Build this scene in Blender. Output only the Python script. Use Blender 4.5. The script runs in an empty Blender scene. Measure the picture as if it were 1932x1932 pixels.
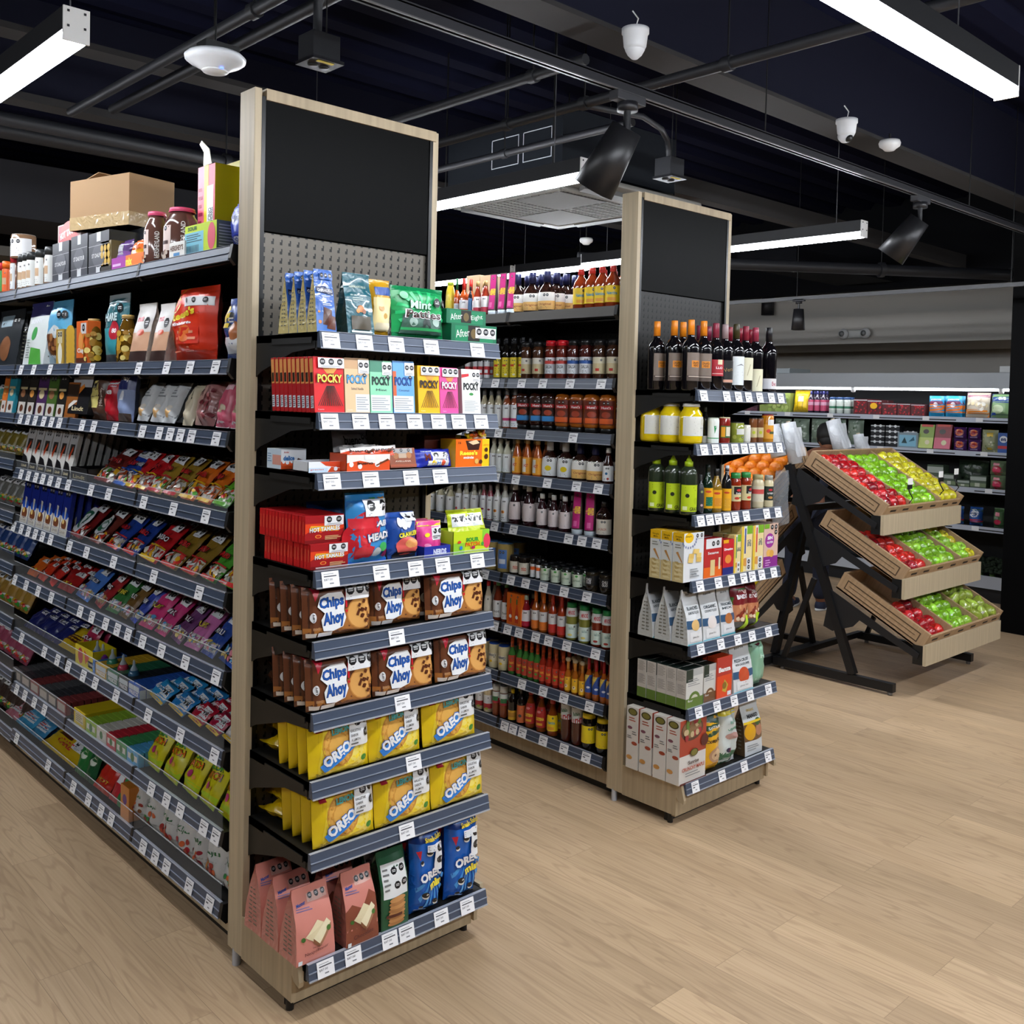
import bpy, bmesh, math, random
import numpy as np
from mathutils import Vector, Matrix
from mathutils.geometry import tessellate_polygon
random.seed(7)
R_ = math.radians
C = bpy.context.scene.collection

# ---------------------------------------------------------------- camera
YAW, PITCH, ROLL, FPX, CYP, CAMH = R_(46.9862), R_(-1.778), R_(1.3872), 1857.33, 809.47, 1.6536
_F = np.array([math.cos(YAW) * math.cos(PITCH), math.sin(YAW) * math.cos(PITCH), math.sin(PITCH)])
_R0 = np.array([math.sin(YAW), -math.cos(YAW), 0.0])
_U0 = np.cross(_R0, _F)
_R = _R0 * math.cos(ROLL) + _U0 * math.sin(ROLL)
_U = -_R0 * math.sin(ROLL) + _U0 * math.cos(ROLL)
cd = bpy.data.cameras.new('camera')
cam = bpy.data.objects.new('camera', cd)
C.objects.link(cam)
cd.sensor_fit = 'HORIZONTAL'
cd.sensor_width = 36.0
cd.lens = FPX / 1932 * 36.0
cd.shift_y = CYP / 1932 - 0.5
cd.clip_end = 100
cam.matrix_world = Matrix(((_R[0], _U[0], -_F[0], 0), (_R[1], _U[1], -_F[1], 0), (_R[2], _U[2], -_F[2], CAMH), (0, 0, 0, 1)))
bpy.context.scene.camera = cam

# ---------------------------------------------------------------- world, exposure
w = bpy.data.worlds.new('world')
bpy.context.scene.world = w
w.use_nodes = True
w.node_tree.nodes['Background'].inputs[0].default_value = (0.75, 0.85, 1.0, 1)
w.node_tree.nodes['Background'].inputs[1].default_value = 0.06
vs = bpy.context.scene.view_settings
vs.view_transform = 'Standard'
vs.look = 'None'
vs.gamma = 1
vs.exposure = 0.42
vs.use_curve_mapping = False
LAMP_STRENGTH = 62.0


# ---------------------------------------------------------------- measuring helpers
def _dir(u, v):
    return _F + _R * (u - 966) / FPX - _U * (v - CYP) / FPX


def on_axis(u, v, ax, val):
    d = _dir(u, v)
    o = np.array([0, 0, CAMH])
    return o + d * (val - o[ax]) / d[ax]


def solve_axis(u, known, ax):
    """missing coordinate (axis ax) of a point whose image column is u"""
    k = (u - 966) / FPX
    n = _R - k * _F
    p = np.array([0, 0, -CAMH], float)
    for a, val in known.items():
        p[a] += val
    rest = p @ n
    return -rest / n[ax]


def z_at(x, y, v):
    n = _U - (CYP - v) / FPX * _F
    return CAMH - (x * n[0] + y * n[1]) / n[2]


# ---------------------------------------------------------------- materials
MATS = {}


def lin(c):
    if isinstance(c, str):
        c = c.lstrip('#')
        c = [int(c[i:i + 2], 16) / 255 for i in (0, 2, 4)]
    return tuple((x / 12.92 if x <= 0.04045 else ((x + 0.055) / 1.055) ** 2.4) for x in c[:3]) + (1,)


def mat(col, rough=0.45, metal=0.0, kind='', coat=0.0, alpha=1.0, trans=0.0, emit=0.0):
    key = (str(col), rough, metal, kind, coat, alpha, trans, emit)
    if key in MATS:
        return MATS[key]
    m = bpy.data.materials.new('material_%d' % len(MATS))
    m.use_nodes = True
    nt = m.node_tree
    b = nt.nodes['Principled BSDF']
    b.inputs['Base Color'].default_value = lin(col)
    b.inputs['Roughness'].default_value = rough
    b.inputs['Metallic'].default_value = metal
    b.inputs['Coat Weight'].default_value = coat
    b.inputs['Alpha'].default_value = alpha
    b.inputs['Transmission Weight'].default_value = trans
    if emit:
        b.inputs['Emission Color'].default_value = lin(col)
        b.inputs['Emission Strength'].default_value = emit
    N, L = nt.nodes, nt.links
    if kind == 'foil':
        tc = N.new('ShaderNodeTexCoord')
        nz = N.new('ShaderNodeTexNoise')
        nz.inputs['Scale'].default_value = 22
        nz.inputs['Detail'].default_value = 2
        nz.inputs['Distortion'].default_value = 1.2
        bp = N.new('ShaderNodeBump')
        bp.inputs['Strength'].default_value = 0.55
        bp.inputs['Distance'].default_value = 0.012
        L.new(tc.outputs['Object'], nz.inputs['Vector'])
        L.new(nz.outputs[0], bp.inputs['Height'])
        L.new(bp.outputs[0], b.inputs['Normal'])
    elif kind in ('fruit', 'grain', 'speckle'):
        tc = N.new('ShaderNodeTexCoord')
        nz = N.new('ShaderNodeTexNoise')
        mp = N.new('ShaderNodeMapping')
        L.new(tc.outputs['Object'], mp.inputs['Vector'])
        L.new(mp.outputs[0], nz.inputs['Vector'])
        cr = N.new('ShaderNodeValToRGB')
        base = lin(col)
        if kind == 'fruit':
            mp.inputs['Scale'].default_value = (40, 40, 9)
            nz.inputs['Scale'].default_value = 1
            c2 = tuple(min(1, base[i] * (1.9, 2.2, 1.9)[i] + 0.02) for i in range(3)) + (1,)
            cr.color_ramp.elements[0].position = 0.48
            cr.color_ramp.elements[1].position = 0.72
        elif kind == 'grain':
            mp.inputs['Scale'].default_value = (60, 60, 2.2)
            nz.inputs['Scale'].default_value = 1.0
            nz.inputs['Detail'].default_value = 4
            c2 = tuple(x * 0.72 for x in base[:3]) + (1,)
            cr.color_ramp.elements[0].position = 0.3
            cr.color_ramp.elements[1].position = 0.8
        else:
            nz.inputs['Scale'].default_value = 90
            nz.inputs['Detail'].default_value = 3
            c2 = tuple(x * 0.35 for x in base[:3]) + (1,)
            cr.color_ramp.elements[0].position = 0.42
            cr.color_ramp.elements[1].position = 0.62
        cr.color_ramp.elements[0].color = base
        cr.color_ramp.elements[1].color = c2
        L.new(nz.outputs[0], cr.inputs[0])
        L.new(cr.outputs[0], b.inputs['Base Color'])
    MATS[key] = m
    return m


def foil(col, rough=0.28):
    return mat(col, rough, 0.0, 'foil', 0.3)


def glassy(col):
    return mat(col, 0.08, 0, '', 0.6)


def clear(col='#dfe6ea', a=0.22):
    return mat(col, 0.05, 0, '', 0.0, a)


def floor_material():
    m = bpy.data.materials.new('oak_plank_floor')
    m.use_nodes = True
    N, L = m.node_tree.nodes, m.node_tree.links
    b = N['Principled BSDF']
    tc = N.new('ShaderNodeTexCoord')
    sp = N.new('ShaderNodeMapping')
    sp.inputs['Rotation'].default_value = (0, 0, R_(90))
    L.new(tc.outputs['Object'], sp.inputs[0])
    br = N.new('ShaderNodeTexBrick')
    br.offset = 0.37
    br.inputs['Scale'].default_value = 1
    br.inputs['Brick Width'].default_value = 1.2
    br.inputs['Row Height'].default_value = 0.15
    br.inputs['Mortar Size'].default_value = 0.0009
    br.inputs['Mortar Smooth'].default_value = 0.4
    br.inputs['Bias'].default_value = 0.0
    br.inputs['Color1'].default_value = (0.0, 0.0, 0.0, 1)
    br.inputs['Color2'].default_value = (1, 1, 1, 1)
    br.inputs['Mortar'].default_value = (0.5, 0.5, 0.5, 1)
    L.new(sp.outputs[0], br.inputs['Vector'])
    # per plank shift of the grain
    comb = N.new('ShaderNodeVectorMath')
    comb.operation = 'MULTIPLY_ADD'
    comb.inputs[1].default_value = (7.3, 3.1, 5.7)
    L.new(br.outputs['Color'], comb.inputs[0])
    L.new(sp.outputs[0], comb.inputs[2])
    mp = N.new('ShaderNodeMapping')
    mp.inputs['Scale'].default_value = (0.8, 9.0, 1)
    L.new(comb.outputs[0], mp.inputs[0])
    n1 = N.new('ShaderNodeTexNoise')
    n1.inputs['Scale'].default_value = 1.3
    n1.inputs['Detail'].default_value = 1.5
    L.new(mp.outputs[0], n1.inputs[0])
    mul = N.new('ShaderNodeMath')
    mul.operation = 'MULTIPLY'
    mul.inputs[1].default_value = 85
    L.new(n1.outputs[0], mul.inputs[0])
    si = N.new('ShaderNodeMath')
    si.operation = 'SINE'
    L.new(mul.outputs[0], si.inputs[0])
    r1 = N.new('ShaderNodeMapRange')
    r1.inputs[1].default_value = 0.45
    r1.inputs[2].default_value = 1.0
    r1.inputs[3].default_value = 0
    r1.inputs[4].default_value = 0.30
    L.new(si.outputs[0], r1.inputs[0])
    mp2 = N.new('ShaderNodeMapping')
    mp2.inputs['Scale'].default_value = (3.0, 130, 1)
    L.new(comb.outputs[0], mp2.inputs[0])
    n2 = N.new('ShaderNodeTexNoise')
    n2.inputs['Scale'].default_value = 1
    n2.inputs['Detail'].default_value = 4
    L.new(mp2.outputs[0], n2.inputs[0])
    mp3 = N.new('ShaderNodeMapping')
    mp3.inputs['Scale'].default_value = (0.9, 5, 1)
    L.new(comb.outputs[0], mp3.inputs[0])
    n3 = N.new('ShaderNodeTexNoise')
    n3.inputs['Scale'].default_value = 1.1
    n3.inputs['Detail'].default_value = 2
    L.new(mp3.outputs[0], n3.inputs[0])
    base = N.new('ShaderNodeMix')
    base.data_type = 'RGBA'
    base.inputs['A'].default_value = lin('#cbb090')
    base.inputs['B'].default_value = lin('#ab9070')
    L.new(n2.outputs[0], base.inputs['Factor'])
    tint = N.new('ShaderNodeMix')
    tint.data_type = 'RGBA'
    tint.blend_type = 'MULTIPLY'
    tint.inputs['Factor'].default_value = 1
    cr = N.new('ShaderNodeValToRGB')
    cr.color_ramp.elements[0].position = 0.3
    cr.color_ramp.elements[1].position = 0.7
    cr.color_ramp.elements[0].color = (0.84, 0.82, 0.79, 1)
    cr.color_ramp.elements[1].color = (1.08, 1.08, 1.08, 1)
    L.new(n3.outputs[0], cr.inputs[0])
    L.new(base.outputs['Result'], tint.inputs['A'])
    L.new(cr.outputs[0], tint.inputs['B'])
    g = N.new('ShaderNodeMix')
    g.data_type = 'RGBA'
    g.inputs['B'].default_value = lin('#8a6d54')
    L.new(r1.outputs[0], g.inputs['Factor'])
    L.new(tint.outputs['Result'], g.inputs['A'])
    pv = N.new('ShaderNodeMix')
    pv.data_type = 'RGBA'
    pv.blend_type = 'MULTIPLY'
    pv.inputs['Factor'].default_value = 1
    cr2 = N.new('ShaderNodeValToRGB')
    cr2.color_ramp.elements[0].color = (0.9, 0.89, 0.88, 1)
    cr2.color_ramp.elements[1].color = (1.06, 1.05, 1.03, 1)
    L.new(br.outputs['Color'], cr2.inputs[0])
    L.new(g.outputs['Result'], pv.inputs['A'])
    L.new(cr2.outputs[0], pv.inputs['B'])
    sm = N.new('ShaderNodeMix')
    sm.data_type = 'RGBA'
    sm.inputs['B'].default_value = lin('#6b523e')
    ms = N.new('ShaderNodeMath')
    ms.operation = 'MULTIPLY'
    ms.inputs[1].default_value = 0.6
    L.new(br.outputs['Fac'], ms.inputs[0])
    L.new(ms.outputs[0], sm.inputs['Factor'])
    L.new(pv.outputs['Result'], sm.inputs['A'])
    L.new(sm.outputs['Result'], b.inputs['Base Color'])
    b.inputs['Roughness'].default_value = 0.42
    b.inputs['Specular IOR Level'].default_value = 0.35
    return m


def peg_material(col='#3a3632', axis='X', metal=0.35, spec=0.5):
    """dark perforated back panel: rows of slanted slots"""
    m = bpy.data.materials.new('perforated_metal')
    m.use_nodes = True
    N, L = m.node_tree.nodes, m.node_tree.links
    b = N['Principled BSDF']
    b.inputs['Roughness'].default_value = 0.38
    b.inputs['Metallic'].default_value = metal
    b.inputs['Specular IOR Level'].default_value = spec
    tc = N.new('ShaderNodeTexCoord')
    sx = N.new('ShaderNodeSeparateXYZ')
    L.new(tc.outputs['Object'], sx.inputs[0])

    def M(op, a, bb=None, c=None):
        n = N.new('ShaderNodeMath')
        n.operation = op
        for i, s in enumerate((a, bb, c)):
            if s is None:
                continue
            if isinstance(s, (int, float)):
                n.inputs[i].default_value = s
            else:
                L.new(s, n.inputs[i])
        return n.outputs[0]
    u = M('SUBTRACT', M('FRACT', M('DIVIDE', sx.outputs[axis], 0.0275)), 0.5)
    v = M('SUBTRACT', M('FRACT', M('DIVIDE', sx.outputs['Z'], 0.0262)), 0.5)
    sh = M('MULTIPLY', M('GREATER_THAN', v, 0.02), 0.09)
    uu = M('ABSOLUTE', M('ADD', M('SUBTRACT', u, sh), 0.04))
    wd = M('SUBTRACT', 0.15, M('MULTIPLY', M('GREATER_THAN', v, 0.02), 0.07))
    a = M('LESS_THAN', uu, wd)
    c = M('LESS_THAN', M('ABSOLUTE', v), 0.3)
    mask = M('MULTIPLY', a, c)
    mx = N.new('ShaderNodeMix')
    mx.data_type = 'RGBA'
    mx.inputs['A'].default_value = lin(col)
    mx.inputs['B'].default_value = lin('#050505')
    L.new(mask, mx.inputs['Factor'])
    L.new(mx.outputs['Result'], b.inputs['Base Color'])
    bp = N.new('ShaderNodeBump')
    bp.invert = True
    bp.inputs['Strength'].default_value = 0.6
    bp.inputs['Distance'].default_value = 0.002
    L.new(mask, bp.inputs['Height'])
    L.new(bp.outputs[0], b.inputs['Normal'])
    return m


WOOD = mat('#c3b294', 0.5, 0, 'grain')
WOOD_H = mat('#b8a586', 0.5, 0, 'grain')
CRATE = mat('#b3936f', 0.55, 0, 'grain')
DARK = mat('#1b1a18', 0.45, 0.2)
BLACK = mat('#0c0c0d', 0.45)
SIGN = mat('#050505', 0.45)
SIGN.node_tree.nodes['Principled BSDF'].inputs['Specular IOR Level'].default_value = 0.06

RAIL = mat('#465062', 0.3)
SILVER = mat('#b9bfcb', 0.25, 0.3)
WHITE = mat('#f2f2f0', 0.5)
INK = mat('#23252a', 0.6)


# ---------------------------------------------------------------- mesh builder
class MB:
    def __init__(s):
        s.v, s.f, s.m, s.mats, s.sm = [], [], [], [], []

    def mi(s, m):
        if m not in s.mats:
            s.mats.append(m)
        return s.mats.index(m)

    def add(s, vs_, fs, m, smooth=False):
        o = len(s.v)
        s.v += [tuple(p) for p in vs_]
        k = s.mi(m)
        for f in fs:
            s.f.append([i + o for i in f])
            s.m.append(k)
            s.sm.append(smooth)
        return s

    def box(s, x0, y0, z0, x1, y1, z1, m, bev=0.0):
        if bev <= 0:
            vs_ = [(x, y, z) for z in (z0, z1) for y in (y0, y1) for x in (x0, x1)]
            return s.add(vs_, [(0, 2, 3, 1), (4, 5, 7, 6), (0, 1, 5, 4), (2, 6, 7, 3), (0, 4, 6, 2), (1, 3, 7, 5)], m)
        bm = bmesh.new()
        bmesh.ops.create_cube(bm, size=1)
        for v in bm.verts:
            v.co = Vector(((x0 + x1) / 2 + v.co.x * (x1 - x0), (y0 + y1) / 2 + v.co.y * (y1 - y0), (z0 + z1) / 2 + v.co.z * (z1 - z0)))
        bmesh.ops.bevel(bm, geom=list(bm.edges), offset=bev, segments=2, affect='EDGES', profile=0.5)
        bm.verts.index_update()
        s.add([v.co[:] for v in bm.verts], [[v.index for v in f.verts] for f in bm.faces], m)
        bm.free()
        return s

    def prism(s, pts, axis, a, b, m):
        """polygon pts in the plane normal to axis, extruded from a to b"""
        n = len(pts)

        def P(p, t):
            return {'x': (t, p[0], p[1]), 'y': (p[0], t, p[1]), 'z': (p[0], p[1], t)}[axis]
        vs_ = [P(p, a) for p in pts] + [P(p, b) for p in pts]
        fs = [list(range(n))[::-1], list(range(n, 2 * n))] + [(i, (i + 1) % n, n + (i + 1) % n, n + i) for i in range(n)]
        return s.add(vs_, fs, m)

    def tube(s, pts, r, m, n=10, cap=True):
        pts = [Vector(p) for p in pts]
        rings = []
        up = Vector((0, 0, 1))
        for i, p in enumerate(pts):
            a = pts[max(0, i - 1)]
            b = pts[min(len(pts) - 1, i + 1)]
            d = (b - a).normalized()
            x = d.cross(up)
            if x.length < 1e-3:
                x = d.cross(Vector((1, 0, 0)))
            x.normalize()
            y = d.cross(x)
            rr = r[i] if isinstance(r, (list, tuple)) else r
            rings.append([p + (x * math.cos(2 * math.pi * k / n) + y * math.sin(2 * math.pi * k / n)) * rr for k in range(n)])
        vs_ = [q for ring in rings for q in ring]
        fs = [(i * n + k, i * n + (k + 1) % n, (i + 1) * n + (k + 1) % n, (i + 1) * n + k) for i in range(len(pts) - 1) for k in range(n)]
        s.add(vs_, fs, m, True)
        if cap:
            s.add(rings[0], [list(range(n))], m)
            s.add(rings[-1], [list(range(n))[::-1]], m)
        return s

    def lathe(s, prof, m, n=18, sx=1.0, sy=1.0, off=(0, 0, 0), smooth=True):
        vs_, fs = [], []
        for r, z in prof:
            for k in range(n):
                a = 2 * math.pi * k / n
                vs_.append((off[0] + r * math.cos(a) * sx, off[1] + r * math.sin(a) * sy, off[2] + z))
        for i in range(len(prof) - 1):
            for k in range(n):
                fs.append((i * n + k, i * n + (k + 1) % n, (i + 1) * n + (k + 1) % n, (i + 1) * n + k))
        if prof[0][0] > 1e-5:
            fs.append(list(range(n))[::-1])
        if prof[-1][0] > 1e-5:
            fs.append([(len(prof) - 1) * n + k for k in range(n)])
        return s.add(vs_, fs, m, smooth)

    def mesh(s, name='mesh'):
        me = bpy.data.meshes.new(name)
        me.from_pydata(s.v, [], s.f)
        for m in s.mats:
            me.materials.append(m)
        me.polygons.foreach_set('material_index', s.m)
        me.polygons.foreach_set('use_smooth', s.sm)
        me.update()
        return me

    def build(s, name, parent=None):
        o = bpy.data.objects.new(name, s.mesh(name))
        C.objects.link(o)
        if parent:
            o.parent = parent
        return o


def empty(name, loc=(0, 0, 0), rz=0.0):
    o = bpy.data.objects.new(name, None)
    o.location = loc
    o.rotation_euler = (0, 0, rz)
    o.empty_display_size = 0.05
    C.objects.link(o)
    return o


def tag(o, label, cat, group=None, kind=None):
    if label:
        ww = label.split()
        if len(ww) > 16:
            print('LONG LABEL', len(ww), label)
            label = ' '.join(ww[:16])
        o['label'] = label
    if cat:
        o['category'] = cat
    if group:
        o['group'] = group
    if kind:
        o['kind'] = kind
    return o


def struct(o, lab=None):
    o['kind'] = 'structure'
    if lab:
        o['label'] = lab
    return o


KIDS = {}


def copy_tree(o, parent=None):
    c = o.copy()
    C.objects.link(c)
    if parent:
        c.parent = parent
        KIDS.setdefault(parent.name, []).append(c)
    for ch in kids(o):
        copy_tree(ch, c)
    return c


def kids(o):
    if o.name not in KIDS:
        KIDS[o.name] = [x for x in C.objects if x.parent == o] if o.name in FRESH else []
    return KIDS[o.name]


FRESH = set()
ORD = 'zeroth first second third fourth fifth sixth seventh eighth ninth tenth eleventh twelfth thirteenth fourteenth fifteenth sixteenth seventeenth eighteenth nineteenth twentieth'.split()
NUM = 'zero one two three four five six seven eight nine ten eleven twelve'.split()


def ordw(i):
    return ORD[i] if i < len(ORD) else 'number %d' % i


# ---------------------------------------------------------------- printing on packs
TXT = {}


def text_mesh(t, bold):
    key = (t, bold)
    if key in TXT:
        return TXT[key]
    cu = bpy.data.curves.new('t', 'FONT')
    cu.body = t
    cu.resolution_u = 2
    cu.offset = bold
    o = bpy.data.objects.new('t', cu)
    C.objects.link(o)
    bpy.context.view_layer.update()
    me = bpy.data.meshes.new_from_object(o)
    vs_ = [(v.co.x, v.co.y) for v in me.vertices]
    fs = [list(p.vertices) for p in me.polygons]
    xs = [a for a, b in vs_]
    ys = [b for a, b in vs_]
    bpy.data.objects.remove(o)
    bpy.data.curves.remove(cu)
    bpy.data.meshes.remove(me)
    TXT[key] = (vs_, fs, (min(xs), max(xs), min(ys), max(ys)))
    return TXT[key]


def refine(pts, tris, L):
    """split long edges so that flat prints follow a curved pack"""
    pts = list(pts)
    out, todo = [], [list(t) for t in tris]
    while todo:
        t = todo.pop()
        e = [((pts[t[i]][0] - pts[t[(i + 1) % 3]][0]) ** 2 + (pts[t[i]][1] - pts[t[(i + 1) % 3]][1]) ** 2, i) for i in range(3)]
        d, i = max(e)
        if d <= L * L:
            out.append(t)
            continue
        a, b, c = t[i], t[(i + 1) % 3], t[(i + 2) % 3]
        pts.append(((pts[a][0] + pts[b][0]) / 2, (pts[a][1] + pts[b][1]) / 2))
        k = len(pts) - 1
        todo += [[a, k, c], [k, b, c]]
    return pts, out


def do_print(mb, surf, items, W, H, base=0.0004, step=0.00022, sub=0.0, rough=0.35):
    """items drawn with (u,v) in 0..1 on surface surf(u, v, off) -> xyz; W,H the metric size of the face"""
    lay = 0
    for it in items:
        k = it[0]
        off = base + step * lay
        lay += 1
        if k == 'r':
            x0, y0, x1, y1, col = it[1:6]
            nx = max(1, int(math.ceil((x1 - x0) / sub))) if sub else 1
            ny = max(1, int(math.ceil((y1 - y0) / sub))) if sub else 1
            vs_ = [surf(x0 + (x1 - x0) * i / nx, y0 + (y1 - y0) * j / ny, off) for j in range(ny + 1) for i in range(nx + 1)]
            fs = [(j * (nx + 1) + i, j * (nx + 1) + i + 1, (j + 1) * (nx + 1) + i + 1, (j + 1) * (nx + 1) + i) for j in range(ny) for i in range(nx)]
            mb.add(vs_, fs, mat(col, rough), True)
        elif k in ('d', 'o'):
            cx, cy, r = it[1:4]
            col = it[4] if len(it) > 4 else '#15161a'
            asp = it[5] if len(it) > 5 else 1.0
            n = 8 if k == 'o' else 18
            a0 = math.pi / 8 if k == 'o' else 0
            rings = 3 if (sub and r > 0.12) else 1
            vs_ = [surf(cx, cy, off)]
            for q in range(1, rings + 1):
                for i in range(n):
                    a = a0 + 2 * math.pi * i / n
                    vs_.append(surf(cx + r * q / rings * math.cos(a), cy + r * q / rings * math.sin(a) * W / H * asp, off))
            fs = [(0, 1 + i, 1 + (i + 1) % n) for i in range(n)]
            for q in range(rings - 1):
                for i in range(n):
                    j = (i + 1) % n
                    fs.append((1 + q * n + i, 1 + (q + 1) * n + i, 1 + (q + 1) * n + j, 1 + q * n + j))
            mb.add(vs_, fs, mat(col, rough), True)
            if k == 'o':
                for dy in (-0.25, 0.12):
                    x0, x1 = cx - r * 0.55, cx + r * 0.55
                    y0, y1 = cy + r * dy * W / H, cy + r * (dy + 0.18) * W / H
                    mb.add([surf(a, b, off + 0.0002) for a, b in ((x0, y0), (x1, y0), (x1, y1), (x0, y1))], [(0, 1, 2, 3)], mat('#d8d8d8', rough))
        elif k == 't':
            t, cx, cy, wf, hf, col = it[1:7]
            bold = min(it[7], 0.05) if len(it) > 7 else 0.012
            ang = it[8] if len(it) > 8 else 0.0
            vs_, fs, bb = text_mesh(t, bold)
            if not vs_:
                continue
            mx, my = (bb[0] + bb[1]) / 2, (bb[2] + bb[3]) / 2
            sx, sy = wf / (bb[1] - bb[0]), hf / (bb[3] - bb[2])
            ca, sa = math.cos(R_(ang)), math.sin(R_(ang))
            out = []
            for a, b in vs_:
                x, y = (a - mx) * sx * W, (b - my) * sy * H
                out.append((cx * W + x * ca - y * sa, cy * H + x * sa + y * ca))
            if sub and hf * H > 0.012:
                tr = []
                for f in fs:
                    tr += [[f[0], f[i], f[i + 1]] for i in range(1, len(f) - 1)] if len(f) > 3 else [f]
                out, fs = refine(out, tr, max(0.012, min(W, H) * 0.12))
            mb.add([surf(a / W, b / H, off) for a, b in out], fs, mat(col, rough))
        elif k == 'p':
            pts, col = it[1], it[2]
            if sub:
                tr = tessellate_polygon([[Vector((a, b, 0)) for a, b in pts]])
                p2, fs = refine([(a * W, b * H) for a, b in pts], tr, max(0.012, min(W, H) * 0.12))
                mb.add([surf(a / W, b / H, off) for a, b in p2], fs, mat(col, rough), True)
            else:
                mb.add([surf(a, b, off) for a, b in pts], [list(range(len(pts)))], mat(col, rough))
        elif k == 's':      # white warning sticker with n black octagons in a row and lines of small print
            x0, y0, x1, y1, n = it[1:6]
            bg = it[6] if len(it) > 6 else '#e9eaec'
            do_print(mb, surf, [('r', x0, y0, x1, y1, bg)], W, H, off, step, sub, rough)
            r = min((x1 - x0) / (n * 2.3), (y1 - y0) * H / W * 0.34)
            sub_items = [('o', x0 + (x1 - x0) * (i + 0.5) / n, y0 + (y1 - y0) * 0.62, r) for i in range(n)]
            for j in range(2):
                yy = y0 + (y1 - y0) * (0.08 + 0.09 * j)
                sub_items.append(('r', x0 + (x1 - x0) * (0.1 + 0.06 * j), yy, x0 + (x1 - x0) * (0.9 - 0.07 * j), yy + (y1 - y0) * 0.035, '#77797c'))
            do_print(mb, surf, sub_items, W, H, off + 0.0002, 0.00002, 0, rough)
            lay += 1
        elif k == 'l':      # n thin lines of small print
            x0, y0, x1, y1, n, col = it[1:7]
            for j in range(n):
                yy = y0 + (y1 - y0) * (j + 0.3) / n
                xr = x1 - (x1 - x0) * (0.0, 0.22, 0.08, 0.3)[(j * 7 + n) % 4]
                mb.add([surf(a, b, off) for a, b in ((x0, yy), (xr, yy), (xr, yy + (y1 - y0) * 0.4 / n), (x0, yy + (y1 - y0) * 0.4 / n))], [(0, 1, 2, 3)], mat(col, rough))

# ================================================================ STRUCTURE
mb = MB()
mb.box(-5, -5, -0.05, 12, 14, 0, floor_material())
fl = struct(mb.build('floor'), 'light oak plank floor with long grain')
DECK = mat('#14162a', 0.9)
DARKWALL = mat('#17181c', 0.8)
GREYWALL = mat('#c0bcb5', 0.8)
for _m in (DECK, DARKWALL, mat('#1b1c2a', 0.7), mat('#3a3b40', 0.65), mat('#101116', 0.7), mat('#15161b', 0.7), mat('#1d2025', 0.55)):
    _m.node_tree.nodes['Principled BSDF'].inputs['Specular IOR Level'].default_value = 0.1
mb = MB()
mb.box(-5, -5, 3.75, 12, 14, 3.85, DECK)
for i in range(60):       # ribs of the metal deck
    y = -5 + i * 0.32
    mb.prism([(y, 3.75), (y + 0.05, 3.68), (y + 0.17, 3.68), (y + 0.22, 3.75)], 'x', -5, 12, DECK)
struct(mb.build('ceiling'), 'black corrugated metal deck ceiling')
struct(MB().box(-5.1, -5, 0, -5, 14, 3.8, DARKWALL).build('wall_left'), 'dark wall behind the left aisle')
struct(MB().box(-5, 14, 0, 12, 14.1, 3.8, DARKWALL).build('wall_back'), 'dark wall at the far end of the aisles')
struct(MB().box(-5, -5.1, 0, 12, -5, 3.8, DARKWALL).build('wall_front'), 'dark wall behind the photographer')
mb = MB()
mb.box(9.6, -5, 2.31, 11.0, 14, 2.60, GREYWALL)      # deep concrete band, the wall below it is set back
mb.box(9.75, -5, 2.60, 11.0, 14, 2.86, GREYWALL)
mb.box(9.60, -5, 2.86, 11.0, 14, 3.75, DARKWALL)
mb.box(11.0, -5, 0, 11.1, 14, 2.4, GREYWALL)
struct(mb.build('wall_right'), 'grey plastered wall with a projecting concrete band above the fridge')
COLM = mat('#080809', 0.5)
COLM.node_tree.nodes['Principled BSDF'].inputs['Specular IOR Level'].default_value = 0.06
struct(MB().box(7.69, 1.9, 0, 8.3, 2.84, 3.75, COLM).build('wall_column'), 'black square column at the right edge')

BEAM = mat('#2c2a2a', 0.8)
BEAMD = mat('#1b1c2a', 0.7)
mb = MB()
mb.box(-1, 2.60, 3.1, 9.4, 2.78, 3.12, BEAM)
mb.box(-1, 2.67, 3.12, 9.4, 2.69, 3.66, BEAMD)
struct(mb.build('trim_1'), 'grey steel beam crossing the ceiling above the aisles')
mb = MB()
mb.box(1.9, 2.79, 3.35, 9.4, 2.83, 3.68, BEAMD)
mb.box(4.3, 3.9, 2.98, 9.4, 4.0, 3.1, BEAM)
struct(mb.build('trim_2'), 'secondary dark ceiling beam')
mb = MB()
mb.box(-2, 5.45, 3.12, 7, 5.60, 3.16, BEAM)
mb.box(-2, 5.50, 3.16, 7, 5.53, 3.66, BEAMD)
mb.box(-2, 4.9, 3.28, 3.2, 5.05, 3.31, BEAM)
struct(mb.build('trim_3'), 'dark ceiling joists over the left aisle')

DUCT = mat('#3a3b40', 0.65)
mb = MB()
mb.box(-2, 7.85, 2.90, 6.2, 8.8, 3.31, DUCT)
for x in (0.3, 2.0, 3.7, 5.4):
    mb.box(x, 7.835, 2.89, x + 0.04, 8.81, 3.32, DUCT)
t = tag(mb.build('air_duct'), 'big dark rectangular air duct hanging over the far end of left aisle', 'duct')
mb = MB()
mb.box(-2, 9.0, 2.75, 7, 10.2, 2.83, mat('#77756f', 0.7))
tag(mb.build('ceiling_panel'), 'grey ceiling soffit panel beneath the dark air duct', 'panel')
mb = MB()
mb.box(7.6, 4.6, 2.90, 9.4, 5.2, 3.02, mat('#101116', 0.7))
tag(mb.build('air_duct'), 'short dark duct end in front of the grey wall at upper right', 'duct')

PIPE = mat('#26272b', 0.5)


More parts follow.
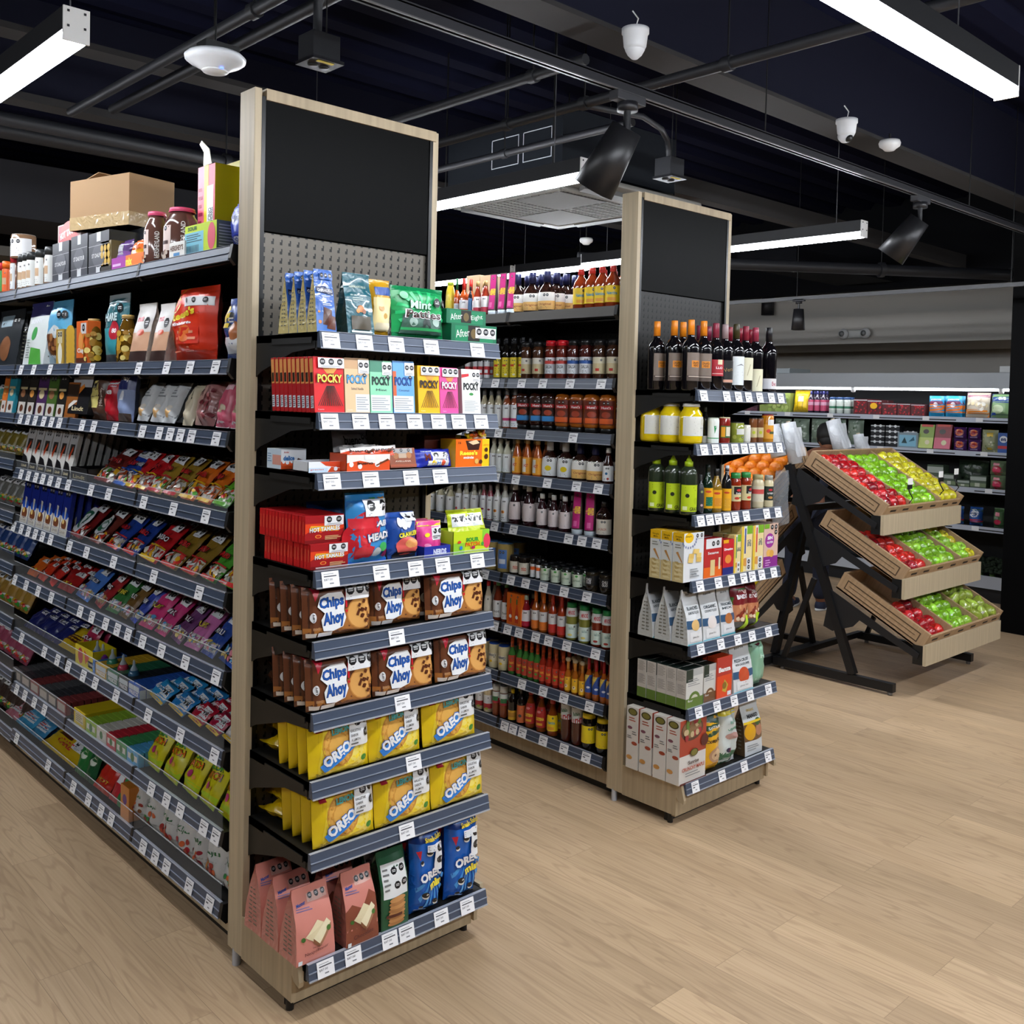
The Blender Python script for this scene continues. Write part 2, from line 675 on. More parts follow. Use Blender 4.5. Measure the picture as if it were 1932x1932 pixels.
def pipe(pts, r, label, cat='pipe', clamps=()):
    o = empty('conduit_pipe', pts[0])
    b = Vector(pts[0])
    loc = [Vector(p) - b for p in pts]
    MB().tube(loc, r, PIPE, 10).build('pipe', o)
    for tcl in clamps:
        c = loc[0].lerp(loc[-1], tcl)
        d = (loc[-1] - loc[0]).normalized()
        MB().tube([c - d * 0.02, c + d * 0.02], r * 1.35, PIPE, 10).build('coupling', o)
        MB().tube([c, c + Vector((0, 0, 3.7 - (c.z + b.z)))], 0.004, BLACK, 6).build('hanger_rod', o)
    tag(o, label, cat, 'conduits under the black ceiling')


pipe([(1.71, 5.05, 3.0), (1.71, -0.5, 3.0)], 0.022, 'long grey conduit slanting down to the left over the near gondola', clamps=(0.33, 0.6))
pipe([(1.97, 5.2, 3.1), (1.97, -0.5, 3.1)], 0.026, 'thick grey conduit behind the white round access point', clamps=(0.2, 0.7))
pipe([(2.87, 4.2, 3.0), (2.87, 2.7, 3.0)], 0.022, 'thin conduit rising right just above the near black sign panel', clamps=(0.8,))
pipe([(3.17, 4.1, 2.95), (3.17, 1.0, 2.95)], 0.022, 'conduit running up towards the right top lamp', clamps=(0.2, 0.36, 0.6))
pipe([(3.4, 4.6, 2.9), (3.4, 2.9, 2.9)], 0.018, 'lower thin conduit in front of the ceiling cassette', clamps=(0.5,))
pipe([(-1, 5.35, 2.98), (3.6, 5.35, 2.98)], 0.035, 'dark round pipe crossing behind the near sign panel', clamps=(0.3, 0.8))
pipe([(-1, 6.1, 3.1), (3.6, 6.1, 3.1)], 0.045, 'thick dark pipe crossing beyond the left aisle lamp', clamps=(0.4,))
pipe([(5.6, 5.3, 2.76), (9.2, 2.6, 2.76)], 0.045, 'fat dark pipe above the grey wall on the right', clamps=(0.55, 0.8))
pipe([(3.2, 3.0, 2.95), (3.55, 2.97, 2.97), (3.80, 3.06, 2.98), (3.90, 3.10, 2.95), (3.93, 3.115, 2.90), (3.935, 3.115, 2.82)], 0.014, 'curved conduit bending down to the far power box')
pipe([(1.90, 2.9, 3.1), (1.875, 3.02, 3.08), (1.862, 3.045, 3.02), (1.86, 3.045, 2.9)], 0.016, 'short bent conduit dropping to the near power box')

# ---------------------------------------------------------------- lamps
TUBE = mat('#f3f8ff', 0.5, 0, '', 0, 1, 0, LAMP_STRENGTH)


def lamp(x, y, z, length, axis, label, rods=(0.15, 0.85), hh=0.062, k=1.0):
    o = empty('linear_lamp', (x, y, z), 0 if axis == 'x' else R_(90))
    mb = MB().box(0, -0.034, 0.0, length, 0.034, hh, mat('#1b1c20', 0.5))
    mb.build('housing', o)
    MB().box(0.006, -0.031, -0.030, length - 0.006, 0.031, 0.0, TUBE if k == 1 else mat('#f3f8ff', 0.5, 0, '', 0, 1, 0, LAMP_STRENGTH * k), 0.008).build('diffuser', o)
    for e in (0, length):
        c = MB().box(e - 0.003, -0.035, -0.03, e + 0.003, 0.035, hh, WHITE)
        for sy in (-0.022, 0.022):
            for sz in (0.01, hh - 0.012):
                c.box(e - 0.005, sy - 0.003, sz - 0.003, e + 0.005, sy + 0.003, sz + 0.003, INK)
        c.build('end_plate', o)
    for q in rods:
        MB().tube([(q * length, 0, hh), (q * length, 0, 3.7 - z)], 0.0022, mat('#55565a', 0.5), 6).build('suspension_wire', o)
    tag(o, label, 'lamp', 'linear ceiling lamps')
    return o


lamp(0.75, 1.19, 2.62, 2.36, 'x', 'bright linear lamp at top right corner of the photo')
lamp(0.96, 2.80, 2.62, 2.4, 'y', 'bright linear lamp end at top left corner above aisle', (0.02, 0.9), k=0.5)
lamp(3.09, 2.89, 2.62, 2.4, 'y', 'linear lamp between the two sign panels', (0.08, 0.9))
lamp(5.13, 2.69, 2.62, 2.1, 'y', 'linear lamp to the right of the far sign panel', (0.08, 0.9), k=0.6)
lamp(5.22, 4.85, 2.62, .72, 'y', 'short linear lamp just above the yellow labelled hot sauces', (0.9,))
lamp(5.22, 5.62, 2.62, 1.6, 'y', 'farthest linear lamp low behind the sauce bottles', (0.08, 0.9))
# unseen lamps added beyond the view to brighten floor and shelf fronts
for i, (x, y, ax) in enumerate([(3.9, 1.19, 'x'), (0.75, -0.9, 'x'), (3.9, -0.9, 'x'), (0.96, 5.25, 'y'), (6.9, -0.9, 'x'), (-1.3, 0.2, 'y'), (-1.3, 2.9, 'y')]):
    lamp(x, y, 2.62, 2.4, ax, 'unseen linear lamp added for light, ' + ('right of the top right lamp', 'behind the photographer on the left', 'behind the photographer in the middle', 'farther along the left aisle', 'behind the photographer on the right', 'near the left wall in front', 'near the left wall farther back')[i], k=(1.0, 1.4, .9, .5, 1.0, .6, .5)[i])

# ---------------------------------------------------------------- track and spotlights
TRACK = mat('#232327', 0.4)
o = empty('lighting_track', (0, 2.443, 2.8))
mb = MB()
mb.box(0.4, -0.018, 0, 8.5, -0.008, 0.035, TRACK)
mb.box(0.4, 0.008, 0, 8.5, 0.018, 0.035, TRACK)
mb.box(0.4, -0.018, 0.03, 8.5, 0.018, 0.04, TRACK)
mb.build('track_channel', o)
MB().box(0.4, -0.0185, -0.002, 8.5, -0.010, 0.002, mat('#6b6a68', 0.35, 0.5)).build('track_lip', o)
for x in (1.5, 3.75, 5.9):
    MB().tube([(x, 0, 0.04), (x, 0, 0.9)], 0.003, BLACK, 6).build('hanger_rod', o)
tag(o, 'black lighting track crossing diagonally under the ceiling', 'track')
o = empty('lighting_track', (7.0, 3.6, 2.488))
MB().box(-0.015, -3.0, 0, 0.015, 4.2, 0.028, mat('#47484b', 0.4)).build('track_channel', o)
for y in (-1.0, 0.62, 3.0):
    MB().tube([(0, y, 0.028), (0, y, 1.2)], 0.003, BLACK, 6).build('hanger_rod', o)
tag(o, 'thin grey lighting track in front of the right wall', 'track')


def spot(x, y, z, sc, tilt, rz, label, lit=False):
    o = empty('spotlight', (x, y, z), rz)
    MB().box(-0.07 * sc, -0.02 * sc, -0.03 * sc, 0.07 * sc, 0.02 * sc, 0.0, mat('#303034', 0.45), 0.004).build('adapter', o)
    MB().lathe([(0.034 * sc, -0.055 * sc), (0.034 * sc, -0.028 * sc)], TRACK, 16).build('swivel', o)
    MB().tube([(0, 0, -0.05 * sc), (0, 0, -0.12 * sc)], 0.012 * sc, TRACK, 10).build('arm', o)
    h = MB().lathe([(0.0, 0.0), (0.052 * sc, 0.0), (0.072 * sc, -0.22 * sc), (0.066 * sc, -0.22 * sc), (0.05 * sc, -0.2 * sc)], mat('#1d1d20', 0.4), 24).build('lamp_head', o)
    h.location = (0, 0, -0.11 * sc)
    h.rotation_euler = tilt
    g = MB().lathe([(0.0, -0.2 * sc), (0.052 * sc, -0.2 * sc)], mat('#f4f8ff', 0.4, 0, '', 0, 1, 0, 6.0 if lit else 0.0), 20).build('lens', h)
    tag(o, label, 'spotlight')
    return o


spot(2.83, 2.443, 2.80, 1.15, (R_(32), R_(8), 0), 0, 'large black track spotlight hanging between the two sign panels')
spot(5.27, 2.443, 2.80, 1.1, (R_(36), R_(10), 0), 0, 'black track spotlight on the right above the fruit stand')
spot(7.0, 4.2, 2.5, 0.75, (0, 0, 0), R_(90), 'small lit spotlight hanging before the grey wall', True)

# ---------------------------------------------------------------- ceiling devices
o = empty('access_point', (1.52, 3.124, 2.72))
MB().lathe([(0.0, 0.0), (0.045, 0.002), (0.05, 0.008), (0.085, 0.025), (0.098, 0.035), (0.1, 0.045), (0.09, 0.055), (0.0, 0.055)], mat('#e8eaee', 0.35), 32).build('disc', o)
MB().lathe([(0.0, -0.004), (0.04, -0.003), (0.044, 0.002)], mat('#f6f7f9', 0.3), 32).build('centre_cap', o)
MB().box(-0.006, -0.05, -0.001, 0.006, -0.044, 0.004, mat('#6f8cff', 0.4, 0, '', 0, 1, 0, 1.5)).build('status_light', o)
MB().box(-0.05, -0.035, 0.055, 0.07, 0.035, 0.09, BLACK).build('mount', o)
MB().tube([(0, 0, 0.09), (0, 0, 0.95)], 0.003, BLACK, 6).build('hanger_rod', o)
tag(o, 'round white wireless access point disc under the ceiling conduit', 'access point')


def powerbox(x, y, z, label):
    o = empty('power_box', (x, y, z))
    mb = MB().box(-0.055, -0.05, 0.0, 0.055, 0.05, 0.09, mat('#2a2b2f', 0.45, 0.4), 0.003)
    for i in range(3):
        mb.lathe([(0.0, 0), (0.011, 0)], mat('#3d3e43', 0.4), 12, off=(0, 0, 0))
    mb.build('box', o)
    pl = MB().box(-0.062, -0.065, -0.012, 0.062, 0.055, 0.0, mat('#26262a', 0.3, 0.5)).build('cover_plate', o)
    MB().box(-0.035, -0.05, -0.0135, 0.03, -0.035, -0.0122, mat('#d9c22a', 0.5)).build('sticker', o)
    for dx in (-0.02, 0.025):
        MB().lathe([(0, -0.016), (0.016, -0.016), (0.018, -0.012)], BLACK, 16, off=(dx, 0.008, 0)).build('socket', o)
    MB().tube([(0.04, 0.02, 0.09), (0.04, 0.02, 3.68 - z)], 0.0025, BLACK, 6).build('hanger_rod', o)
    tag(o, label, 'power box')


powerbox(1.87, 3.045, 2.82, 'black ceiling power socket box above the near sign panel')
powerbox(3.94, 3.115, 2.78, 'black ceiling power socket box hanging right of the big spotlight')


def camera_dome(x, y, z, rz, label, eye):
    o = empty('security_camera', (x, y, z), rz)
    wm = mat('#dfe1e4', 0.35)
    MB().lathe([(0.0, 0.08), (0.052, 0.08), (0.052, 0.062), (0.048, 0.06), (0.043, 0.015), (0.036, 0.0)], wm, 28).build('housing', o)
    b = MB().lathe([(0.0, -0.036), (0.012, -0.032), (0.027, -0.018), (0.037, 0.0), (0.036, 0.02), (0, 0.03)], wm, 24).build('ball', o)
    b.rotation_euler = (R_(-52 if eye else 0), 0, 0)
    if eye:
        MB().lathe([(0.0, -0.0375), (0.011, -0.036), (0.02, -0.028)], BLACK, 16).build('lens', b)
    MB().tube([(0, 0, 0.08), (0.01, 0, 0.12), (-0.01, 0.01, 0.15)], 0.003, WHITE, 6).build('cable', o)
    tag(o, label, 'security camera')


camera_dome(2.883, 2.46, 2.98, R_(-30), 'white turret security camera on the ceiling beam, the nearer one', False)
camera_dome(4.50, 2.47, 2.98, R_(-20), 'white turret security camera with dark lens, the farther one', True)
for x, y, z, lb in ((4.98, 2.485, 3.02, 'flat white smoke detector on the beam right of farther camera'), (5.97, 5.56, 2.95, 'white smoke detector below the ceiling cassette')):
    o = empty('smoke_detector', (x, y, z))
    MB().lathe([(0, -0.018), (0.025, -0.018), (0.035, -0.008), (0.052, 0.004), (0.056, 0.02), (0.05, 0.034), (0, 0.034)], mat('#e6e6e6', 0.4), 24).build('dome', o)
    MB().lathe([(0.0362, -0.006), (0.0505, 0.0028)], mat('#7b7d80', 0.5), 8).build('vent', o)
    MB().tube([(0, 0, .034), (0, 0, (3.09 if z > 3 else 3.7) - z)], 0.006, BLACK, 6).build('hanger_rod', o)
    tag(o, lb, 'smoke detector')

o = empty('ceiling_cassette', (4.25, 4.18, 2.80))
MB().box(-0.48, -0.48, 0.10, 0.48, 0.48, 0.42, mat('#1d2025', 0.55)).build('casing', o)
cm = mat('#74726d', 0.5)
mb = MB().box(-0.6, -0.6, 0.02, 0.6, 0.6, 0.05, cm, 0.01)
mb.build('panel', o)
mb = MB()
for a in range(4):
    ca, sa = round(math.cos(a * math.pi / 2)), round(math.sin(a * math.pi / 2))
    pts = [(-0.34, -0.52), (0.34, -0.52), (0.30, -0.44), (-0.30, -0.44)]
    mb.prism([(p[0] * ca - p[1] * sa, p[0] * sa + p[1] * ca) for p in pts], 'z', -0.005, 0.02, mat('#4b4a48', 0.5))
mb.build('louvre', o)
mb = MB()
mb.tube([(-0.4, -0.4, 0.01), (0.4, -0.4, 0.01), (0.4, 0.4, 0.01), (-0.4, 0.4, 0.01), (-0.4, -0.4, 0.01)], 0.02, cm, 8)
mb.box(-0.38, -0.38, 0.0, 0.38, 0.38, 0.018, mat('#1b1b1d', 0.7))
for i in range(27):
    q = -0.37 + i * 0.0285
    mb.box(q, -0.38, -0.006, q + 0.008, 0.38, 0.0, cm)
for i in range(14):
    q = -0.37 + i * 0.057
    mb.box(-0.38, q, -0.008, 0.38, q + 0.008, -0.002, cm)
mb.box(-0.37, -0.37, -0.009, 0.0, 0.0, -0.005, mat('#5c5b58', 0.6))
mb.box(0.0, 0.0, -0.009, 0.37, 0.37, -0.005, mat('#5c5b58', 0.6))
mb.build('grille', o)
ln = MB()
for x0, x1, z0, z1 in ((-0.40, -0.18, 0.16, 0.32), (-0.14, 0.08, 0.16, 0.32)):
    for a, b, c, d in ((x0, z0, x1, z0 + 0.004), (x0, z1, x1, z1 + 0.004), (x0, z0, x0 + 0.004, z1), (x1, z0, x1 + 0.004, z1)):
        ln.box(-0.483, a, b, -0.481, c, d, mat('#c9ccd0', 0.5))
ln.build('knockout_outline', o)
for sx in (-1, 1):
    for sy in (-1, 1):
        MB().tube([(0.52 * sx, 0.45 * sy, 0.1), (0.52 * sx, 0.45 * sy, 0.9)], 0.005, BLACK, 6).build('hanger_rod', o)
tag(o, 'square ceiling air conditioner cassette with pale grille between the sign panels', 'air conditioner')

# wall fittings
yy = float(on_axis(1448, 565, 0, 9.65)[1])
o = empty('wall_light', (9.66, yy, 2.66))
MB().lathe([(0.0, 0.0), (0.07, 0.0), (0.07, 0.2), (0, 0.2)], mat('#17171b', 0.5), 20).build('cylinder', o)
MB().box(-0.0, -0.03, 0.08, 0.06, 0.03, 0.12, BLACK).build('bracket', o)
tag(o, 'dark cylindrical fixture on the grey wall above the wine bottles', 'wall light')
o = empty('emergency_light', (9.57, float(on_axis(1615, 630, 0, 9.57)[1]), float(on_axis(1615, 630, 0, 9.57)[2])))
MB().box(-0.02, -0.12, -0.045, 0.03, 0.12, 0.045, mat('#c4c5c2', 0.4), 0.012).build('housing', o)
for sy in (-0.12, 0.12):
    b = MB().lathe([(0.0, 0.06), (0.045, 0.05), (0.055, 0.02), (0.05, 0.0), (0, 0)], mat('#d9dadb', 0.25), 20).build('lamp_head', o)
    b.location = (-0.02, sy, 0)
    b.rotation_euler = (0, R_(-90), 0)
    MB().lathe([(0.0, 0.063), (0.03, 0.058)], mat('#8f9193', 0.1), 16).build('lens', b)
tag(o, 'white twin-head emergency light on the grey wall', 'emergency light')

# ================================================================ GONDOLA SHELVING
X1, YF1, WD = 1.342, 2.514, 0.650      # near gondola: left face, end face, width
X2, YF2 = 3.078, 2.586                 # far gondola


class Shelf:
    """one shelf front: kind 'E' faces -Y (s = x), kind 'S' faces -X (s = -y)"""
    def __init__(s, kind, plane, z, place):
        s.kind, s.plane, s.z, s.place = kind, plane, z, place

    def s_at(s, u, dep=0.0, dz=0.0):
        if s.kind == 'E':
            return float(solve_axis(u, {1: s.plane + dep, 2: s.z + dz}, 0))
        return -float(solve_axis(u, {0: s.plane + dep, 2: s.z + dz}, 1))

    def pos(s, ss, dep, dz=0.0):
        return (ss, s.plane + dep, s.z + dz) if s.kind == 'E' else (s.plane + dep, -ss, s.z + dz)

    def h_at(s, v, ss, dep=0.0):
        p = s.pos(ss, dep)
        return float(z_at(p[0], p[1], v)) - s.z

    def rz(s):
        return 0.0 if s.kind == 'E' else R_(-90)

    def dist(s, ss, dep):
        p = np.array(s.pos(ss, dep)) - np.array([0, 0, CAMH])
        return float(p @ _F)

    def px(s, ss, dep=0.0):
        p = np.array(s.pos(ss, dep)) - np.array([0, 0, CAMH])
        return 966 + FPX * float(p @ _R) / float(p @ _F)


RAILT = mat('#8b93a3', 0.2)
TAGW = mat('#f4f4f6', 0.5)


def rail_mb(L, s0, tilt=0.010, h=0.041):
    """price rail from x=0..L in local frame whose front faces -y, top at z=0.002"""
    m = MB()
    m.prism([(0.0, 0.002), (0.006, 0.002), (0.006, -h + 0.002), (-tilt, -h), (-tilt - 0.001, -h + 0.003), (-0.0035, 0.0)], 'x', 0, L, RAIL)
    m.prism([(-0.0038, 0.0035), (0.006, 0.0035), (0.006, 0.0022), (-0.0038, 0.0022)], 'x', 0, L, SILVER)
    m.prism([(-tilt - 0.0035, -h + 0.003), (-tilt, -h + 0.003), (-tilt, -h - 0.001), (-tilt - 0.0035, -h - 0.001)], 'x', 0, L, SILVER)
    m.prism([(-0.0062 - tilt * .38, -h * 0.45), (-0.002, -h * 0.45), (-0.002, -h * 0.5), (-0.0066 - tilt * .38, -h * 0.5)], 'x', 0, L, RAILT)
    return m


_TAGS = {}


def price_tag(parent, s, h=0.040, w=0.05, tilt=0.010, price=None):
    key = (round(w, 3), price)
    if key not in _TAGS:
        m = MB()

        def surf(u, v, off):
            return (-w / 2 + u * w, -0.0055 - off - tilt * (1 - v), -h + v * h)
        q = [(0, 0), (1, 0), (1, 1), (0, 1)]
        m.add([surf(a, b, 0) for a, b in q] + [surf(a, b, -0.0008) for a, b in q], [(0, 1, 2, 3), (7, 6, 5, 4), (0, 4, 5, 1), (1, 5, 6, 2), (2, 6, 7, 3), (3, 7, 4, 0)], TAGW)
        it = [('r', 0.12, 0.82, 0.7, 0.86, '#9a9ca0'), ('r', 0.12, 0.66, 0.86, 0.73, '#4c4f55'), ('r', 0.14, 0.44, 0.42, 0.54, '#55585e'), ('r', 0.42, 0.2, 0.66, 0.28, '#85888e')]
        if price:
            it[2] = ('t', price, 0.36, 0.48, 0.5, 0.15, '#3c3f45', 0.0)
        do_print(m, surf, it, w, h, 0.0002, 0.0001)
        _TAGS[key] = m.mesh('price_tag')
    o = bpy.data.objects.new('price_tag', _TAGS[key])
    o.location = (s, 0, 0)
    o.parent = parent
    C.objects.link(o)
    return o


def make_shelf(parent, kind, z, L, depth, tags=(), plain=False, fence=0.0, bracket=True, price=None, board=0.022, tagw=0.05):
    """shelf part in the parent's frame: parent origin at left end of the front line (seen from the front), x right, y back"""
    m = MB()
    m.box(0, 0.006, -board, L, depth, -0.001, DARK)
    m.box(0, 0.006, -0.045, L, 0.016, -0.001, DARK)
    sh = m.build('shelf', parent)
    sh.location = (0, 0, z)
    if plain:
        MB().prism([(-0.002, 0.003), (0.006, 0.003), (0.006, -0.038), (-0.012, -0.04)], 'x', 0, L, mat('#5a5754', 0.35, 0.4)).build('shelf_edge', sh)
    else:
        rail_mb(L, 0).build('price_rail', sh)
        for q in tags:
            if 0.015 < q < L - 0.015:
                price_tag(sh, q, price=price, w=tagw)
    if bracket:
        for x in (0.0, L - 0.003):
            br = MB().prism([(0.012, -0.001), (depth, -0.001), (depth, -0.115), (depth - 0.03, -0.1), (0.13, -0.05), (0.012, -0.04)], 'x', x, x + 0.003, DARK)
            br.box(x - (0.003 if x == 0 else -0.003), 0.03, -0.028, x + (0.0 if x == 0 else 0.006), depth - 0.09, -0.012, DARK)
            br.build('shelf_bracket', sh)
    if fence:
        f = MB().box(0.004, -0.001, 0.004, L - 0.004, 0.0012, fence, clear('#cfd6dc', 0.07))
        f.box(0.004, -0.0014, fence - 0.002, L - 0.004, 0.0016, fence, clear('#eef2f5', 0.4))
        f.build('clear_fence', sh)
    return sh


PEG = peg_material('#5b554c')
PEG2 = peg_material('#262523', metal=0.0, spec=0.2)


def end_cap(X, YF, planeY, zs, tagpx, label, names, peg, price, fences):
    o = empty('end_cap_unit', (X, YF, 0))
    pd = 0.085
    for k, x in enumerate((0.0, WD - 0.022)):
        m = MB().box(x, 0, 0.045, x + 0.022, pd, 2.5 - 0.0, WOOD, 0.0015)
        m.build('end_post', o)
        MB().tube([(x + 0.011, 0.05, 0.0), (x + 0.011, 0.05, 0.05)], 0.012, SILVER, 12).build('levelling_foot', o)
    MB().box(0.022, 0.012, 0.1, WD - 0.022, 0.05, 2.105, peg).build('perforated_back', o)
    for x in (0.022, WD - 0.034):
        MB().box(x, 0.0, 0.1, x + 0.012, 0.03, 2.48, mat('#0f0f10', 0.3, 0.3)).build('upright', o)
    MB().box(0.036, 0.002, 2.107, WD - 0.036, 0.03, 2.472, SIGN, 0.001).build('sign_panel', o)
    MB().box(0.034, -0.004, 2.470, WD - 0.012, 0.045, 2.502, WOOD_H, 0.001).build('top_rail', o)
    MB().box(0.022, 0.05, 0.1, WD - 0.022, pd, 2.47, BLACK).build('rear_board', o)
    # base
    dn, db = 0.31, 0.274
    zb = 0.042
    side = [(0, zb), (-db, zb), (-db, 0.118), (-db - 0.01, 0.105), (-dn, 0.098), (-dn - 0.002, 0.112), (-dn + 0.012, 0.165), (0, 0.165)]
    for x in (0.0, WD - 0.014):
        MB().prism(side, 'x', x, x + 0.014, WOOD_H).build('base_side', o)
    MB().box(0.014, -db + 0.012, 0.03, WD - 0.014, -db + 0.03, 0.118, WOOD_H).build('kick_board', o)
    MB().box(0.02, -db + 0.05, 0.0, WD - 0.02, -db + 0.07, 0.035, BLACK).build('plinth', o)
    for x in (0.02, WD - 0.02):
        MB().tube([(x, -db + 0.04, 0.0), (x, -db + 0.04, 0.045)], 0.011, BLACK, 10).build('levelling_foot', o)
    d = YF - planeY
    shelves = []
    for i, z in enumerate(zs):
        base = i == len(zs) - 1
        S = Shelf('E', planeY, z, names[i])
        S.s0, S.L = X + 0.016, WD - 0.030
        pf = empty('x')
        bpy.data.objects.remove(pf)
        tg = [S.s_at(u) - S.s0 for u in tagpx[i]]
        m = make_shelf(o, 'E', z, S.L, d, tg, fence=fences[i], bracket=not base, price=price, tagw=0.052 if price else 0.046)
        m.location = (0.016, planeY - YF, z)
        shelves.append(S)
    tag(o, label, 'shelf unit', 'wood-framed end caps')
    return shelves


E1Z = [1.812, 1.603, 1.447, 1.192, 1.007, 0.819, 0.640, 0.450, 0.158]
E1T = [[621, 684, 744, 810, 897], [619, 677, 726, 779, 824, 862, 904], [623, 696, 772, 827], [620, 716, 781, 832, 897], [745], [756], [777], [764], [611, 663, 732, 764, 829, 878]]
LEV = ['top', 'second', 'third', 'fourth', 'fifth', 'sixth', 'seventh', 'eighth', 'bottom']
E1 = end_cap(X1, YF1, 2.190, E1Z, E1T, 'nearer end cap with wood posts, black sign panel and cookies', [l + ' shelf, nearer end' for l in LEV], PEG, '$87.00', [0, 0, 0, 0.012, 0.0, 0, 0, 0, 0])
E2Z = [1.702, 1.493, 1.217, 0.962, 0.712, 0.463, 0.171]
E2T = [[1324.6, 1367.7, 1389.7, 1409, 1430, 1452, 1469.8], [1325, 1347, 1365, 1383.5, 1401, 1416, 1432, 1448.6, 1467], [1319, 1336, 1352, 1368.6, 1384, 1404.6, 1443, 1464.5], [1317.5, 1352, 1377, 1400, 1416, 1433.7, 1456.6], [1318.9, 1356.7, 1388.7, 1415.8, 1446.5], [1315, 1349.6, 1382, 1412, 1446.5], [1308.6, 1359, 1400.8, 1445.6]]
LEV2 = ['top', 'second', 'third', 'fourth', 'fifth', 'sixth', 'bottom']
E2 = end_cap(X2, YF2, 2.283, E2Z, E2T, 'farther end cap with wood posts, black sign panel and wine', [l + ' shelf, farther end' for l in LEV2], PEG2, None, [0] * 7)


def bay(Xp, y0, y1, zs, tagpx, label, peg, fences, plain_top, depth=0.30, top=2.12, names=None):
    """double sided run, one bay: front plane x=Xp, from y1 (left) to y0 (right)"""
    o = empty('shelving_bay', (Xp, y1, 0), R_(-90))
    L = y1 - y0
    MB().box(0.012, depth, 0.09, L - 0.012, depth + 0.012, top, peg).build('perforated_back', o)
    MB().box(0, depth + 0.012, 0.09, L, depth + 0.03, top, BLACK).build('rear_board', o)
    for x in (0.0, L - 0.012):
        MB().box(x, depth - 0.012, 0.05, x + 0.012, depth + 0.03, top + 0.01, BLACK).build('upright', o)
    MB().box(0, 0.03, 0.035, L, 0.05, 0.10, WOOD_H).build('kick_board', o)
    MB().box(0, 0.05, 0.0, L, 0.07, 0.04, BLACK).build('plinth', o)
    for i, z in enumerate(zs):
        S = Shelf('S', Xp, z, '')
        tg = [S.s_at(u) - (-y1) for u in tagpx[i]]
        sh = make_shelf(o, 'S', z, L - 0.004, depth - 0.012, tg, plain=(i == 0 and plain_top), fence=fences[i], bracket=(i < len(zs) - 1))
        sh.location = (0.002, 0, z)
        ec = MB().prism([(-0.004, 0.006), (0.03, 0.004), (0.03, -0.05), (0.005, -0.055), (-0.012, -0.035)], 'x', L - 0.005, L + 0.012, BLACK)
        ec.build('rail_end_cap', sh)
    tag(o, label, 'shelving')
    return o


XS1 = 1.355
S1Z = [2.075, 1.745, 1.533, 1.296, 1.059, 0.826, 0.589, 0.351, 0.136]


def Z(l, o0=0):
    return [o0 + a / 4.2 for a in l]


S1T = [[], Z([95, 185, 285, 415, 540, 635, 748, 1120, 1342, 1527, 1730]), Z([55, 115, 180, 240, 297, 365, 427, 490, 557, 672, 763, 930, 1150, 1283, 1370, 1452, 1540, 1735]),
       Z([127, 185, 243, 303, 358, 417, 482, 560, 740, 880, 1160, 1395, 1652]), Z([127, 187, 243, 298, 355, 420, 570, 705, 920, 1240, 1600]),
       Z([135, 225, 320, 425, 655, 748, 857, 950, 1035, 1150, 1300, 1490, 1733]), Z([190, 370, 475, 560, 680, 775, 940, 1195, 1450, 1720]),
       Z([150, 215, 290, 370, 1220, 1340, 1450, 1635, 1730]), Z([150, 400, 600, 720, 820, 900, 1155, 1250, 1340, 1520, 1680])]
FEN = [0, 0, 0, 0.035, 0.035, 0.06, 0.06, 0.06, 0.06]
for k, (y0, y1) in enumerate(((2.66, 3.32), (3.32, 3.985), (3.985, 4.65))):
    bay(XS1, y0, y1, S1Z, S1T, 'candy shelving bay in the left aisle, ' + ('nearest to the end post', 'middle one of three', 'third from the end post')[k], PEG2, FEN, False)
bay(XS1, 4.65, 5.31, [2.075, 1.745, 1.533, 1.326, 1.09, 0.86, 0.62, 0.385, 0.12], [[]] * 9, 'shelving bay cut off by the left edge of the photo', PEG2, FEN, False)
S1 = [Shelf('S', XS1, z, LEV[i] + ' shelf, left aisle') for i, z in enumerate(S1Z)]

XS2 = 3.091
S2Z = [2.045, 1.743, 1.511, 1.303, 1.072, 0.838, 0.606, 0.375, 0.155]


def ZA(l, o0=820):
    return [o0 + a / 5.367 for a in l]


S2T = [[], ZA([455, 630, 895, 1110, 1385, 1700]), ZA([260, 370, 490, 660, 980, 1415]), ZA([635, 835, 1155, 1450, 1670]), ZA([150, 620, 813, 1115, 1370, 1505, 1655]),
       ZA([525, 785, 935, 1115, 1325, 1555]), ZA([300, 430, 545, 715, 845, 1030, 1320], 880), ZA([220, 575, 790, 1000, 1260], 880), ZA([300, 400, 485, 580, 790, 1000, 1225], 880)]
for k, (y0, y1) in enumerate(((2.70, 3.36), (3.36, 4.02), (4.02, 4.68))):
    bay(XS2, y0, y1, S2Z, S2T, 'sauce bottle shelving bay in the right aisle, ' + ('next to the wood post', 'second from the wood post', 'third from the wood post')[k], PEG2, [0] * 9, True)
S2 = [Shelf('S', XS2, z, LEV[i] + ' shelf, sauce aisle') for i, z in enumerate(S2Z)]

# ================================================================ PRODUCT BUILDERS
BLK, WHT, RED, YEL = '#15161a', '#eceef0', '#c8141c', '#f2c515'


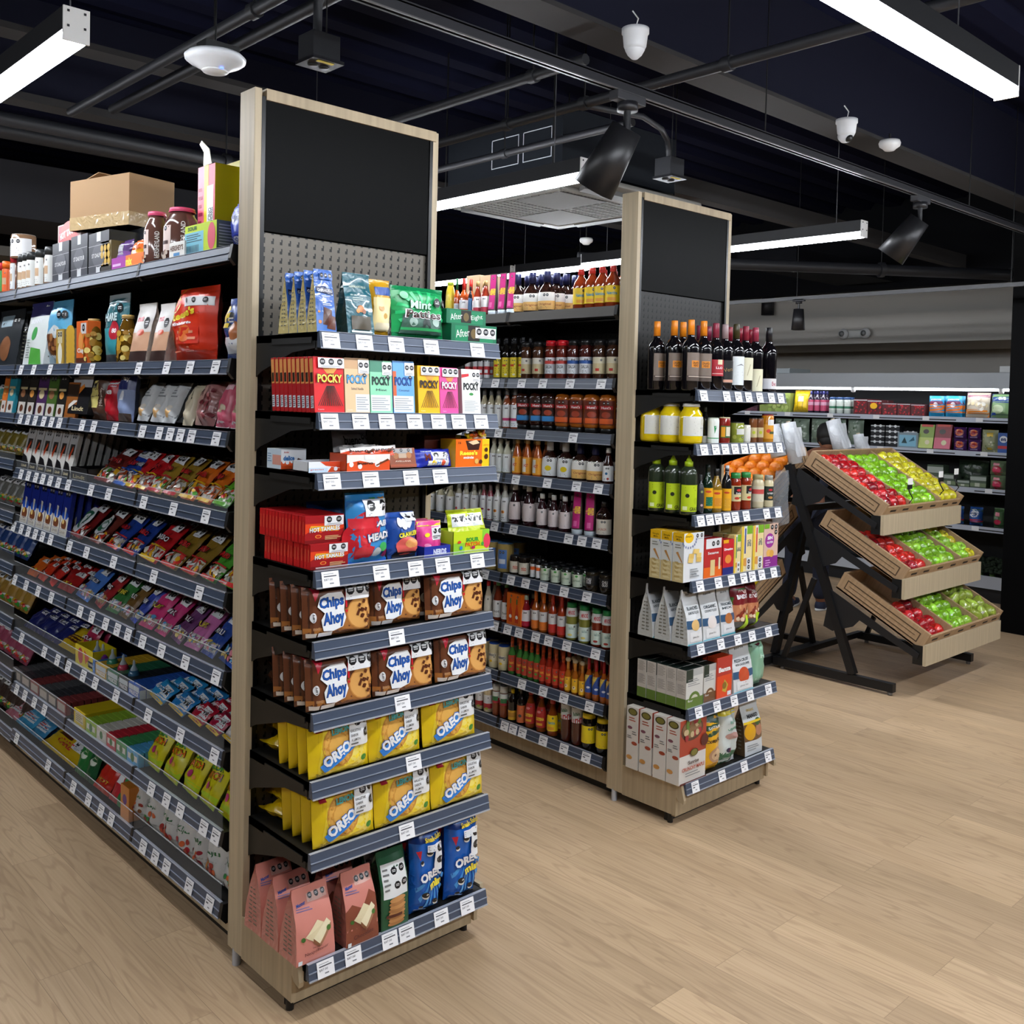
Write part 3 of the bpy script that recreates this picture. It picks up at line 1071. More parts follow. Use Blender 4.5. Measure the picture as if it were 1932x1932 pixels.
def P_box(w, d, h, body='#c8141c', front=(), side=(), top=None, left=None, open_top=False, name='carton', parent=None, jag=0):
    m = MB()
    bm_ = mat(body, 0.4)
    if open_top:
        t = 0.003
        m.box(-w / 2, -d / 2, 0, w / 2, -d / 2 + t, h, bm_)
        m.box(-w / 2, d / 2 - t, 0, w / 2, d / 2, h, bm_)
        m.box(-w / 2, -d / 2, 0, -w / 2 + t, d / 2, h, bm_)
        m.box(w / 2 - t, -d / 2, 0, w / 2, d / 2, h, bm_)
        m.box(-w / 2, -d / 2, 0, w / 2, d / 2, t, bm_)
    else:
        m.box(-w / 2, -d / 2, 0, w / 2, d / 2, h, bm_, min(0.0015, w * 0.03, d * 0.04))
        if top:
            m.box(-w / 2 + 0.001, -d / 2 + 0.001, h - 0.0005, w / 2 - 0.001, d / 2 - 0.001, h + 0.0003, mat(top, 0.4))
    do_print(m, lambda u, v, o: (-w / 2 + u * w, -d / 2 - o, v * h), front, w, h)
    if side:
        do_print(m, lambda u, v, o: (-w / 2 - o, d / 2 - u * d, v * h), side, d, h)
        do_print(m, lambda u, v, o: (w / 2 + o, -d / 2 + u * d, v * h), side, d, h)
    return m


def bag_surf(w, t, h, a=4, c=6, seal=0.07, seed=0, wr=0.0022, waist=0.03):
    rnd = random.Random(seed)
    ph = [rnd.uniform(0, 6.28) for _ in range(6)]

    def f(u, v):
        U, V = 2 * u - 1, (v - seal) / (1 - 2 * seal) * 2 - 1
        if abs(V) >= 1 or abs(U) >= 1:
            return 0.0
        return (1 - abs(U) ** a) * (1 - abs(V) ** c) ** 0.7

    def S(u, v, off=0.0, sgn=-1):
        q = f(u, v)
        wv = wr * (math.sin(7 * u + 9 * v + ph[0]) + 0.7 * math.sin(17 * u - 5 * v + ph[1]) + 0.5 * math.sin(29 * v + 4 * u + ph[2]))
        xx = (u - 0.5) * w * (1 - waist * math.sin(math.pi * max(0, min(1, v))))
        edge = 0.0012 * math.sin(v * 95 + ph[3]) if (u < 0.001 or u > 0.999) else 0
        y = sgn * (t / 2 * q + 0.0008) + wv * min(1, q * 3) + 0.35 * wv * (1 - min(1, q * 3))
        return (xx + edge, y + sgn * off, v * h)
    return S


def P_bag(w, t, h, body, front=(), a=4, c=6, seal=0.07, seed=0, horiz=False, wr=0.0022, rough=0.28, back=None, waist=0.03, sealcol=None):
    """pillow bag; horiz=True: crimped ends left and right instead of top and bottom"""
    m = MB()
    nu, nv = 12, 16
    if horiz:
        S0 = bag_surf(h, t, w, a, c, seal, seed, wr, waist * 0.3)

        def S(u, v, off=0.0, sgn=-1):
            p = S0(v, u, off, sgn)
            return (p[2] - w / 2, p[1], p[0] + h / 2)
        nu, nv = 16, 12
    else:
        S = bag_surf(w, t, h, a, c, seal, seed, wr, waist)
    mt = foil(body, rough)
    for sgn in (-1, 1):
        vs_ = [S(i / nu, j / nv, 0, sgn) for j in range(nv + 1) for i in range(nu + 1)]
        fs = [(j * (nu + 1) + i, j * (nu + 1) + i + 1, (j + 1) * (nu + 1) + i + 1, (j + 1) * (nu + 1) + i) for j in range(nv) for i in range(nu)]
        if sgn > 0:
            fs = [f[::-1] for f in fs]
        m.add(vs_, fs, mt if sgn < 0 or not back else foil(back), True)
    do_print(m, lambda u, v, o: S(u, v, o, -1), front, w, h, 0.0012, 0.0003, 0.09, 0.3)
    return m


def P_gusset(w, d, h, body, front=(), side='#d9cf9a', sideprint=True, seed=0, taper=1.25, sealh=0.10, frontcol=None, topw=1.0):
    """block-bottom bag that tapers to a flat sealed top; side gussets folded inwards"""
    rnd = random.Random(seed)
    ph = rnd.uniform(0, 6)
    m = MB()
    vt = 1 - sealh
    nv, nu = 12, 8

    def dep(v):
        return d / 2 * max(0.0, 1 - (max(0.0, v) / vt) ** taper) + 0.0015 if v < vt else 0.0015

    def S(u, v, off=0, sgn=-1):
        bul = 0.10 * d * math.sin(math.pi * u) * math.sin(math.pi * min(1, v / vt)) if v < vt else 0
        wv = 0.0012 * math.sin(11 * v + 6 * u + ph) + 0.0008 * math.sin(23 * v - 9 * u + ph)
        ww = w * (1 - (1 - topw) * v)
        return ((u - 0.5) * ww, sgn * (dep(v) + bul) + wv * min(1, v * 4) + sgn * off, v * h)
    mt = foil(body)
    fc = foil(frontcol) if frontcol else mt
    for sgn in (-1, 1):
        vs_ = [S(i / nu, j / nv, 0, sgn) for j in range(nv + 1) for i in range(nu + 1)]
        fs = [(j * (nu + 1) + i, j * (nu + 1) + i + 1, (j + 1) * (nu + 1) + i + 1, (j + 1) * (nu + 1) + i) for j in range(nv) for i in range(nu)]
        m.add(vs_, fs if sgn < 0 else [f[::-1] for f in fs], fc if sgn < 0 else mt, True)
    sm_ = foil(side)
    for sx in (0, 1):
        vs_ = []
        for j in range(nv + 1):
            v = j / nv
            a, b = S(sx, v, 0, -1), S(sx, v, 0, 1)
            cr = (0.12 * d * min(1, (v / vt)) ** 1.5 + 0.001) * (1 if sx == 0 else -1)
            vs_ += [a, ((a[0] + b[0]) / 2 + cr, (a[1] + b[1]) / 2, v * h), b]
        fs = []
        for j in range(nv):
            for q in range(2):
                f = (j * 3 + q, j * 3 + q + 1, (j + 1) * 3 + q + 1, (j + 1) * 3 + q)
                fs.append(f if sx == 1 else f[::-1])
        m.add(vs_, fs, sm_)
        if sideprint:
            for j in range(9):
                v0 = 0.12 + j * 0.065
                dd = dep(v0) * 0.55
                for q in (-1, 1):
                    x = (-w / 2 - 0.0006) if sx == 0 else (w / 2 + 0.0006)
                    m.add([(x, q * dd * 0.9, v0 * h), (x, q * dd * 0.15, v0 * h), (x, q * dd * 0.15, (v0 + 0.02) * h), (x, q * dd * 0.9, (v0 + 0.02) * h)], [(0, 1, 2, 3)], mat('#6d6a5c', 0.5))
    do_print(m, lambda u, v, o: S(u, v, o, -1), front, w, h, 0.0011, 0.0003, 0.1, 0.3)
    return m


PROF = {
    'sauce': ([(.92, 0), (1, .015), (1, .58), (.93, .67), (.62, .76), (.40, .82), (.38, .86)], (.42, .86, 1)),
    'dress': ([(.92, 0), (1, .02), (1, .55), (.9, .64), (.6, .73), (.42, .80), (.40, .86)], (.46, .84, 1)),
    'wine': ([(.95, 0), (1, .012), (1, .60), (.95, .655), (.72, .705), (.5, .735), (.42, .77), (.39, .80)], (.41, .785, 1)),
    'flask': ([(.88, 0), (.94, .02), (1, .12), (1, .38), (.92, .52), (.62, .64), (.36, .70), (.34, .76)], (.40, .73, 1)),
    'jar': ([(.93, 0), (1, .03), (1, .72), (.93, .80), (.82, .84), (.82, .88)], (.88, .86, 1)),
    'bigjar': ([(.85, 0), (.97, .04), (1, .12), (1, .62), (.9, .76), (.68, .86), (.66, .92)], (.72, .92, 1)),
    'hot': ([(.92, 0), (1, .015), (1, .50), (.9, .57), (.5, .66), (.40, .72), (.36, .78)], (.42, .70, 1)),
    'taper': ([(.92, 0), (1, .02), (.98, .45), (.75, .62), (.45, .76), (.38, .86)], (.44, .86, 1)),
    'inv': ([(.72, .13), (.9, .17), (1, .30), (.92, .52), (1, .72), (.98, .88), (.8, .96), (.3, 1.0)], None),
    'can': ([(.95, 0), (1, .03), (1, .93), (.95, .96)], (.96, .95, 1)),
    'nozzle': ([(.92, 0), (1, .02), (1, .66), (.9, .74), (.6, .79), (.45, .80)], (.5, .80, .88)),
    'spice': ([(.95, 0), (1, .03), (1, .72), (.9, .78)], (1.0, .79, 1)),
}


def P_bottle(root, kind, D, h, glass, cap, label=None, sy=1.0, items=(), lz=(0.1, 0.5), span=165, capmat=None, sleeve=None, rough=None, n=18, faces=0.0):
    """children body, cap, label under root"""
    prof, cp = PROF[kind]
    r = D / 2
    m = MB()
    gm = mat(glass, 0.1 if rough is None else rough, 0, '', 0.5)
    m.lathe([(0.0, prof[0][1] * h)] + [(a * r, z * h) for a, z in prof], gm, n, 1, sy)
    m.build('body', root)
    if cp:
        c = MB()
        a, z0, z1 = cp
        cm_ = capmat or mat(cap, 0.35)
        c.lathe([(0, z0 * h), (a * r, z0 * h), (a * r * (0.96 if kind != 'wine' else 0.92), z1 * h - 0.001), (a * r * 0.85, z1 * h), (0, z1 * h)], cm_, n)
        if kind in ('sauce', 'dress', 'jar', 'bigjar'):
            c.lathe([(a * r * 1.03, z0 * h), (a * r * 1.03, z0 * h + 0.002)], cm_, n)
        if kind == 'nozzle':
            c.lathe([(a * r * .75, z1 * h), (a * r * .2, h * .96), (a * r * .12, h)], cm_, 12)
        if sleeve:
            c.lathe([(a * r * 1.015, z0 * h), (a * r * 1.015, (z0 * .45 + z1 * .55) * h)], mat(sleeve, 0.4), n)
        c.build('cap', root)
    elif kind == 'inv':
        MB().lathe([(0, 0), (.78 * r, 0), (.78 * r, .12 * h), (.70 * r, .14 * h), (0, .14 * h)], mat(cap, 0.35), n, 1, sy).build('cap', root)
    if label is not None or items:
        l = MB()
        sp = R_(span)

        def rad(v):
            z = lz[0] + (lz[1] - lz[0]) * v
            q = prof
            for i in range(len(q) - 1):
                if q[i][1] <= z <= q[i + 1][1]:
                    tt = (z - q[i][1]) / max(1e-6, q[i + 1][1] - q[i][1])
                    return (q[i][0] + (q[i + 1][0] - q[i][0]) * tt) * r
            return r

        def S(u, v, off):
            a = (u - 0.5) * sp + faces
            rr = rad(v) * 1.004 + off
            return (rr * math.sin(a), -rr * math.cos(a) * sy, (lz[0] + (lz[1] - lz[0]) * v) * h)
        its = ([('r', 0, 0, 1, 1, label)] if label else []) + list(items)
        do_print(l, S, its, r * sp, (lz[1] - lz[0]) * h, 0.0003, 0.0002, 0.08, 0.4)
        l.build('label', root)


LAB0 = [('s', .32, .62, .72, .96, 2), ('l', .34, .12, .66, .5, 3, '#777777')]


def lab(text=None, tcol='#222222', band=None, bandcol='#c8141c', seal='r', ty=.36, th=.16, tw=.4, extra=()):
    it = []
    if band:
        it.append(('r', 0, band[0], 1, band[1], bandcol))
    it += list(extra)
    if text:
        it.append(('t', text, .5, ty, tw, th, tcol))
    if seal == 'r':
        it += [('o', .62, .84, .055), ('o', .5, .84, .055)]
    elif seal == '1':
        it += [('o', .60, .82, .06)]
    it.append(('l', .36, .04, .64, .2, 2, '#6f6f6f'))
    return it


# ---------------------------------------------------------------- placing
def finish(o, name, loc, rz, lean=0.0, yaw=0.0, roll=0.0):
    o.location = loc
    o.rotation_euler = (lean, roll, rz + yaw)
    return o


def mesh_thing(mb, name):
    o = mb.build(name)
    FRESH.add(o.name)
    return o


def flat(S, maker, pxL, pxR, vtop, thick, dep, name, label, cat, group=None, rows=1, pitch=None, lean=0.0, yaw=0.0, dz=0.0, vt_u=None, behind='behind the front one', hmul=1.0, roll=0.0, h=None):
    """flat-faced pack: front lower corners at columns pxL, pxR; top at row vtop; returns width, height"""
    a, b = S.s_at(pxL, dep, dz), S.s_at(pxR, dep, dz)
    wv = abs(b - a)
    s = (a + b) / 2
    hh = h if h else (S.h_at(vtop, s, dep) - dz) * hmul
    root = maker(wv, thick, hh)
    FRESH.add(root.name)
    for r in range(rows):
        o = root if r == 0 else copy_tree(root)
        p = S.pos(s, dep + thick / 2 + r * (pitch or thick), dz + abs(math.sin(lean)) * thick / 2 + 0.0008)
        jit = 0 if r == 0 else random.uniform(-0.03, 0.03)
        finish(o, name, p, S.rz(), -lean, yaw + jit, roll)
        lb = label if r == 0 else label + ', %s %s' % (ordw(r), behind)
        tag(o, lb, cat, group)
    return wv, hh


def mk(builder, name, **kw):
    def f(w_, d_, h_):
        return mesh_thing(builder(w_, d_, h_, **kw), name)
    return f


def round_row(S, pxs, pxw, vtop, dep, build, name, desc, cat, depth_rows=1, pitch=None, dzs=None, hfix=None, Dfix=None, where=None, yawf=None, rowstart=0):
    """round things at columns pxs (centres); copies share one build; pxw = silhouette width"""
    if not pxs:
        return
    n = len(pxs)
    i0 = n // 2
    s0 = S.s_at(pxs[i0], dep + 0.03)
    D = Dfix or pxw * S.dist(s0, dep + 0.03) / FPX
    hh = hfix or S.h_at(vtop, s0, dep + D / 2)
    root = empty(name)
    build(root, D, hh)
    FRESH.add(root.name)
    where = where or S.place
    first = True
    for r in range(depth_rows):
        for i, u in enumerate(pxs):
            s = S.s_at(u, dep + D / 2)
            if r:
                s += random.uniform(-0.004, 0.004)
            o = root if first else copy_tree(root)
            first = False
            p = S.pos(s, dep + D / 2 + r * (pitch or D * 1.05), 0.0008)
            finish(o, name, p, S.rz(), 0, (yawf if yawf is not None else 0) + random.uniform(-0.25, 0.25))
            bits = desc
            if n > 1:
                bits += ', %s of %s' % (ordw(i + 1), NUM[n] if n < 13 else str(n))
            if r:
                bits += ' ' + ('behind' if r == 1 else ordw(r) + ' behind')
            tag(o, bits + ', ' + where, cat, desc + 's')

# ================================================================ NEARER END CAP: PRODUCTS
ax = lambda x: 470 + x / 4.025
b6 = lambda y: 480 + y / 4.025
b7 = lambda y: 900 + y / 4.025
cx8 = lambda x: 440 + x / 3.332
dy8 = lambda y: 1350 + y / 3.332

# --- top shelf
S = E1[0]
N1 = 'top shelf of nearer end cap'
choc_sq = [('r', .0, .0, 1, .32, '#3f6fb8'), ('p', [(.3, .12), (.75, .10), (.8, .36), (.35, .40)], '#4a2418'), ('p', [(.5, .06), (.95, .04), (1, .25), (.6, .28)], '#5b2c1c'), ('d', .17, .16, .08, '#c97a35'), ('d', .12, .32, .05, '#d58a42'),
           ('p', [(.08, .64), (.92, .60), (.92, .69), (.08, .73)], '#16224a'), ('t', 'GHIRARDELLI', .5, .665, .78, .05, WHT, .012), ('t', 'SQUARES', .5, .57, .42, .028, '#dfe6f2', .0), ('t', 'CARAMELO Y SAL', .5, .50, .7, .026, WHT, .006), ('l', .3, .42, .85, .47, 2, '#cfd8ea'),
           ('p', [(.3, .73), (.5, .79), (.7, .73)], '#c9cfd8'), ('s', .26, .84, .98, .95, 3, '#2a5fae')]
flat(S, mk(P_gusset, 'chocolate_bag', body='#1d3f86', frontcol='#2f62b4', front=choc_sq, side='#d6c684', topw=.92), 597, 634, b6(112), .050, 0.004, 'chocolate_bag', 'blue chocolate square bag with tan gussets, ' + N1, 'snack bag', 'blue chocolate square bags', rows=4, pitch=.047, behind='in line behind')
teal = [('t', 'GHIRARDELLI', .5, .78, .6, .035, '#c8d6c0', .008), ('t', 'SEA SALT CARAMEL', .5, .64, .62, .025, '#dfe8e0', .004), ('l', .25, .55, .75, .61, 2, '#b9cfc9'), ('d', .5, .42, .13, '#b9702f', .9), ('d', .38, .38, .07, '#cf8a3c'), ('d', .62, .38, .08, '#8a4a22'), ('r', .14, .08, .86, .3, '#4b4436'), ('r', .12, .03, .88, .06, '#d8e3e0')]
flat(S, mk(P_gusset, 'caramel_bag', body='#0b4450', frontcol='#0d5562', front=teal, side='#0a3c48', sideprint=False), 656, 706, b6(140), .065, 0.0, 'caramel_bag', 'dark teal caramel chocolate bag, top shelf of nearer end cap', 'snack bag')
gold = [('r', .15, .72, .85, .86, '#274f9b'), ('r', .1, .1, .9, .68, '#f3dfa2'), ('d', .4, .5, .14, '#b98a4a'), ('d', .6, .36, .12, '#cda25c'), ('r', .2, .12, .8, .24, '#efe4c4')]
flat(S, mk(P_bag, 'wafer_bag', body='#c9971f', front=gold, c=8), 702, 742, b6(190), .055, 0.02, 'wafer_bag', 'shiny gold snack bag, top shelf of nearer end cap', 'snack bag')
rays = [('r', 0, .1, 1, .9, '#1f9c57')]
for i in range(16):
    a0 = i * 22.5
    rays.append(('p', [(.5, .5), (.5 + .47 * math.cos(R_(a0)), .5 + .42 * math.sin(R_(a0))), (.5 + .47 * math.cos(R_(a0 + 9)), .5 + .42 * math.sin(R_(a0 + 9)))], '#2fc074'))
rays += [('p', [(.1, .08), (.92, .08), (.86, .46), (.12, .42)], '#3c5f52'), ('d', .3, .3, .07, '#8fa79c'), ('d', .55, .26, .09, '#26332f'), ('d', .75, .32, .07, '#9db5ab'), ('r', .1, .14, .9, .19, '#2ea866')]
rays += [('t', 'Mint', .44, .63, .42, .17, '#0c3f26', .08), ('t', 'Mint', .44, .63, .40, .155, '#bdf0cf', .03), ('t', 'Patties', .5, .45, .72, .17, WHT, .10), ('t', 'Patties', .5, .45, .68, .15, '#3b2620', .03), ('o', .76, .7, .075), ('o', .92, .7, .06), ('d', .15, .8, .06, '#8fd0a8')]
flat(S, mk(P_bag, 'mint_candy_pouch', body='#12804a', front=rays, a=4, c=5, seal=.05), 748, 846, b6(252), .055, 0.004, 'mint_candy_pouch', 'wide green mint candy pouch, top shelf of nearer end cap', 'snack bag', lean=.06)
ae = [('r', .0, .0, 1, 1, '#0e6b49'), ('r', .08, .06, .92, .9, '#128055'), ('r', .36, .1, .62, .95, '#1d1712'), ('d', .49, .5, .07, '#6d5a34', 1.2), ('t', 'After', .24, .5, .3, .42, '#e8f0ea', .0, 8), ('t', 'Eight', .76, .5, .3, .4, '#e8f0ea', .0, 8)]
flat(S, mk(P_box, 'mint_box', body='#0b5c3e', front=ae + [('s', .52, .28, .98, .86, 3)]), 851, 936, b6(538), .05, -0.002, 'mint_box', 'dark green mint chocolate box, the lower of two on top shelf', 'box', 'green mint boxes')
w_, h_ = S.s_at(920, 0) - S.s_at(842, 0), .0
hh = S.h_at(b6(538), S.s_at(890, 0), 0)
flat(S, mk(P_box, 'mint_box', body='#0b5c3e', front=ae), 842, 916, b6(424), .05, 0.012, 'mint_box', 'dark green mint chocolate box stacked on the lower one', 'box', 'green mint boxes', dz=hh + .001)

# --- second shelf: stick biscuit boxes
S = E1[1]


def pocky(bg, tc, n=9, sub=None, stick='#3a1d12', sticker=0, extra=(), nsticks=12):
    it = [('r', 0, 0, 1, 1, bg)] + list(extra)
    for i in range(nsticks):
        a = (i - (nsticks - 1) / 2) / nsticks
        it.append(('p', [(.52 + a * .22, .48), (.54 + a * .22, .48), (.53 + a * .85, .12), (.50 + a * .85, .12)], stick))
        it.append(('p', [(.52 + a * .18, .70), (.545 + a * .18, .70), (.55 + a * .62, .86), (.52 + a * .62, .86)], '#e0a24a'))
    it += [('t', 'POCKY', .5, .61, .86, .17, '#1c1c22' if tc != '#1d1d22' else tc, .06), ('t', 'POCKY', .5, .61, .82, .15, tc, .03)]
    if sub:
        it.append(('t', sub, .5, .44, .5, .045, '#3b4450', .0))
    if sticker == 0:
        it.append(('s', .12, .80, 1.0, .98, 3))
    elif sticker == 1:
        it += [('s', .55, .72, 1.0, .97, 2), ('o', .8, .69, .07)]
    it += [('t', '2 packs', .17, .05, .2, .025, WHT, .0)]
    return it


base_l = 'second shelf, nearer end cap'
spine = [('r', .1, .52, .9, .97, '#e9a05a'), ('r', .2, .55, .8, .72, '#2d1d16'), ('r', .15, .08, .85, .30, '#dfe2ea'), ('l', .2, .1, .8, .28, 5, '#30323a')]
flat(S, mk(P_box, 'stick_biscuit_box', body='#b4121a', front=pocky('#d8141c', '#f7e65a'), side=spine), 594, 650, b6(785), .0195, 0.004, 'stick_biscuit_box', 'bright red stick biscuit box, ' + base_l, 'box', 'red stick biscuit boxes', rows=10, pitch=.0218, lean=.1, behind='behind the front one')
gy = '#e4e6e6'
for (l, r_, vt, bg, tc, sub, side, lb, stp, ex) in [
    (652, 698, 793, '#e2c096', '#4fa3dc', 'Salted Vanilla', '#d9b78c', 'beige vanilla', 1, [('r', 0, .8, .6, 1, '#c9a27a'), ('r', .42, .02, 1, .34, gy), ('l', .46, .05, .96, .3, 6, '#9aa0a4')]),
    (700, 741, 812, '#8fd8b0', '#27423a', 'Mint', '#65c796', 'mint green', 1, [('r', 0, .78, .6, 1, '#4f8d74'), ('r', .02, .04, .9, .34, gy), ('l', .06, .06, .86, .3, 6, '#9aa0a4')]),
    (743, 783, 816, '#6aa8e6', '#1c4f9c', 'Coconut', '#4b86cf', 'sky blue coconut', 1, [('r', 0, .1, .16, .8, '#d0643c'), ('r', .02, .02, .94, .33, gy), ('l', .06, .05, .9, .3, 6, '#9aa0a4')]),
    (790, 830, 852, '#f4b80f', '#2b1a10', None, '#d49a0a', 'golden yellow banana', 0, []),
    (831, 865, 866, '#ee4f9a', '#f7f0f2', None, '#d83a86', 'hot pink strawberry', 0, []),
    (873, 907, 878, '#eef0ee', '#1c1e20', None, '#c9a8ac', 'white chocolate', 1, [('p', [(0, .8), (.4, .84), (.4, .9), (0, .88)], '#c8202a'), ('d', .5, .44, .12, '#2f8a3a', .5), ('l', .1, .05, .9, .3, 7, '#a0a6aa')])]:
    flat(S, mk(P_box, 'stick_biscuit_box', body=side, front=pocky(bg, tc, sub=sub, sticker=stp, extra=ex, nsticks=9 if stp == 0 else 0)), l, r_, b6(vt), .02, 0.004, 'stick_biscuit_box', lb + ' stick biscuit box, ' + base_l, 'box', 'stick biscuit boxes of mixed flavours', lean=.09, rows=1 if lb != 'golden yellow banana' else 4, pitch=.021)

# --- third shelf: opened cartons of bars
S = E1[2]
kd = [('r', 0, 0, 1, .38, '#e2551f'), ('d', .1, .36, .06, WHT), ('d', .25, .33, .07, WHT), ('d', .42, .37, .06, WHT), ('d', .58, .33, .07, WHT), ('d', .8, .35, .08, WHT), ('p', [(.52, .12), (.82, .06), (.9, .42), (.66, .55)], '#4a2416'), ('t', 'delice', .3, .55, .44, .25, '#2e6fae', .04), ('t', 'kinder', .2, .85, .2, .1, '#b02a20', .02)]
flat(S, mk(P_box, 'snack_cake_box', body='#e6e8ea', front=kd, side=[('r', 0, .0, 1, 1, '#cfe0ee'), ('r', .4, .2, 1, .7, '#e0a090'), ('l', .05, .3, .35, .8, 4, '#7a9cc0')]), 530, 577, b6(1480), .075, 0.17, 'snack_cake_box', 'white and orange snack cake box at left, third shelf, nearer end cap', 'box')
milk = [('r', 0, 0, 1, 1, '#eceff2'), ('p', [(.45, .6), (1, .3), (1, 1), (.3, 1)], '#d94824'), ('r', 0, .0, .5, .42, '#c9def0'), ('t', 'gracias', .22, .25, .36, .2, '#cf6d5c', .01), ('p', [(.5, .0), (1, .0), (1, .5), (.8, .35), (.6, .5)], '#dd4f24'), ('d', .72, .3, .05, WHT)]
flat(S, mk(P_box, 'bar_carton', body='#d8dde2', front=milk, open_top=True), 582, 652, b6(1575), .08, 0.036, 'bar_carton', 'low open white and red bar carton, third shelf, nearer end cap', 'carton')
kb = [('r', 0, 0, 1, 1, '#df5122'), ('p', [(0, .5), (.3, .62), (.6, .45), (1, .62), (1, .95), (0, .95)], '#efe6e0'), ('d', .3, .3, .05, WHT), ('d', .1, .42, .05, WHT), ('d', .7, .42, .06, WHT), ('r', .4, .66, .64, .95, WHT), ('t', 'bueno', .42, .48, .36, .16, '#2a1c18', .02), ('p', [(.68, .3), (.98, .62), (.94, .7), (.66, .36)], '#6b3a20')]
flat(S, mk(P_box, 'bar_carton', body='#d24a1e', front=kb, open_top=True), 654, 735, b6(1515), .085, 0.004, 'bar_carton', 'open orange bar carton filled with wrapped bars, third shelf, nearer end cap', 'carton')
wr = [('r', .0, .2, 1, .6, '#d6451f'), ('t', 'bueno', .45, .62, .5, .3, '#241a1a', .02), ('d', .2, .25, .06, WHT), ('p', [(.7, .4), (.95, .7), (.9, .85), (.66, .5)], '#5a3020')]
sx0 = S.s_at(694, .03)
for i, (ds, dd, dz_, ln) in enumerate([(-.03, .02, .028, .5), (.035, .02, .03, .4), (0.0, .045, .036, .7), (.03, .06, .04, .9)]):
    o = mesh_thing(P_bag(.11, .02, .042, '#e6e2df', wr, horiz=True, seed=i), 'wrapped_bar')
    finish(o, 'wrapped_bar', S.pos(sx0 + ds, dd, dz_), 0, -ln, .1 * (i - 1.5))
    tag(o, ('left front', 'right front', 'middle', 'rear right')[i] + ' white wrapped bar lying in the open orange carton', 'candy bar', 'bars in the orange carton')
flat(S, mk(P_bag, 'candy_bag', body='#d9d5d4', front=[('r', .0, .02, 1, .35, '#7a2418'), ('t', 'bueno', .45, .68, .5, .26, '#2a1c18', .02), ('s', .68, .55, .98, .9, 2, '#9fa3a6'), ('p', [(.6, .05), (.9, .1), (.86, .5), (.64, .45)], '#5a2a1c')]), 640, 705, b6(1350), .05, .12, 'candy_bag', 'white chocolate bar bag at the back, third shelf, nearer end cap', 'snack bag', lean=.2)
hz = [('r', 0, .0, 1, 1, '#8a4526'), ('s', .05, .72, .9, .98, 3, '#a4a3a2'), ('d', .25, .6, .1, '#a5683c'), ('d', .75, .62, .1, '#b07444'), ('r', .35, .48, .65, .72, '#b99f88'), ('t', 'AVELLANA', .5, .32, .6, .07, '#ecd9c6', .01), ('r', 0, .04, 1, .16, '#a34a26')]
flat(S, mk(P_box, 'chocolate_box', body='#7a3c22', front=hz), 737, 786, b6(1490), .03, .004, 'chocolate_box', 'brown hazelnut chocolate box leaning back, third shelf, nearer end cap', 'box', lean=.25)
mm = [('r', .0, .0, 1, 1, '#2030a8'), ('s', .42, .3, .9, .8, 2), ('t', 'caramel', .3, .86, .3, .12, WHT, .02), ('t', 'M', .3, .5, .16, .4, '#6a2c20', .06), ('r', .3, .05, .9, .28, '#e6e6ea'), ('d', .45, .18, .05, '#e8c020'), ('d', .58, .16, .05, '#3a78d8'), ('d', .72, .18, .06, '#d84a20')]
flat(S, mk(P_bag, 'candy_bag', body='#1b2a9c', front=mm, horiz=True), 788, 857, b6(1495), .03, .004, 'candy_bag', 'bright blue caramel candy bag, third shelf, nearer end cap', 'snack bag', lean=.3, rows=3, pitch=.03)
rs = [('r', 0, 0, .78, 1, '#e56a12'), ('r', .78, 0, 1, 1, '#f3c318'), ('p', [(.28, .95), (.74, .95), (.68, .62), (.36, .62)], '#3a1a0e'), ('p', [(.36, .9), (.6, .98), (.7, .86), (.5, .8)], '#e8c9a0'), ('t', "Reese's", .38, .52, .52, .16, '#f7e43c', .05), ('t', 'minis', .38, .36, .3, .09, WHT, .04), ('d', .62, .22, .06, '#dcae5c'), ('d', .74, .2, .05, '#5a2c16'), ('d', .9, .62, .05, '#4a2413'), ('d', .9, .38, .06, '#4a2413'), ('t', '16', .1, .88, .08, .08, '#5a2410', .02), ('t', 'KING', .9, .8, .14, .05, '#d8841a', .02)]
flat(S, mk(P_box, 'candy_display_box', body='#d95f10', front=rs, side=[('r', 0, 0, 1, 1, '#e2a818')]), 859, 922, b6(1405), .07, .002, 'candy_display_box', 'orange and yellow peanut butter candy display box, third shelf right end', 'box')
flat(S, mk(P_box, 'candy_display_box', body='#5a1f0c', front=[('t', 'minis', .6, .4, .3, .3, '#c9b9a8', .03), ('r', .85, 0, 1, 1, '#b8a018')]), 800, 868, b6(1375), .09, .09, 'candy_display_box', 'dark orange candy box in shadow behind, third shelf, nearer end cap', 'box')
S_ = S
for i, (px_, yw) in enumerate(((893, .3), (903, -.2), (912, .5))):
    o = mesh_thing(P_bag(.05, .012, .03, '#e8c21c' if i != 1 else '#e9e4da', [('r', .2, .2, .8, .7, '#e56a12')], horiz=True, seed=i + 4), 'wrapped_candy')
    finish(o, 'wrapped_candy', S.pos(S.s_at(px_, .03), .03, .076 + .006 * i), 0, -.7, yw)
    tag(o, ('left', 'middle', 'right')[i] + ' small wrapped candy spilling out of the orange display box top', 'candy', 'wrapped candies on the orange box')

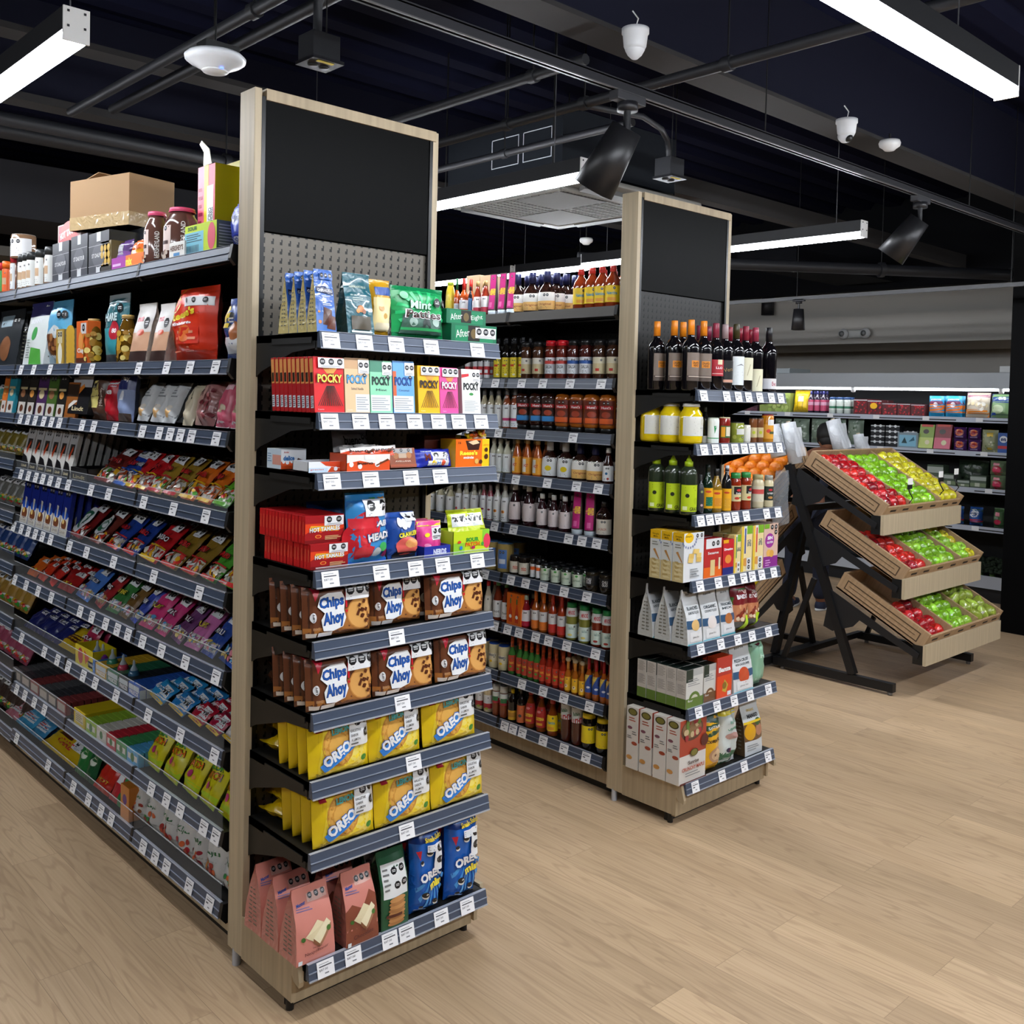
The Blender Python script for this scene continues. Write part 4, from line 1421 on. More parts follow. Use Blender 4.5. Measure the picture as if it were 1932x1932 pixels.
# --- fourth shelf
S = E1[3]
ht = [('r', 0, 0, 1, 1, '#a0121a'), ('r', 0, .0, 1, .12, '#7a0d12'), ('p', [(0, .35), (.2, .5), (.4, .36), (.6, .52), (.8, .38), (1, .5), (1, .68), (0, .72)], '#e0401a'), ('p', [(.1, .46), (.86, .40), (.9, .58), (.14, .64)], '#f2b02a'), ('t', 'HOT TAMALES', .5, .50, .8, .19, '#33100c', .06, 2), ('t', 'HOT TAMALES', .5, .50, .78, .165, WHT, .03, 2), ('d', .33, .24, .08, '#f0a040', .5), ('d', .33, .24, .06, '#c42a18', .5), ('l', .5, .1, .95, .26, 3, '#e6c28a'), ('s', .48, .62, .98, .97, 2)]
for lvl, (l, r_, vt, dz_) in enumerate([(585, 656, 505, 0), (575, 648, 292, 0)]):
    if lvl:
        dz_ = hlow + .001
    ww, hlow0 = flat(S, mk(P_box, 'candy_box', body='#c4161c', front=ht, side=[('r', .1, .05, .9, .95, '#d11a1e'), ('r', .4, .3, .6, .8, '#e86a4a')]), l, r_, b7(vt), .0165, .03 + .012 * lvl, 'candy_box', 'flat red cinnamon candy box, ' + ('lower' if not lvl else 'upper') + ' stack, fourth shelf', 'box', 'red candy boxes stacked in two layers', rows=14, pitch=.0172, dz=dz_)
    if not lvl:
        hlow = hlow0
air = [('r', 0, .0, 1, 1, '#3a8fd0'), ('d', .2, .3, .34, '#c8232e', 1.2), ('d', .36, .52, .30, '#d92c38', 1.1), ('d', .3, .14, .2, '#d43040'), ('r', .02, .5, .5, .64, '#e03440'), ('d', .78, .22, .1, '#3fae5c'), ('d', .62, .14, .12, '#d9e6ef'), ('d', .9, .12, .1, '#b02a5a'), ('d', .62, .93, .08, '#3c9a50', .6), ('d', .86, .93, .1, '#cf8a3c', .7), ('r', 0, 0, 1, .05, '#1c5fc0'),
       ('t', 'AIR', .75, .56, .42, .1, '#1a3f78', .12), ('t', 'AIR', .75, .56, .4, .085, WHT, .07), ('t', 'HEADS', .66, .38, .62, .13, '#1a3f78', .12, 8), ('t', 'HEADS', .66, .38, .58, .11, WHT, .07, 8), ('s', .28, .66, .98, .9, 2)]
flat(S, mk(P_bag, 'candy_bag', body='#2f78c4', front=air, seed=3, wr=.003), 668, 742, b7(135), .075, -.004, 'candy_bag', 'tall red and blue fruit candy bag, fourth shelf, nearer end cap', 'snack bag', lean=.08)
flat(S, mk(P_bag, 'candy_bag', body='#0e3f78', front=[('r', .2, .4, .8, .8, '#1a5a9c')]), 590, 660, b7(195), .05, .17, 'candy_bag', 'dark blue candy bag in shadow behind red boxes, fourth shelf', 'snack bag', lean=.1, dz=.0)
nerd = [('r', 0, 0, 1, 1, '#274f9e'), ('d', .3, .76, .1, WHT, 1.4), ('d', .45, .72, .1, WHT, 1.6), ('d', .6, .74, .1, WHT, 1.5), ('d', .5, .25, .36, '#e0605a', .7), ('d', .62, .3, .22, '#e8a060', .6), ('t', 'CRAWLERS', .58, .5, .75, .12, '#1a1a10', .1, 6), ('t', 'CRAWLERS', .58, .5, .72, .1, '#f3e02c', .04, 6), ('s', .5, .78, 1, .98, 2), ('r', .1, .02, .9, .12, '#20222c')]
for q in range(14):
    nerd.insert(1, ('d', random.uniform(.08, .92), random.uniform(.12, .6), .04, '#3c6cc4'))
flat(S, mk(P_bag, 'candy_bag', body='#1c3c80', front=nerd, seed=5, wr=.003), 742, 797, b7(290), .06, .002, 'candy_bag', 'blue sour worm candy bag, fourth shelf, nearer end cap', 'snack bag', lean=.18)
pk = [('r', 0, .0, 1, 1, '#e23f8e'), ('r', 0, .86, 1, 1, '#e6d222'), ('r', .5, .44, 1, .86, '#eceef0'), ('o', .64, .7, .09), ('o', .86, .7, .09), ('l', .55, .47, .95, .58, 2, '#555555'), ('d', .3, .6, .12, '#f3e02c', .6), ('d', .3, .3, .12, '#f08ab8', .5), ('d', .6, .2, .1, '#f6c84a', .5)]
flat(S, mk(P_bag, 'candy_bag', body='#c92a78', front=pk, seed=6), 793, 838, b7(345), .03, .03, 'candy_bag', 'pink candy bag standing in blue tray, fourth shelf, nearer end cap', 'snack bag', lean=.1, rows=3, pitch=.03)
flat(S, mk(P_box, 'candy_tray', body='#20308a', front=[('r', 0, 0, 1, 1, '#22349a'), ('t', 'NERDS', .6, .5, .5, .5, '#cfd4ea', .05)], open_top=True), 800, 849, b7(525), .11, .004, 'candy_tray', 'low open blue candy tray, fourth shelf, nearer end cap', 'tray')
sp = [('r', 0, 0, 1, 1, '#c4dc28'), ('r', .0, .0, .3, .5, '#8fc83a'), ('r', .8, .3, 1, 1, '#8ad03c'), ('d', .93, .5, .1, '#e0405a', 1.6), ('t', 'SOUR', .52, .62, .36, .17, '#1c2410', .1), ('t', 'SOUR', .52, .62, .34, .15, '#3fae3c', .04), ('t', 'PATCH', .52, .42, .4, .18, '#1c2410', .1), ('t', 'PATCH', .52, .42, .38, .16, '#f2701c', .04), ('d', .54, .27, .05, '#d8407a', .7), ('d', .15, .55, .05, '#d0402c', .6), ('d', .2, .3, .04, '#2f7ac4'), ('d', .8, .4, .04, '#3a9a3c'), ('t', 'KIDS', .52, .28, .14, .07, '#b0204a', .05)]
flat(S, mk(P_box, 'candy_display_box', body='#b4cf22', front=sp, open_top=True), 855, 922, b7(408), .085, .002, 'candy_display_box', 'lime yellow sour candy display box, fourth shelf right end', 'box')
for i in range(3):
    o = mesh_thing(P_bag(.075, .02, .10, '#c9d820', [('s', .15, .45, .85, .85, 2), ('r', .1, .05, .9, .3, '#3aa03c')], seed=9 + i), 'candy_bag')
    finish(o, 'candy_bag', S.pos(S.s_at(869 + 17 * i, .04), .04, .03), 0, -.35, -.15 + .1 * i)
    tag(o, ('left', 'middle', 'right')[i] + ' lime candy bag poking out of the lime yellow display box', 'snack bag', 'bags in the lime display box')


# --- cookie packs on shelves five and six
def cookie():
    it = [('r', 0, 0, 1, 1, '#6a3d26'), ('p', [(.0, .0), (1, .0), (1, .70), (.55, .5), (.25, .2), (0, .22)], '#a86c34'),
          ('p', [(.08, .98), (.22, .98), (.12, .72)], '#c8243a'),
          ('d', .80, .40, .215, '#c98a44'), ('d', .80, .40, .2, '#dda45c')]
    rr = random.Random(4)
    for q in range(11):
        a, d = rr.uniform(0, 6.28), rr.uniform(.02, .15)
        x, y = .8 + d * math.cos(a), .4 + d * math.sin(a) * 1.55
        it.append(('p', [(x - .025, y - .02), (x + .01, y - .045), (x + .03, y + .02), (x - .005, y + .045)], '#5a2c18'))
    it += [('p', [(.14, .62), (.18, .8), (.3, .86), (.5, .86), (.555, .72), (.53, .5), (.56, .34), (.5, .18), (.36, .12), (.22, .14), (.19, .36), (.24, .48)], WHT),
           ('t', 'Chips', .35, .66, .37, .27, '#10326e', .08, 3), ('t', 'Ahoy', .375, .34, .32, .32, '#10326e', .08, 3), ('t', 'Chips', .35, .66, .35, .25, '#1f58b0', .02, 3), ('t', 'Ahoy', .375, .34, .30, .30, '#1f58b0', .02, 3),
           ('p', [(.545, .84), (.585, .88), (.575, .54), (.555, .54)], '#d01c2c'), ('d', .565, .47, .018, '#d01c2c'),
           ('d', .085, .42, .035, WHT, 1.8), ('r', .02, .04, .12, .12, '#d8cfc4'), ('r', .14, .04, .34, .12, '#e8e6e2'), ('l', .4, .05, .62, .1, 2, '#2c1810'),
           ('t', 'LIFT', .085, .42, .1, .035, '#333333', .02, 90), ('t', 'BIG', .12, .2, .09, .05, '#b08a68', .02),
           ('s', .55, .68, .985, .985, 3)]
    return it


CK = cookie()
side_c = [('t', 'WHOLE FUN LIVES', .5, .5, .8, .3, '#7a5848', .0, 90)]


def cookie_pack(w_, d_, h_):
    m = P_bag(w_, d_, h_, '#4a2a1c', CK, a=14, c=16, seal=.035, horiz=True, wr=.0008, rough=.3)
    return mesh_thing(m, 'cookie_pack')


for sh, lst in ((4, [(580, 706, 935, .012, 5), (705, 801, 800, .03, 5), (812, 919, 768, -.002, 5)]), (5, [(586, 709, 1465, -.002, 5), (712, 824, 1345, -.002, 5), (830, 925, 1250, -.002, 5)])):
    S = E1[sh]
    for i, (l, r_, vt, dep, rows) in enumerate(lst):
        z0 = z_at(*S.pos(S.s_at(l, dep), dep)[:2], 0)
        h = .136
        flat(S, cookie_pack, l, r_, 0, .05, dep, 'cookie_pack', 'brown chocolate chip cookie pack, %s from left, %s shelf' % (ordw(i + 1), LEV[sh]), 'cookie pack', 'brown cookie packs on end cap', rows=4, pitch=.055, lean=.1, h=h, behind='behind it')
    for j in range(3):
        o = mesh_thing(P_bag(.10, .045, .085, '#54311f', [('r', .1, .2, .9, .32, '#7d5a44'), ('l', .1, .6, .9, .8, 2, '#8a6a58')], a=8, c=10, seed=j, horiz=True), 'cookie_pack_end')
        finish(o, 'cookie_pack', S.pos(S.s0 + .045, .27, .004 + j * .043), R_(-90), 0, 0)
        o.rotation_euler = (R_(-90) + .1, 0, R_(-90))
        o.location.z += .022
        o.name = 'cookie_pack'
        tag(o, 'brown cookie pack lying flat at the back, %s, %s shelf' % (('lowest', 'middle', 'topmost')[j], LEV[sh]), 'cookie pack', 'brown cookie packs on end cap')


def lemon():
    it = [('r', .0, .0, 1, 1, '#e3c21a'), ('p', [(.1, 0), (.9, 0), (1, .2), (1, .9), (.8, 1), (.2, .9)], '#ecd03a'), ('d', .72, .38, .2, '#ecd76a', 1.3), ('d', .86, .18, .05, '#3f8a30', .9), ('d', .44, .5, .27, '#c98f3c', 1.1), ('d', .44, .5, .245, '#dba650', 1.1)]
    for k in range(12):
        a = R_(30 * k)
        it.append(('d', .44 + .2 * math.cos(a), .5 + .3 * math.sin(a), .022, '#c88d3a'))
    it += [('p', [(.13, .2), (.5, .5), (.72, .56), (.72, .42), (.4, .2), (.2, .08)], '#2f7fd0'), ('t', 'OREO', .40, .36, .50, .23, '#1c5fb8', .14, 24), ('t', 'OREO', .40, .36, .48, .20, WHT, .08, 24), ('t', 'LEMON', .47, .76, .3, .12, '#3a9a9a', .05, 4), ('p', [(.05, .92), (.13, .94), (.16, .8), (.08, .78)], '#b02a3a'), ('t', '2x20', .14, .07, .14, .06, '#8a7a30', .04, 5),
           ('r', .60, .42, .98, .96, '#e6e8ea'), ('o', .745, .84, .06), ('o', .885, .86, .06), ('o', .885, .64, .06), ('t', 'GALLETAS', .70, .70, .17, .045, '#444444', .01), ('t', 'SABOR', .68, .62, .12, .045, '#444444', .01), ('t', 'A LIMON', .70, .54, .15, .045, '#444444', .01), ('l', .62, .44, .78, .5, 1, '#555555')]
    return it


LM = lemon()


def lemon_pack(w_, d_, h_):
    return mesh_thing(P_bag(w_, d_, h_, '#dcbc10', LM, a=8, c=8, seal=.05, horiz=True, wr=.002), 'lemon_cookie_pack')


for sh, lst in ((6, [(590, 703, -.004), (704, 800, -.004), (806, 904, -.004)]), (7, [(598, 713, -.004), (715, 820, -.004), (822, 918, -.004)])):
    S = E1[sh]
    for i, (l, r_, dep) in enumerate(lst):
        flat(S, lemon_pack, l, r_, 0, .045, dep, 'lemon_cookie_pack', 'yellow lemon cookie pack, %s from left, %s shelf' % (ordw(i + 1), LEV[sh]), 'cookie pack', 'yellow cookie packs on end cap', rows=4, pitch=.05, lean=.12, h=.152, behind='behind it')
    for j in range(3):
        o = mesh_thing(P_bag(.16, .04, .10, '#d9b80e', [], a=5, c=5, seal=.12, seed=20 + j, horiz=True, wr=.004), 'lemon_cookie_pack')
        o.rotation_euler = (R_(-90) + .12 * (j - 1), 0, R_(-80 - 8 * j))
        o.location = S.pos(S.s0 + .03 + .008 * j, .22, .03 + j * .042)
        tag(o, 'crumpled yellow cookie pack lying flat at left, %s, %s shelf' % (('lowest', 'middle', 'topmost')[j], LEV[sh]), 'cookie pack', 'yellow cookie packs on end cap')

# --- bottom shelf
S = E1[8]


def wafer(col, col2, txt):
    return [('r', 0, 0, 1, 1, col)] + ([('p', [(0, 0), (1, 0), (1, .62), (.8, .7), (.5, .5), (.2, .58), (0, .5)], col2)] if col2 else []) + [
        ('s', .38, .80, .94, .92, 3, '#d9a99c'), ('t', 'Manner', .2, .80, .24, .05, '#2c56a8', .03, 12), ('l', .06, .7, .5, .76, 2, '#7a70a0'),
        ('p', [(.2, .38), (.55, .56), (.72, .5), (.4, .3)], '#e6d8b0'), ('p', [(.4, .34), (.8, .54), (.92, .46), (.56, .24)], '#efe4c0'), ('p', [(.4, .34), (.56, .24), (.56, .19), (.4, .28)], '#8a5a3c'), ('p', [(.56, .24), (.92, .46), (.92, .41), (.56, .19)], '#a8785a'),
        ('d', .15, .36, .05, '#3f6a2c'), ('d', .84, .4, .06, '#4a7434'), ('t', txt, .5, .15, .6, .06, '#5a2830', .0, 6), ('t', 'ORIGINAL', .5, .215, .24, .02, '#7a4040', .0), ('r', .03, .02, .13, .08, '#dfe8ee')]


pk_l = 'pink wafer bag with folded top, '
flat(S, mk(P_gusset, 'wafer_bag', body='#c98478', frontcol='#d08a7e', front=wafer('#d6897c', None, 'Neapolitaner'), side='#c58076', taper=2.2, sealh=.06, topw=.9), 558, 631, dy8(1100), .085, .012, 'wafer_bag', 'front pink wafer bag with folded top at lower left', 'snack bag', 'pink wafer bags', rows=3, pitch=.095, behind='in line behind, bottom shelf')
flat(S, mk(P_gusset, 'wafer_bag', body='#c98478', frontcol='#d08a7e', front=wafer('#d6897c', '#8a4a36', 'Chocolate'), side='#a8685c', taper=2.2, sealh=.06, topw=.9), 652, 713, dy8(995), .085, .0, 'wafer_bag', 'pink and brown chocolate wafer bag, bottom shelf, nearer end cap', 'snack bag', 'pink wafer bags', rows=2, pitch=.1)
gr = [('r', 0, 0, 1, 1, '#1c4a30'), ('r', .06, .02, .94, .97, '#1f5636'), ('r', .08, .42, .96, .84, '#e4e6e6'), ('o', .5, .74, .11), ('o', .8, .75, .11), ('o', .58, .56, .11), ('o', .84, .58, .11), ('l', .12, .5, .34, .8, 5, '#777777')]
for k in range(8):
    gr.append(('d', .52 + .02 * (k % 2), .08 + k * .045, .3, ('#b07a48', '#c89058')[k % 2], .28))
gr.append(('r', .15, .17, .7, .21, '#5a2c20'))
flat(S, mk(P_gusset, 'thin_cookie_bag', body='#173f29', front=gr, side='#123420', taper=3, sealh=.05, sideprint=False), 718, 769, dy8(860), .07, .005, 'thin_cookie_bag', 'dark green cookie bag with stacked cookies picture, bottom shelf', 'snack bag', rows=2, pitch=.08)


def oreo():
    it = [('r', 0, 0, 1, 1, '#1c62bc'), ('r', 0, .84, 1, 1, '#14357e')]
    for k in range(9):
        a = R_(200 + k * 17)
        it.append(('p', [(.62, .5), (.62 + .6 * math.cos(a), max(.03, .5 + .5 * math.sin(a))), (.62 + .6 * math.cos(a + .12), max(.03, .5 + .5 * math.sin(a + .12)))], '#4a9be0'))
    for x, y, r in ((.45, .72, .09), (.22, .62, .06), (.3, .24, .1), (.62, .14, .08), (.2, .1, .05)):
        it += [('d', x + .01, y - .012, r, '#d8d8d4', .8), ('d', x, y + .006, r, '#1f1d1e', .75)]
    it += [('t', 'Snak-Saks', .6, .885, .6, .06, '#e8d040', .04, 5), ('t', 'RECLOSEABLE', .4, .955, .4, .03, '#cfd8ea', .02, 5),
           ('t', 'OREO', .52, .47, .82, .13, '#0f3f90', .16, 11), ('t', 'OREO', .52, .47, .78, .11, WHT, .08, 11), ('t', 'mini', .66, .36, .55, .10, '#0f3f90', .14, 11), ('t', 'mini', .66, .36, .52, .085, '#f0dc3c', .06, 11),
           ('r', .6, .5, .95, .82, '#e8eaec'), ('o', .78, .76, .11), ('o', .78, .62, .11), ('r', .35, .74, .64, .82, '#dfe2e6'), ('l', .37, .75, .62, .81, 3, '#8a8c90'), ('p', [(.06, .76), (.16, .78), (.14, .66)], '#cc2438'), ('r', .05, .04, .34, .08, '#a9c4e4')]
    return it


OR = oreo()
flat(S, mk(P_bag, 'mini_cookie_bag', body='#1a5ab4', front=OR, a=5, c=10, seal=.04, wr=.003, seed=2), 784, 838, dy8(720), .07, -.002, 'mini_cookie_bag', 'blue mini cookie bag, left one of the front pair', 'snack bag', 'blue mini cookie bags', lean=.03, rows=3, pitch=.075)
flat(S, mk(P_bag, 'mini_cookie_bag', body='#1a5ab4', front=OR, a=5, c=10, seal=.04, wr=.003, seed=8), 850, 906, dy8(622), .07, -.002, 'mini_cookie_bag', 'blue mini cookie bag, right one of the front pair', 'snack bag', 'blue mini cookie bags', lean=.02, rows=3, pitch=.075)

# ================================================================ SAUCE AISLE BOTTLES
ua = lambda l: [820 + x / 5.367 for x in l]
uc = lambda l: [880 + x / 5.367 for x in l]
va = lambda y: 480 + y / 5.367
vb = lambda y: 820 + y / 5.367
vc = lambda y: 1150 + y / 5.367
pw = lambda x: x / 5.367
YW = .55


def B(kind, glass, cap, label=None, items=(), lz=(.1, .5), **k):
    return lambda root, D, h: P_bottle(root, kind, D, h, glass, cap, label, items=items, lz=lz, **k)


def rowS(i, xs, wz, top, b, name, desc, cat='bottle', rows=2, u=ua, v=va, dep=0.012, pitch=None, yaw=YW, Dfix=None):
    round_row(S2[i], u(xs), pw(wz), v(top), dep, b, name, desc, cat, rows, pitch, yawf=yaw, Dfix=Dfix)


def tube_b(root, D, h):
    """standing squeeze tube: flat crimp on top, round cap below"""
    m = MB()
    n = 16
    vs_, fs = [], []
    prof = [(0.10, 0.5), (.2, .5), (.5, .5), (.75, .47), (.92, .45), (1.0, .44)]
    for z, r in prof:
        t = max(0.03, 1 - max(0, (z - .12) / .86)) if z > .12 else 1
        for k in range(n):
            a = 2 * math.pi * k / n
            vs_.append((r * D * math.cos(a) * 1.0, r * D * math.sin(a) * t, z * h))
    for i in range(len(prof) - 1):
        for k in range(n):
            fs.append((i * n + k, i * n + (k + 1) % n, (i + 1) * n + (k + 1) % n, (i + 1) * n + k))
    m.add(vs_, fs, mat('#4a3a34', .35), True)
    m.build('body', root)
    MB().lathe([(0, 0), (.48 * D, 0), (.5 * D, .02 * h), (.5 * D, .11 * h), (0, .11 * h)], mat('#b9c4cc', .35), 16).build('cap', root)
    l = MB()

    def Sf(u, v, off):
        z = .14 + v * .84
        t = max(0.03, 1 - (z - .12) / .86)
        r = (.5 - .06 * (z - .2)) * D
        a = (u - .5) * 1.7
        return (r * math.sin(a) * 1.0, -(r * math.cos(a) * t + off), z * h)
    do_print(l, Sf, [('r', 0, 0, 1, 1, '#c0257a'), ('t', 'chilito', .5, .5, .7, .3, '#f2d42c', .03, 90), ('o', .5, .9, .12), ('r', .3, .05, .7, .2, '#e06aa8')], D * .9, h * .84, .0008, .0003, .12)
    l.build('label', root)


orig = lab('Original', '#a03a1c', band=(0, .5), bandcol='#e9b96a', ty=.3, tw=.55)
vale = [('r', 0, 0, 1, 1, '#f0cc18'), ('t', 'Valentina', .5, .55, .5, .2, '#2f8fb0', .03), ('o', .62, .84, .06), ('r', .3, .08, .7, .28, '#e8a030')]
flask = dict(sy=.62)
# top shelf
rowS(0, [155], 95, 285, B('bigjar', '#c8b42c', '#a9c23a', '#d6c63c', rough=.3), 'sauce_bottle', 'lime green squeeze bottle', rows=1)
rowS(0, [222], 60, 250, B('hot', '#a8461c', '#1d6b3c', '#dfe3e6', [('t', 'hot', .5, .3, .3, .3, '#3a5aa0'), ('r', .3, .6, .7, .9, '#b8c4d0')], (.06, .36)), 'sauce_bottle', 'amber sauce bottle with green neck', rows=1)
rowS(0, [292], 88, 248, B('hot', '#b04a1e', '#d8322a', '#e4e6e8', lab(band=(0, .4), bandcol='#d8452c'), (.06, .44)), 'sauce_bottle', 'amber sauce bottle with red neck', rows=2)
rowS(0, [358], 45, 330, B('sauce', '#20252c', '#1a1c20', '#3b6a9a', lz=(.1, .6)), 'sauce_bottle', 'small dark bottle with blue label', rows=1)
rowS(0, [432, 512], 92, 268, B('taper', '#8a2f1e', '#caa36a', '#e6e2e0', lab(band=(0, .35), bandcol='#b82a44'), (.08, .55)), 'sauce_bottle', 'red chili sauce bottle with tan nozzle', rows=2)
rowS(0, [592, 690, 780], 96, 190, tube_b, 'sauce_tube', 'magenta and brown sauce tube', 'tube', rows=1, Dfix=.05, yaw=.35)
rowS(0, [835, 985, 1133], 150, 185, B('flask', '#2a1610', '#20244e', '#eceae4', orig, (.06, .48), **flask), 'sauce_bottle', 'dark barbecue sauce flask with navy cap', rows=4, Dfix=.085, pitch=.062)
rowS(0, [1475, 1590, 1690, 1800], 122, 130, B('sauce', '#8a3416', '#d23c34', '#f0cc18', vale, (.12, .52)), 'sauce_bottle', 'red hot sauce bottle with yellow label', rows=3, Dfix=.066, pitch=.07)
for i, (xx, ww) in enumerate(((380, 130), (500, 100))):
    flat(S2[0], mk(P_box, 'cardboard_box', body='#a5896a'), 820 + (xx - ww / 2) / 5.367, 820 + (xx + ww / 2) / 5.367, va(215), .10, .13, 'cardboard_box', ('left', 'right')[i] + ' brown cardboard box behind the sauce bottles, top shelf', 'box', 'cardboard boxes above the sauces')
# second
rowS(1, [640, 722, 805, 890], 92, 845, B('sauce', '#16130f', '#17181c', '#e6d02a', [('r', 0, 0, 1, 1, '#ead42c'), ('o', .4, .85, .05), ('o', .55, .85, .05), ('o', .55, .66, .05), ('r', .2, .55, .5, .65, '#d0402c'), ('l', .3, .2, .7, .5, 3, '#5a5020'), ('d', .5, .14, .1, '#e8e4c8', .7)], (.04, .52), sleeve='#24262b'), 'sauce_bottle', 'black-capped bottle with yellow label', rows=2)
cream = dict(lz=(.14, .56))
cr_it = lab(band=(.0, .62), bandcol='#cfc096', seal='1', extra=[('r', .3, .16, .5, .32, '#b8382c')])
rowS(1, [925, 1045], 118, 885, B('jar', '#4a2c1a', '#1a1a1c', '#e2ded2', cr_it, **cream), 'sauce_bottle', 'brown marinade bottle with cream label, left pair', rows=2)
sa = lambda c: lab('SALSA', '#20242c', band=(.6, .8), bandcol=c, ty=.42, th=.2, tw=.4)
rowS(1, [1170, 1285], 118, 872, B('jar', '#6a2418', '#cf1f2c', '#dde1e6', sa('#d0443c'), **cream), 'sauce_bottle', 'red-capped salsa bottle with white label', rows=2)
rowS(1, [1400, 1525], 128, 865, B('jar', '#4a1c16', '#141416', '#dde1e6', sa('#2c5aa8'), **cream), 'sauce_bottle', 'black-capped salsa bottle with blue band', rows=2)
rowS(1, [1665, 1805], 138, 862, B('jar', '#3c2418', '#17171a', '#ddd6bc', cr_it, **cream), 'sauce_bottle', 'brown marinade bottle with cream label, right pair', rows=2)
rowS(1, [335, 415, 470, 528], 62, 1068, B('can', '#3a3c42', '#c8ccd0', '#d8dade', [('r', 0, .2, 1, .7, '#c03038'), ('r', .3, .3, .7, .5, '#e8ecf0')], (.05, .9)), 'spice_tin', 'small red and white spice tin', 'tin', rows=2)
# third
wd = lambda c: lab(band=(.28, .4), bandcol=c)
rowS(2, [500, 570, 645], 88, 1365, B('dress', '#b5ab8e', '#6d6f74', '#e2e6e8', wd('#e2e6e8'), (.05, .6)), 'dressing_bottle', 'pale dressing bottle with grey cap', rows=3)
rowS(2, [730, 812], 92, 1362, B('dress', '#8a4324', '#6d6f74', '#e2e6e8', wd('#c43a72'), (.05, .6)), 'dressing_bottle', 'amber dressing bottle with grey cap', rows=3)
hb = lambda c, d: [('r', .1, .04, .9, .96, c), ('o', .42, .86, .06), ('o', .58, .86, .06), ('r', .2, .62, .8, .76, '#b8252c'), ('t', "Hunt's", .5, .69, .4, .1, WHT, .02), ('d', .5, .42, .2, '#a8442c', .6), ('r', .2, .08, .8, .28, d)]
rowS(2, [895, 1032, 1152], 118, 1400, B('inv', '#33180f', '#121214', None, hb('#33180f', '#3f8fd0'), (.2, .86), sy=.6), 'barbecue_bottle', 'upside-down dark barbecue squeeze bottle', rows=2, Dfix=.072)
B_or = lambda root, D, h: P_bottle(root, 'inv', D, h, '#b0601c', '#1b1a1a', '', items=hb('#6a2a16', '#e0622c'), lz=(.2, .86), sy=.6)
B_dk = lambda root, D, h: P_bottle(root, 'inv', D, h, '#33180f', '#121214', '', items=hb('#33180f', '#3f8fd0'), lz=(.2, .86), sy=.6)
rowS(2, [1292, 1440, 1588, 1745], 150, 1415, B_or, 'barbecue_bottle', 'upside-down orange barbecue squeeze bottle', rows=2, Dfix=.076)
# fourth
rowS(3, [598, 662, 732], 92, 40, B('dress', '#bfc0a8', '#c9cac0', '#dfe4e4', lab(), (.04, .56)), 'dressing_bottle', 'white cream dressing bottle', rows=3, v=vb)
rowS(3, [835, 938, 1042], 108, 45, B('taper', '#b4581e', '#c8a060', '#e89a3c', [('r', 0, 0, 1, 1, '#e8a02c'), ('r', .1, .1, .4, .9, '#e4e0d4'), ('t', 'HOT', .4, .5, .3, .2, '#c0302c', .03)], (.05, .5)), 'sauce_bottle', 'orange wing sauce bottle', rows=2, v=vb)
rowS(3, [1165, 1322], 138, 70, B('flask', '#2c1510', '#d8dadf', '#e8ebec', lab(extra=[('d', .5, .42, .14, '#e8cc20', .75)]), (.05, .54), **flask), 'sauce_bottle', 'white-capped barbecue flask with yellow seal', rows=2, v=vb, Dfix=.078)
rowS(3, [1472, 1625], 140, 105, B('flask', '#2a1610', '#20244e', '#eceae4', orig, (.06, .54), **flask), 'sauce_bottle', 'navy-capped barbecue flask', rows=2, v=vb, Dfix=.078)
rowS(3, [1755], 118, 135, B('taper', '#33160f', '#e6e8ea', '#e9ebec', lab(extra=[('d', .5, .5, .08, '#2b6c9c'), ('d', .6, .16, .07, '#c8402c')]), (.08, .5)), 'ketchup_bottle', 'dark syrup bottle with white cap beside the post', rows=1, v=vb)
# fifth
rowS(4, [-40, 60, 160], 96, 500, B('dress', '#bdb594', '#a9a38c', '#e6e9ea', lab(seal='1'), (.05, .62)), 'dressing_bottle', 'cream dressing bottle with tall label', rows=3, v=vb)
rowS(4, [245, 320, 400], 88, 495, B('dress', '#a9a592', '#8d8f8c', '#dcdfe2', lab(extra=[('d', .45, .3, .09, '#b8323c', 1.2)]), (.03, .68)), 'dressing_bottle', 'dressing bottle with strawberry label', rows=3, v=vb)
rowS(4, [495, 562], 80, 508, B('dress', '#8a3c46', '#7a6a6e', '#dde0e3', lab(extra=[('d', .5, .42, .14, '#7d2434', .6)]), (.03, .68)), 'dressing_bottle', 'red dressing bottle with beet label', rows=3, v=vb)
rowS(4, [632, 712], 90, 505, B('dress', '#b9b8ac', '#a5a49c', '#e2e4e6', lab(extra=[('d', .45, .4, .15, '#e09030', .8), ('d', .45, .4, .06, '#5a2a18', .8)]), (.03, .66)), 'dressing_bottle', 'pale dressing bottle with apricot label', rows=3, v=vb)
rowS(4, [812, 952], 134, 520, B('taper', '#2e1216', '#e2e4e4', '#dccfcf', lab(seal='1'), (.12, .56)), 'syrup_bottle', 'wide dark syrup bottle with white cap', rows=2, v=vb)
rowS(4, [1085, 1203, 1315], 118, 612, B('taper', '#2e1216', '#e2e4e4', '#dccfcf', lab(seal='1'), (.10, .56)), 'syrup_bottle', 'small dark syrup bottle with white cap', rows=2, v=vb)
rowS(4, [1442, 1570], 110, 585, tube_b, 'sauce_tube', 'magenta and brown sauce tube', 'tube', rows=1, v=vb, Dfix=.05, yaw=.35)
rowS(4, [1712], 160, 680, B('sauce', '#241310', '#1b1414', '#dcd6c8', lab('LA SALSA', '#b0482c'), (.10, .52)), 'syrup_bottle', 'round dark sauce bottle with cream label near the post', rows=1, v=vb)
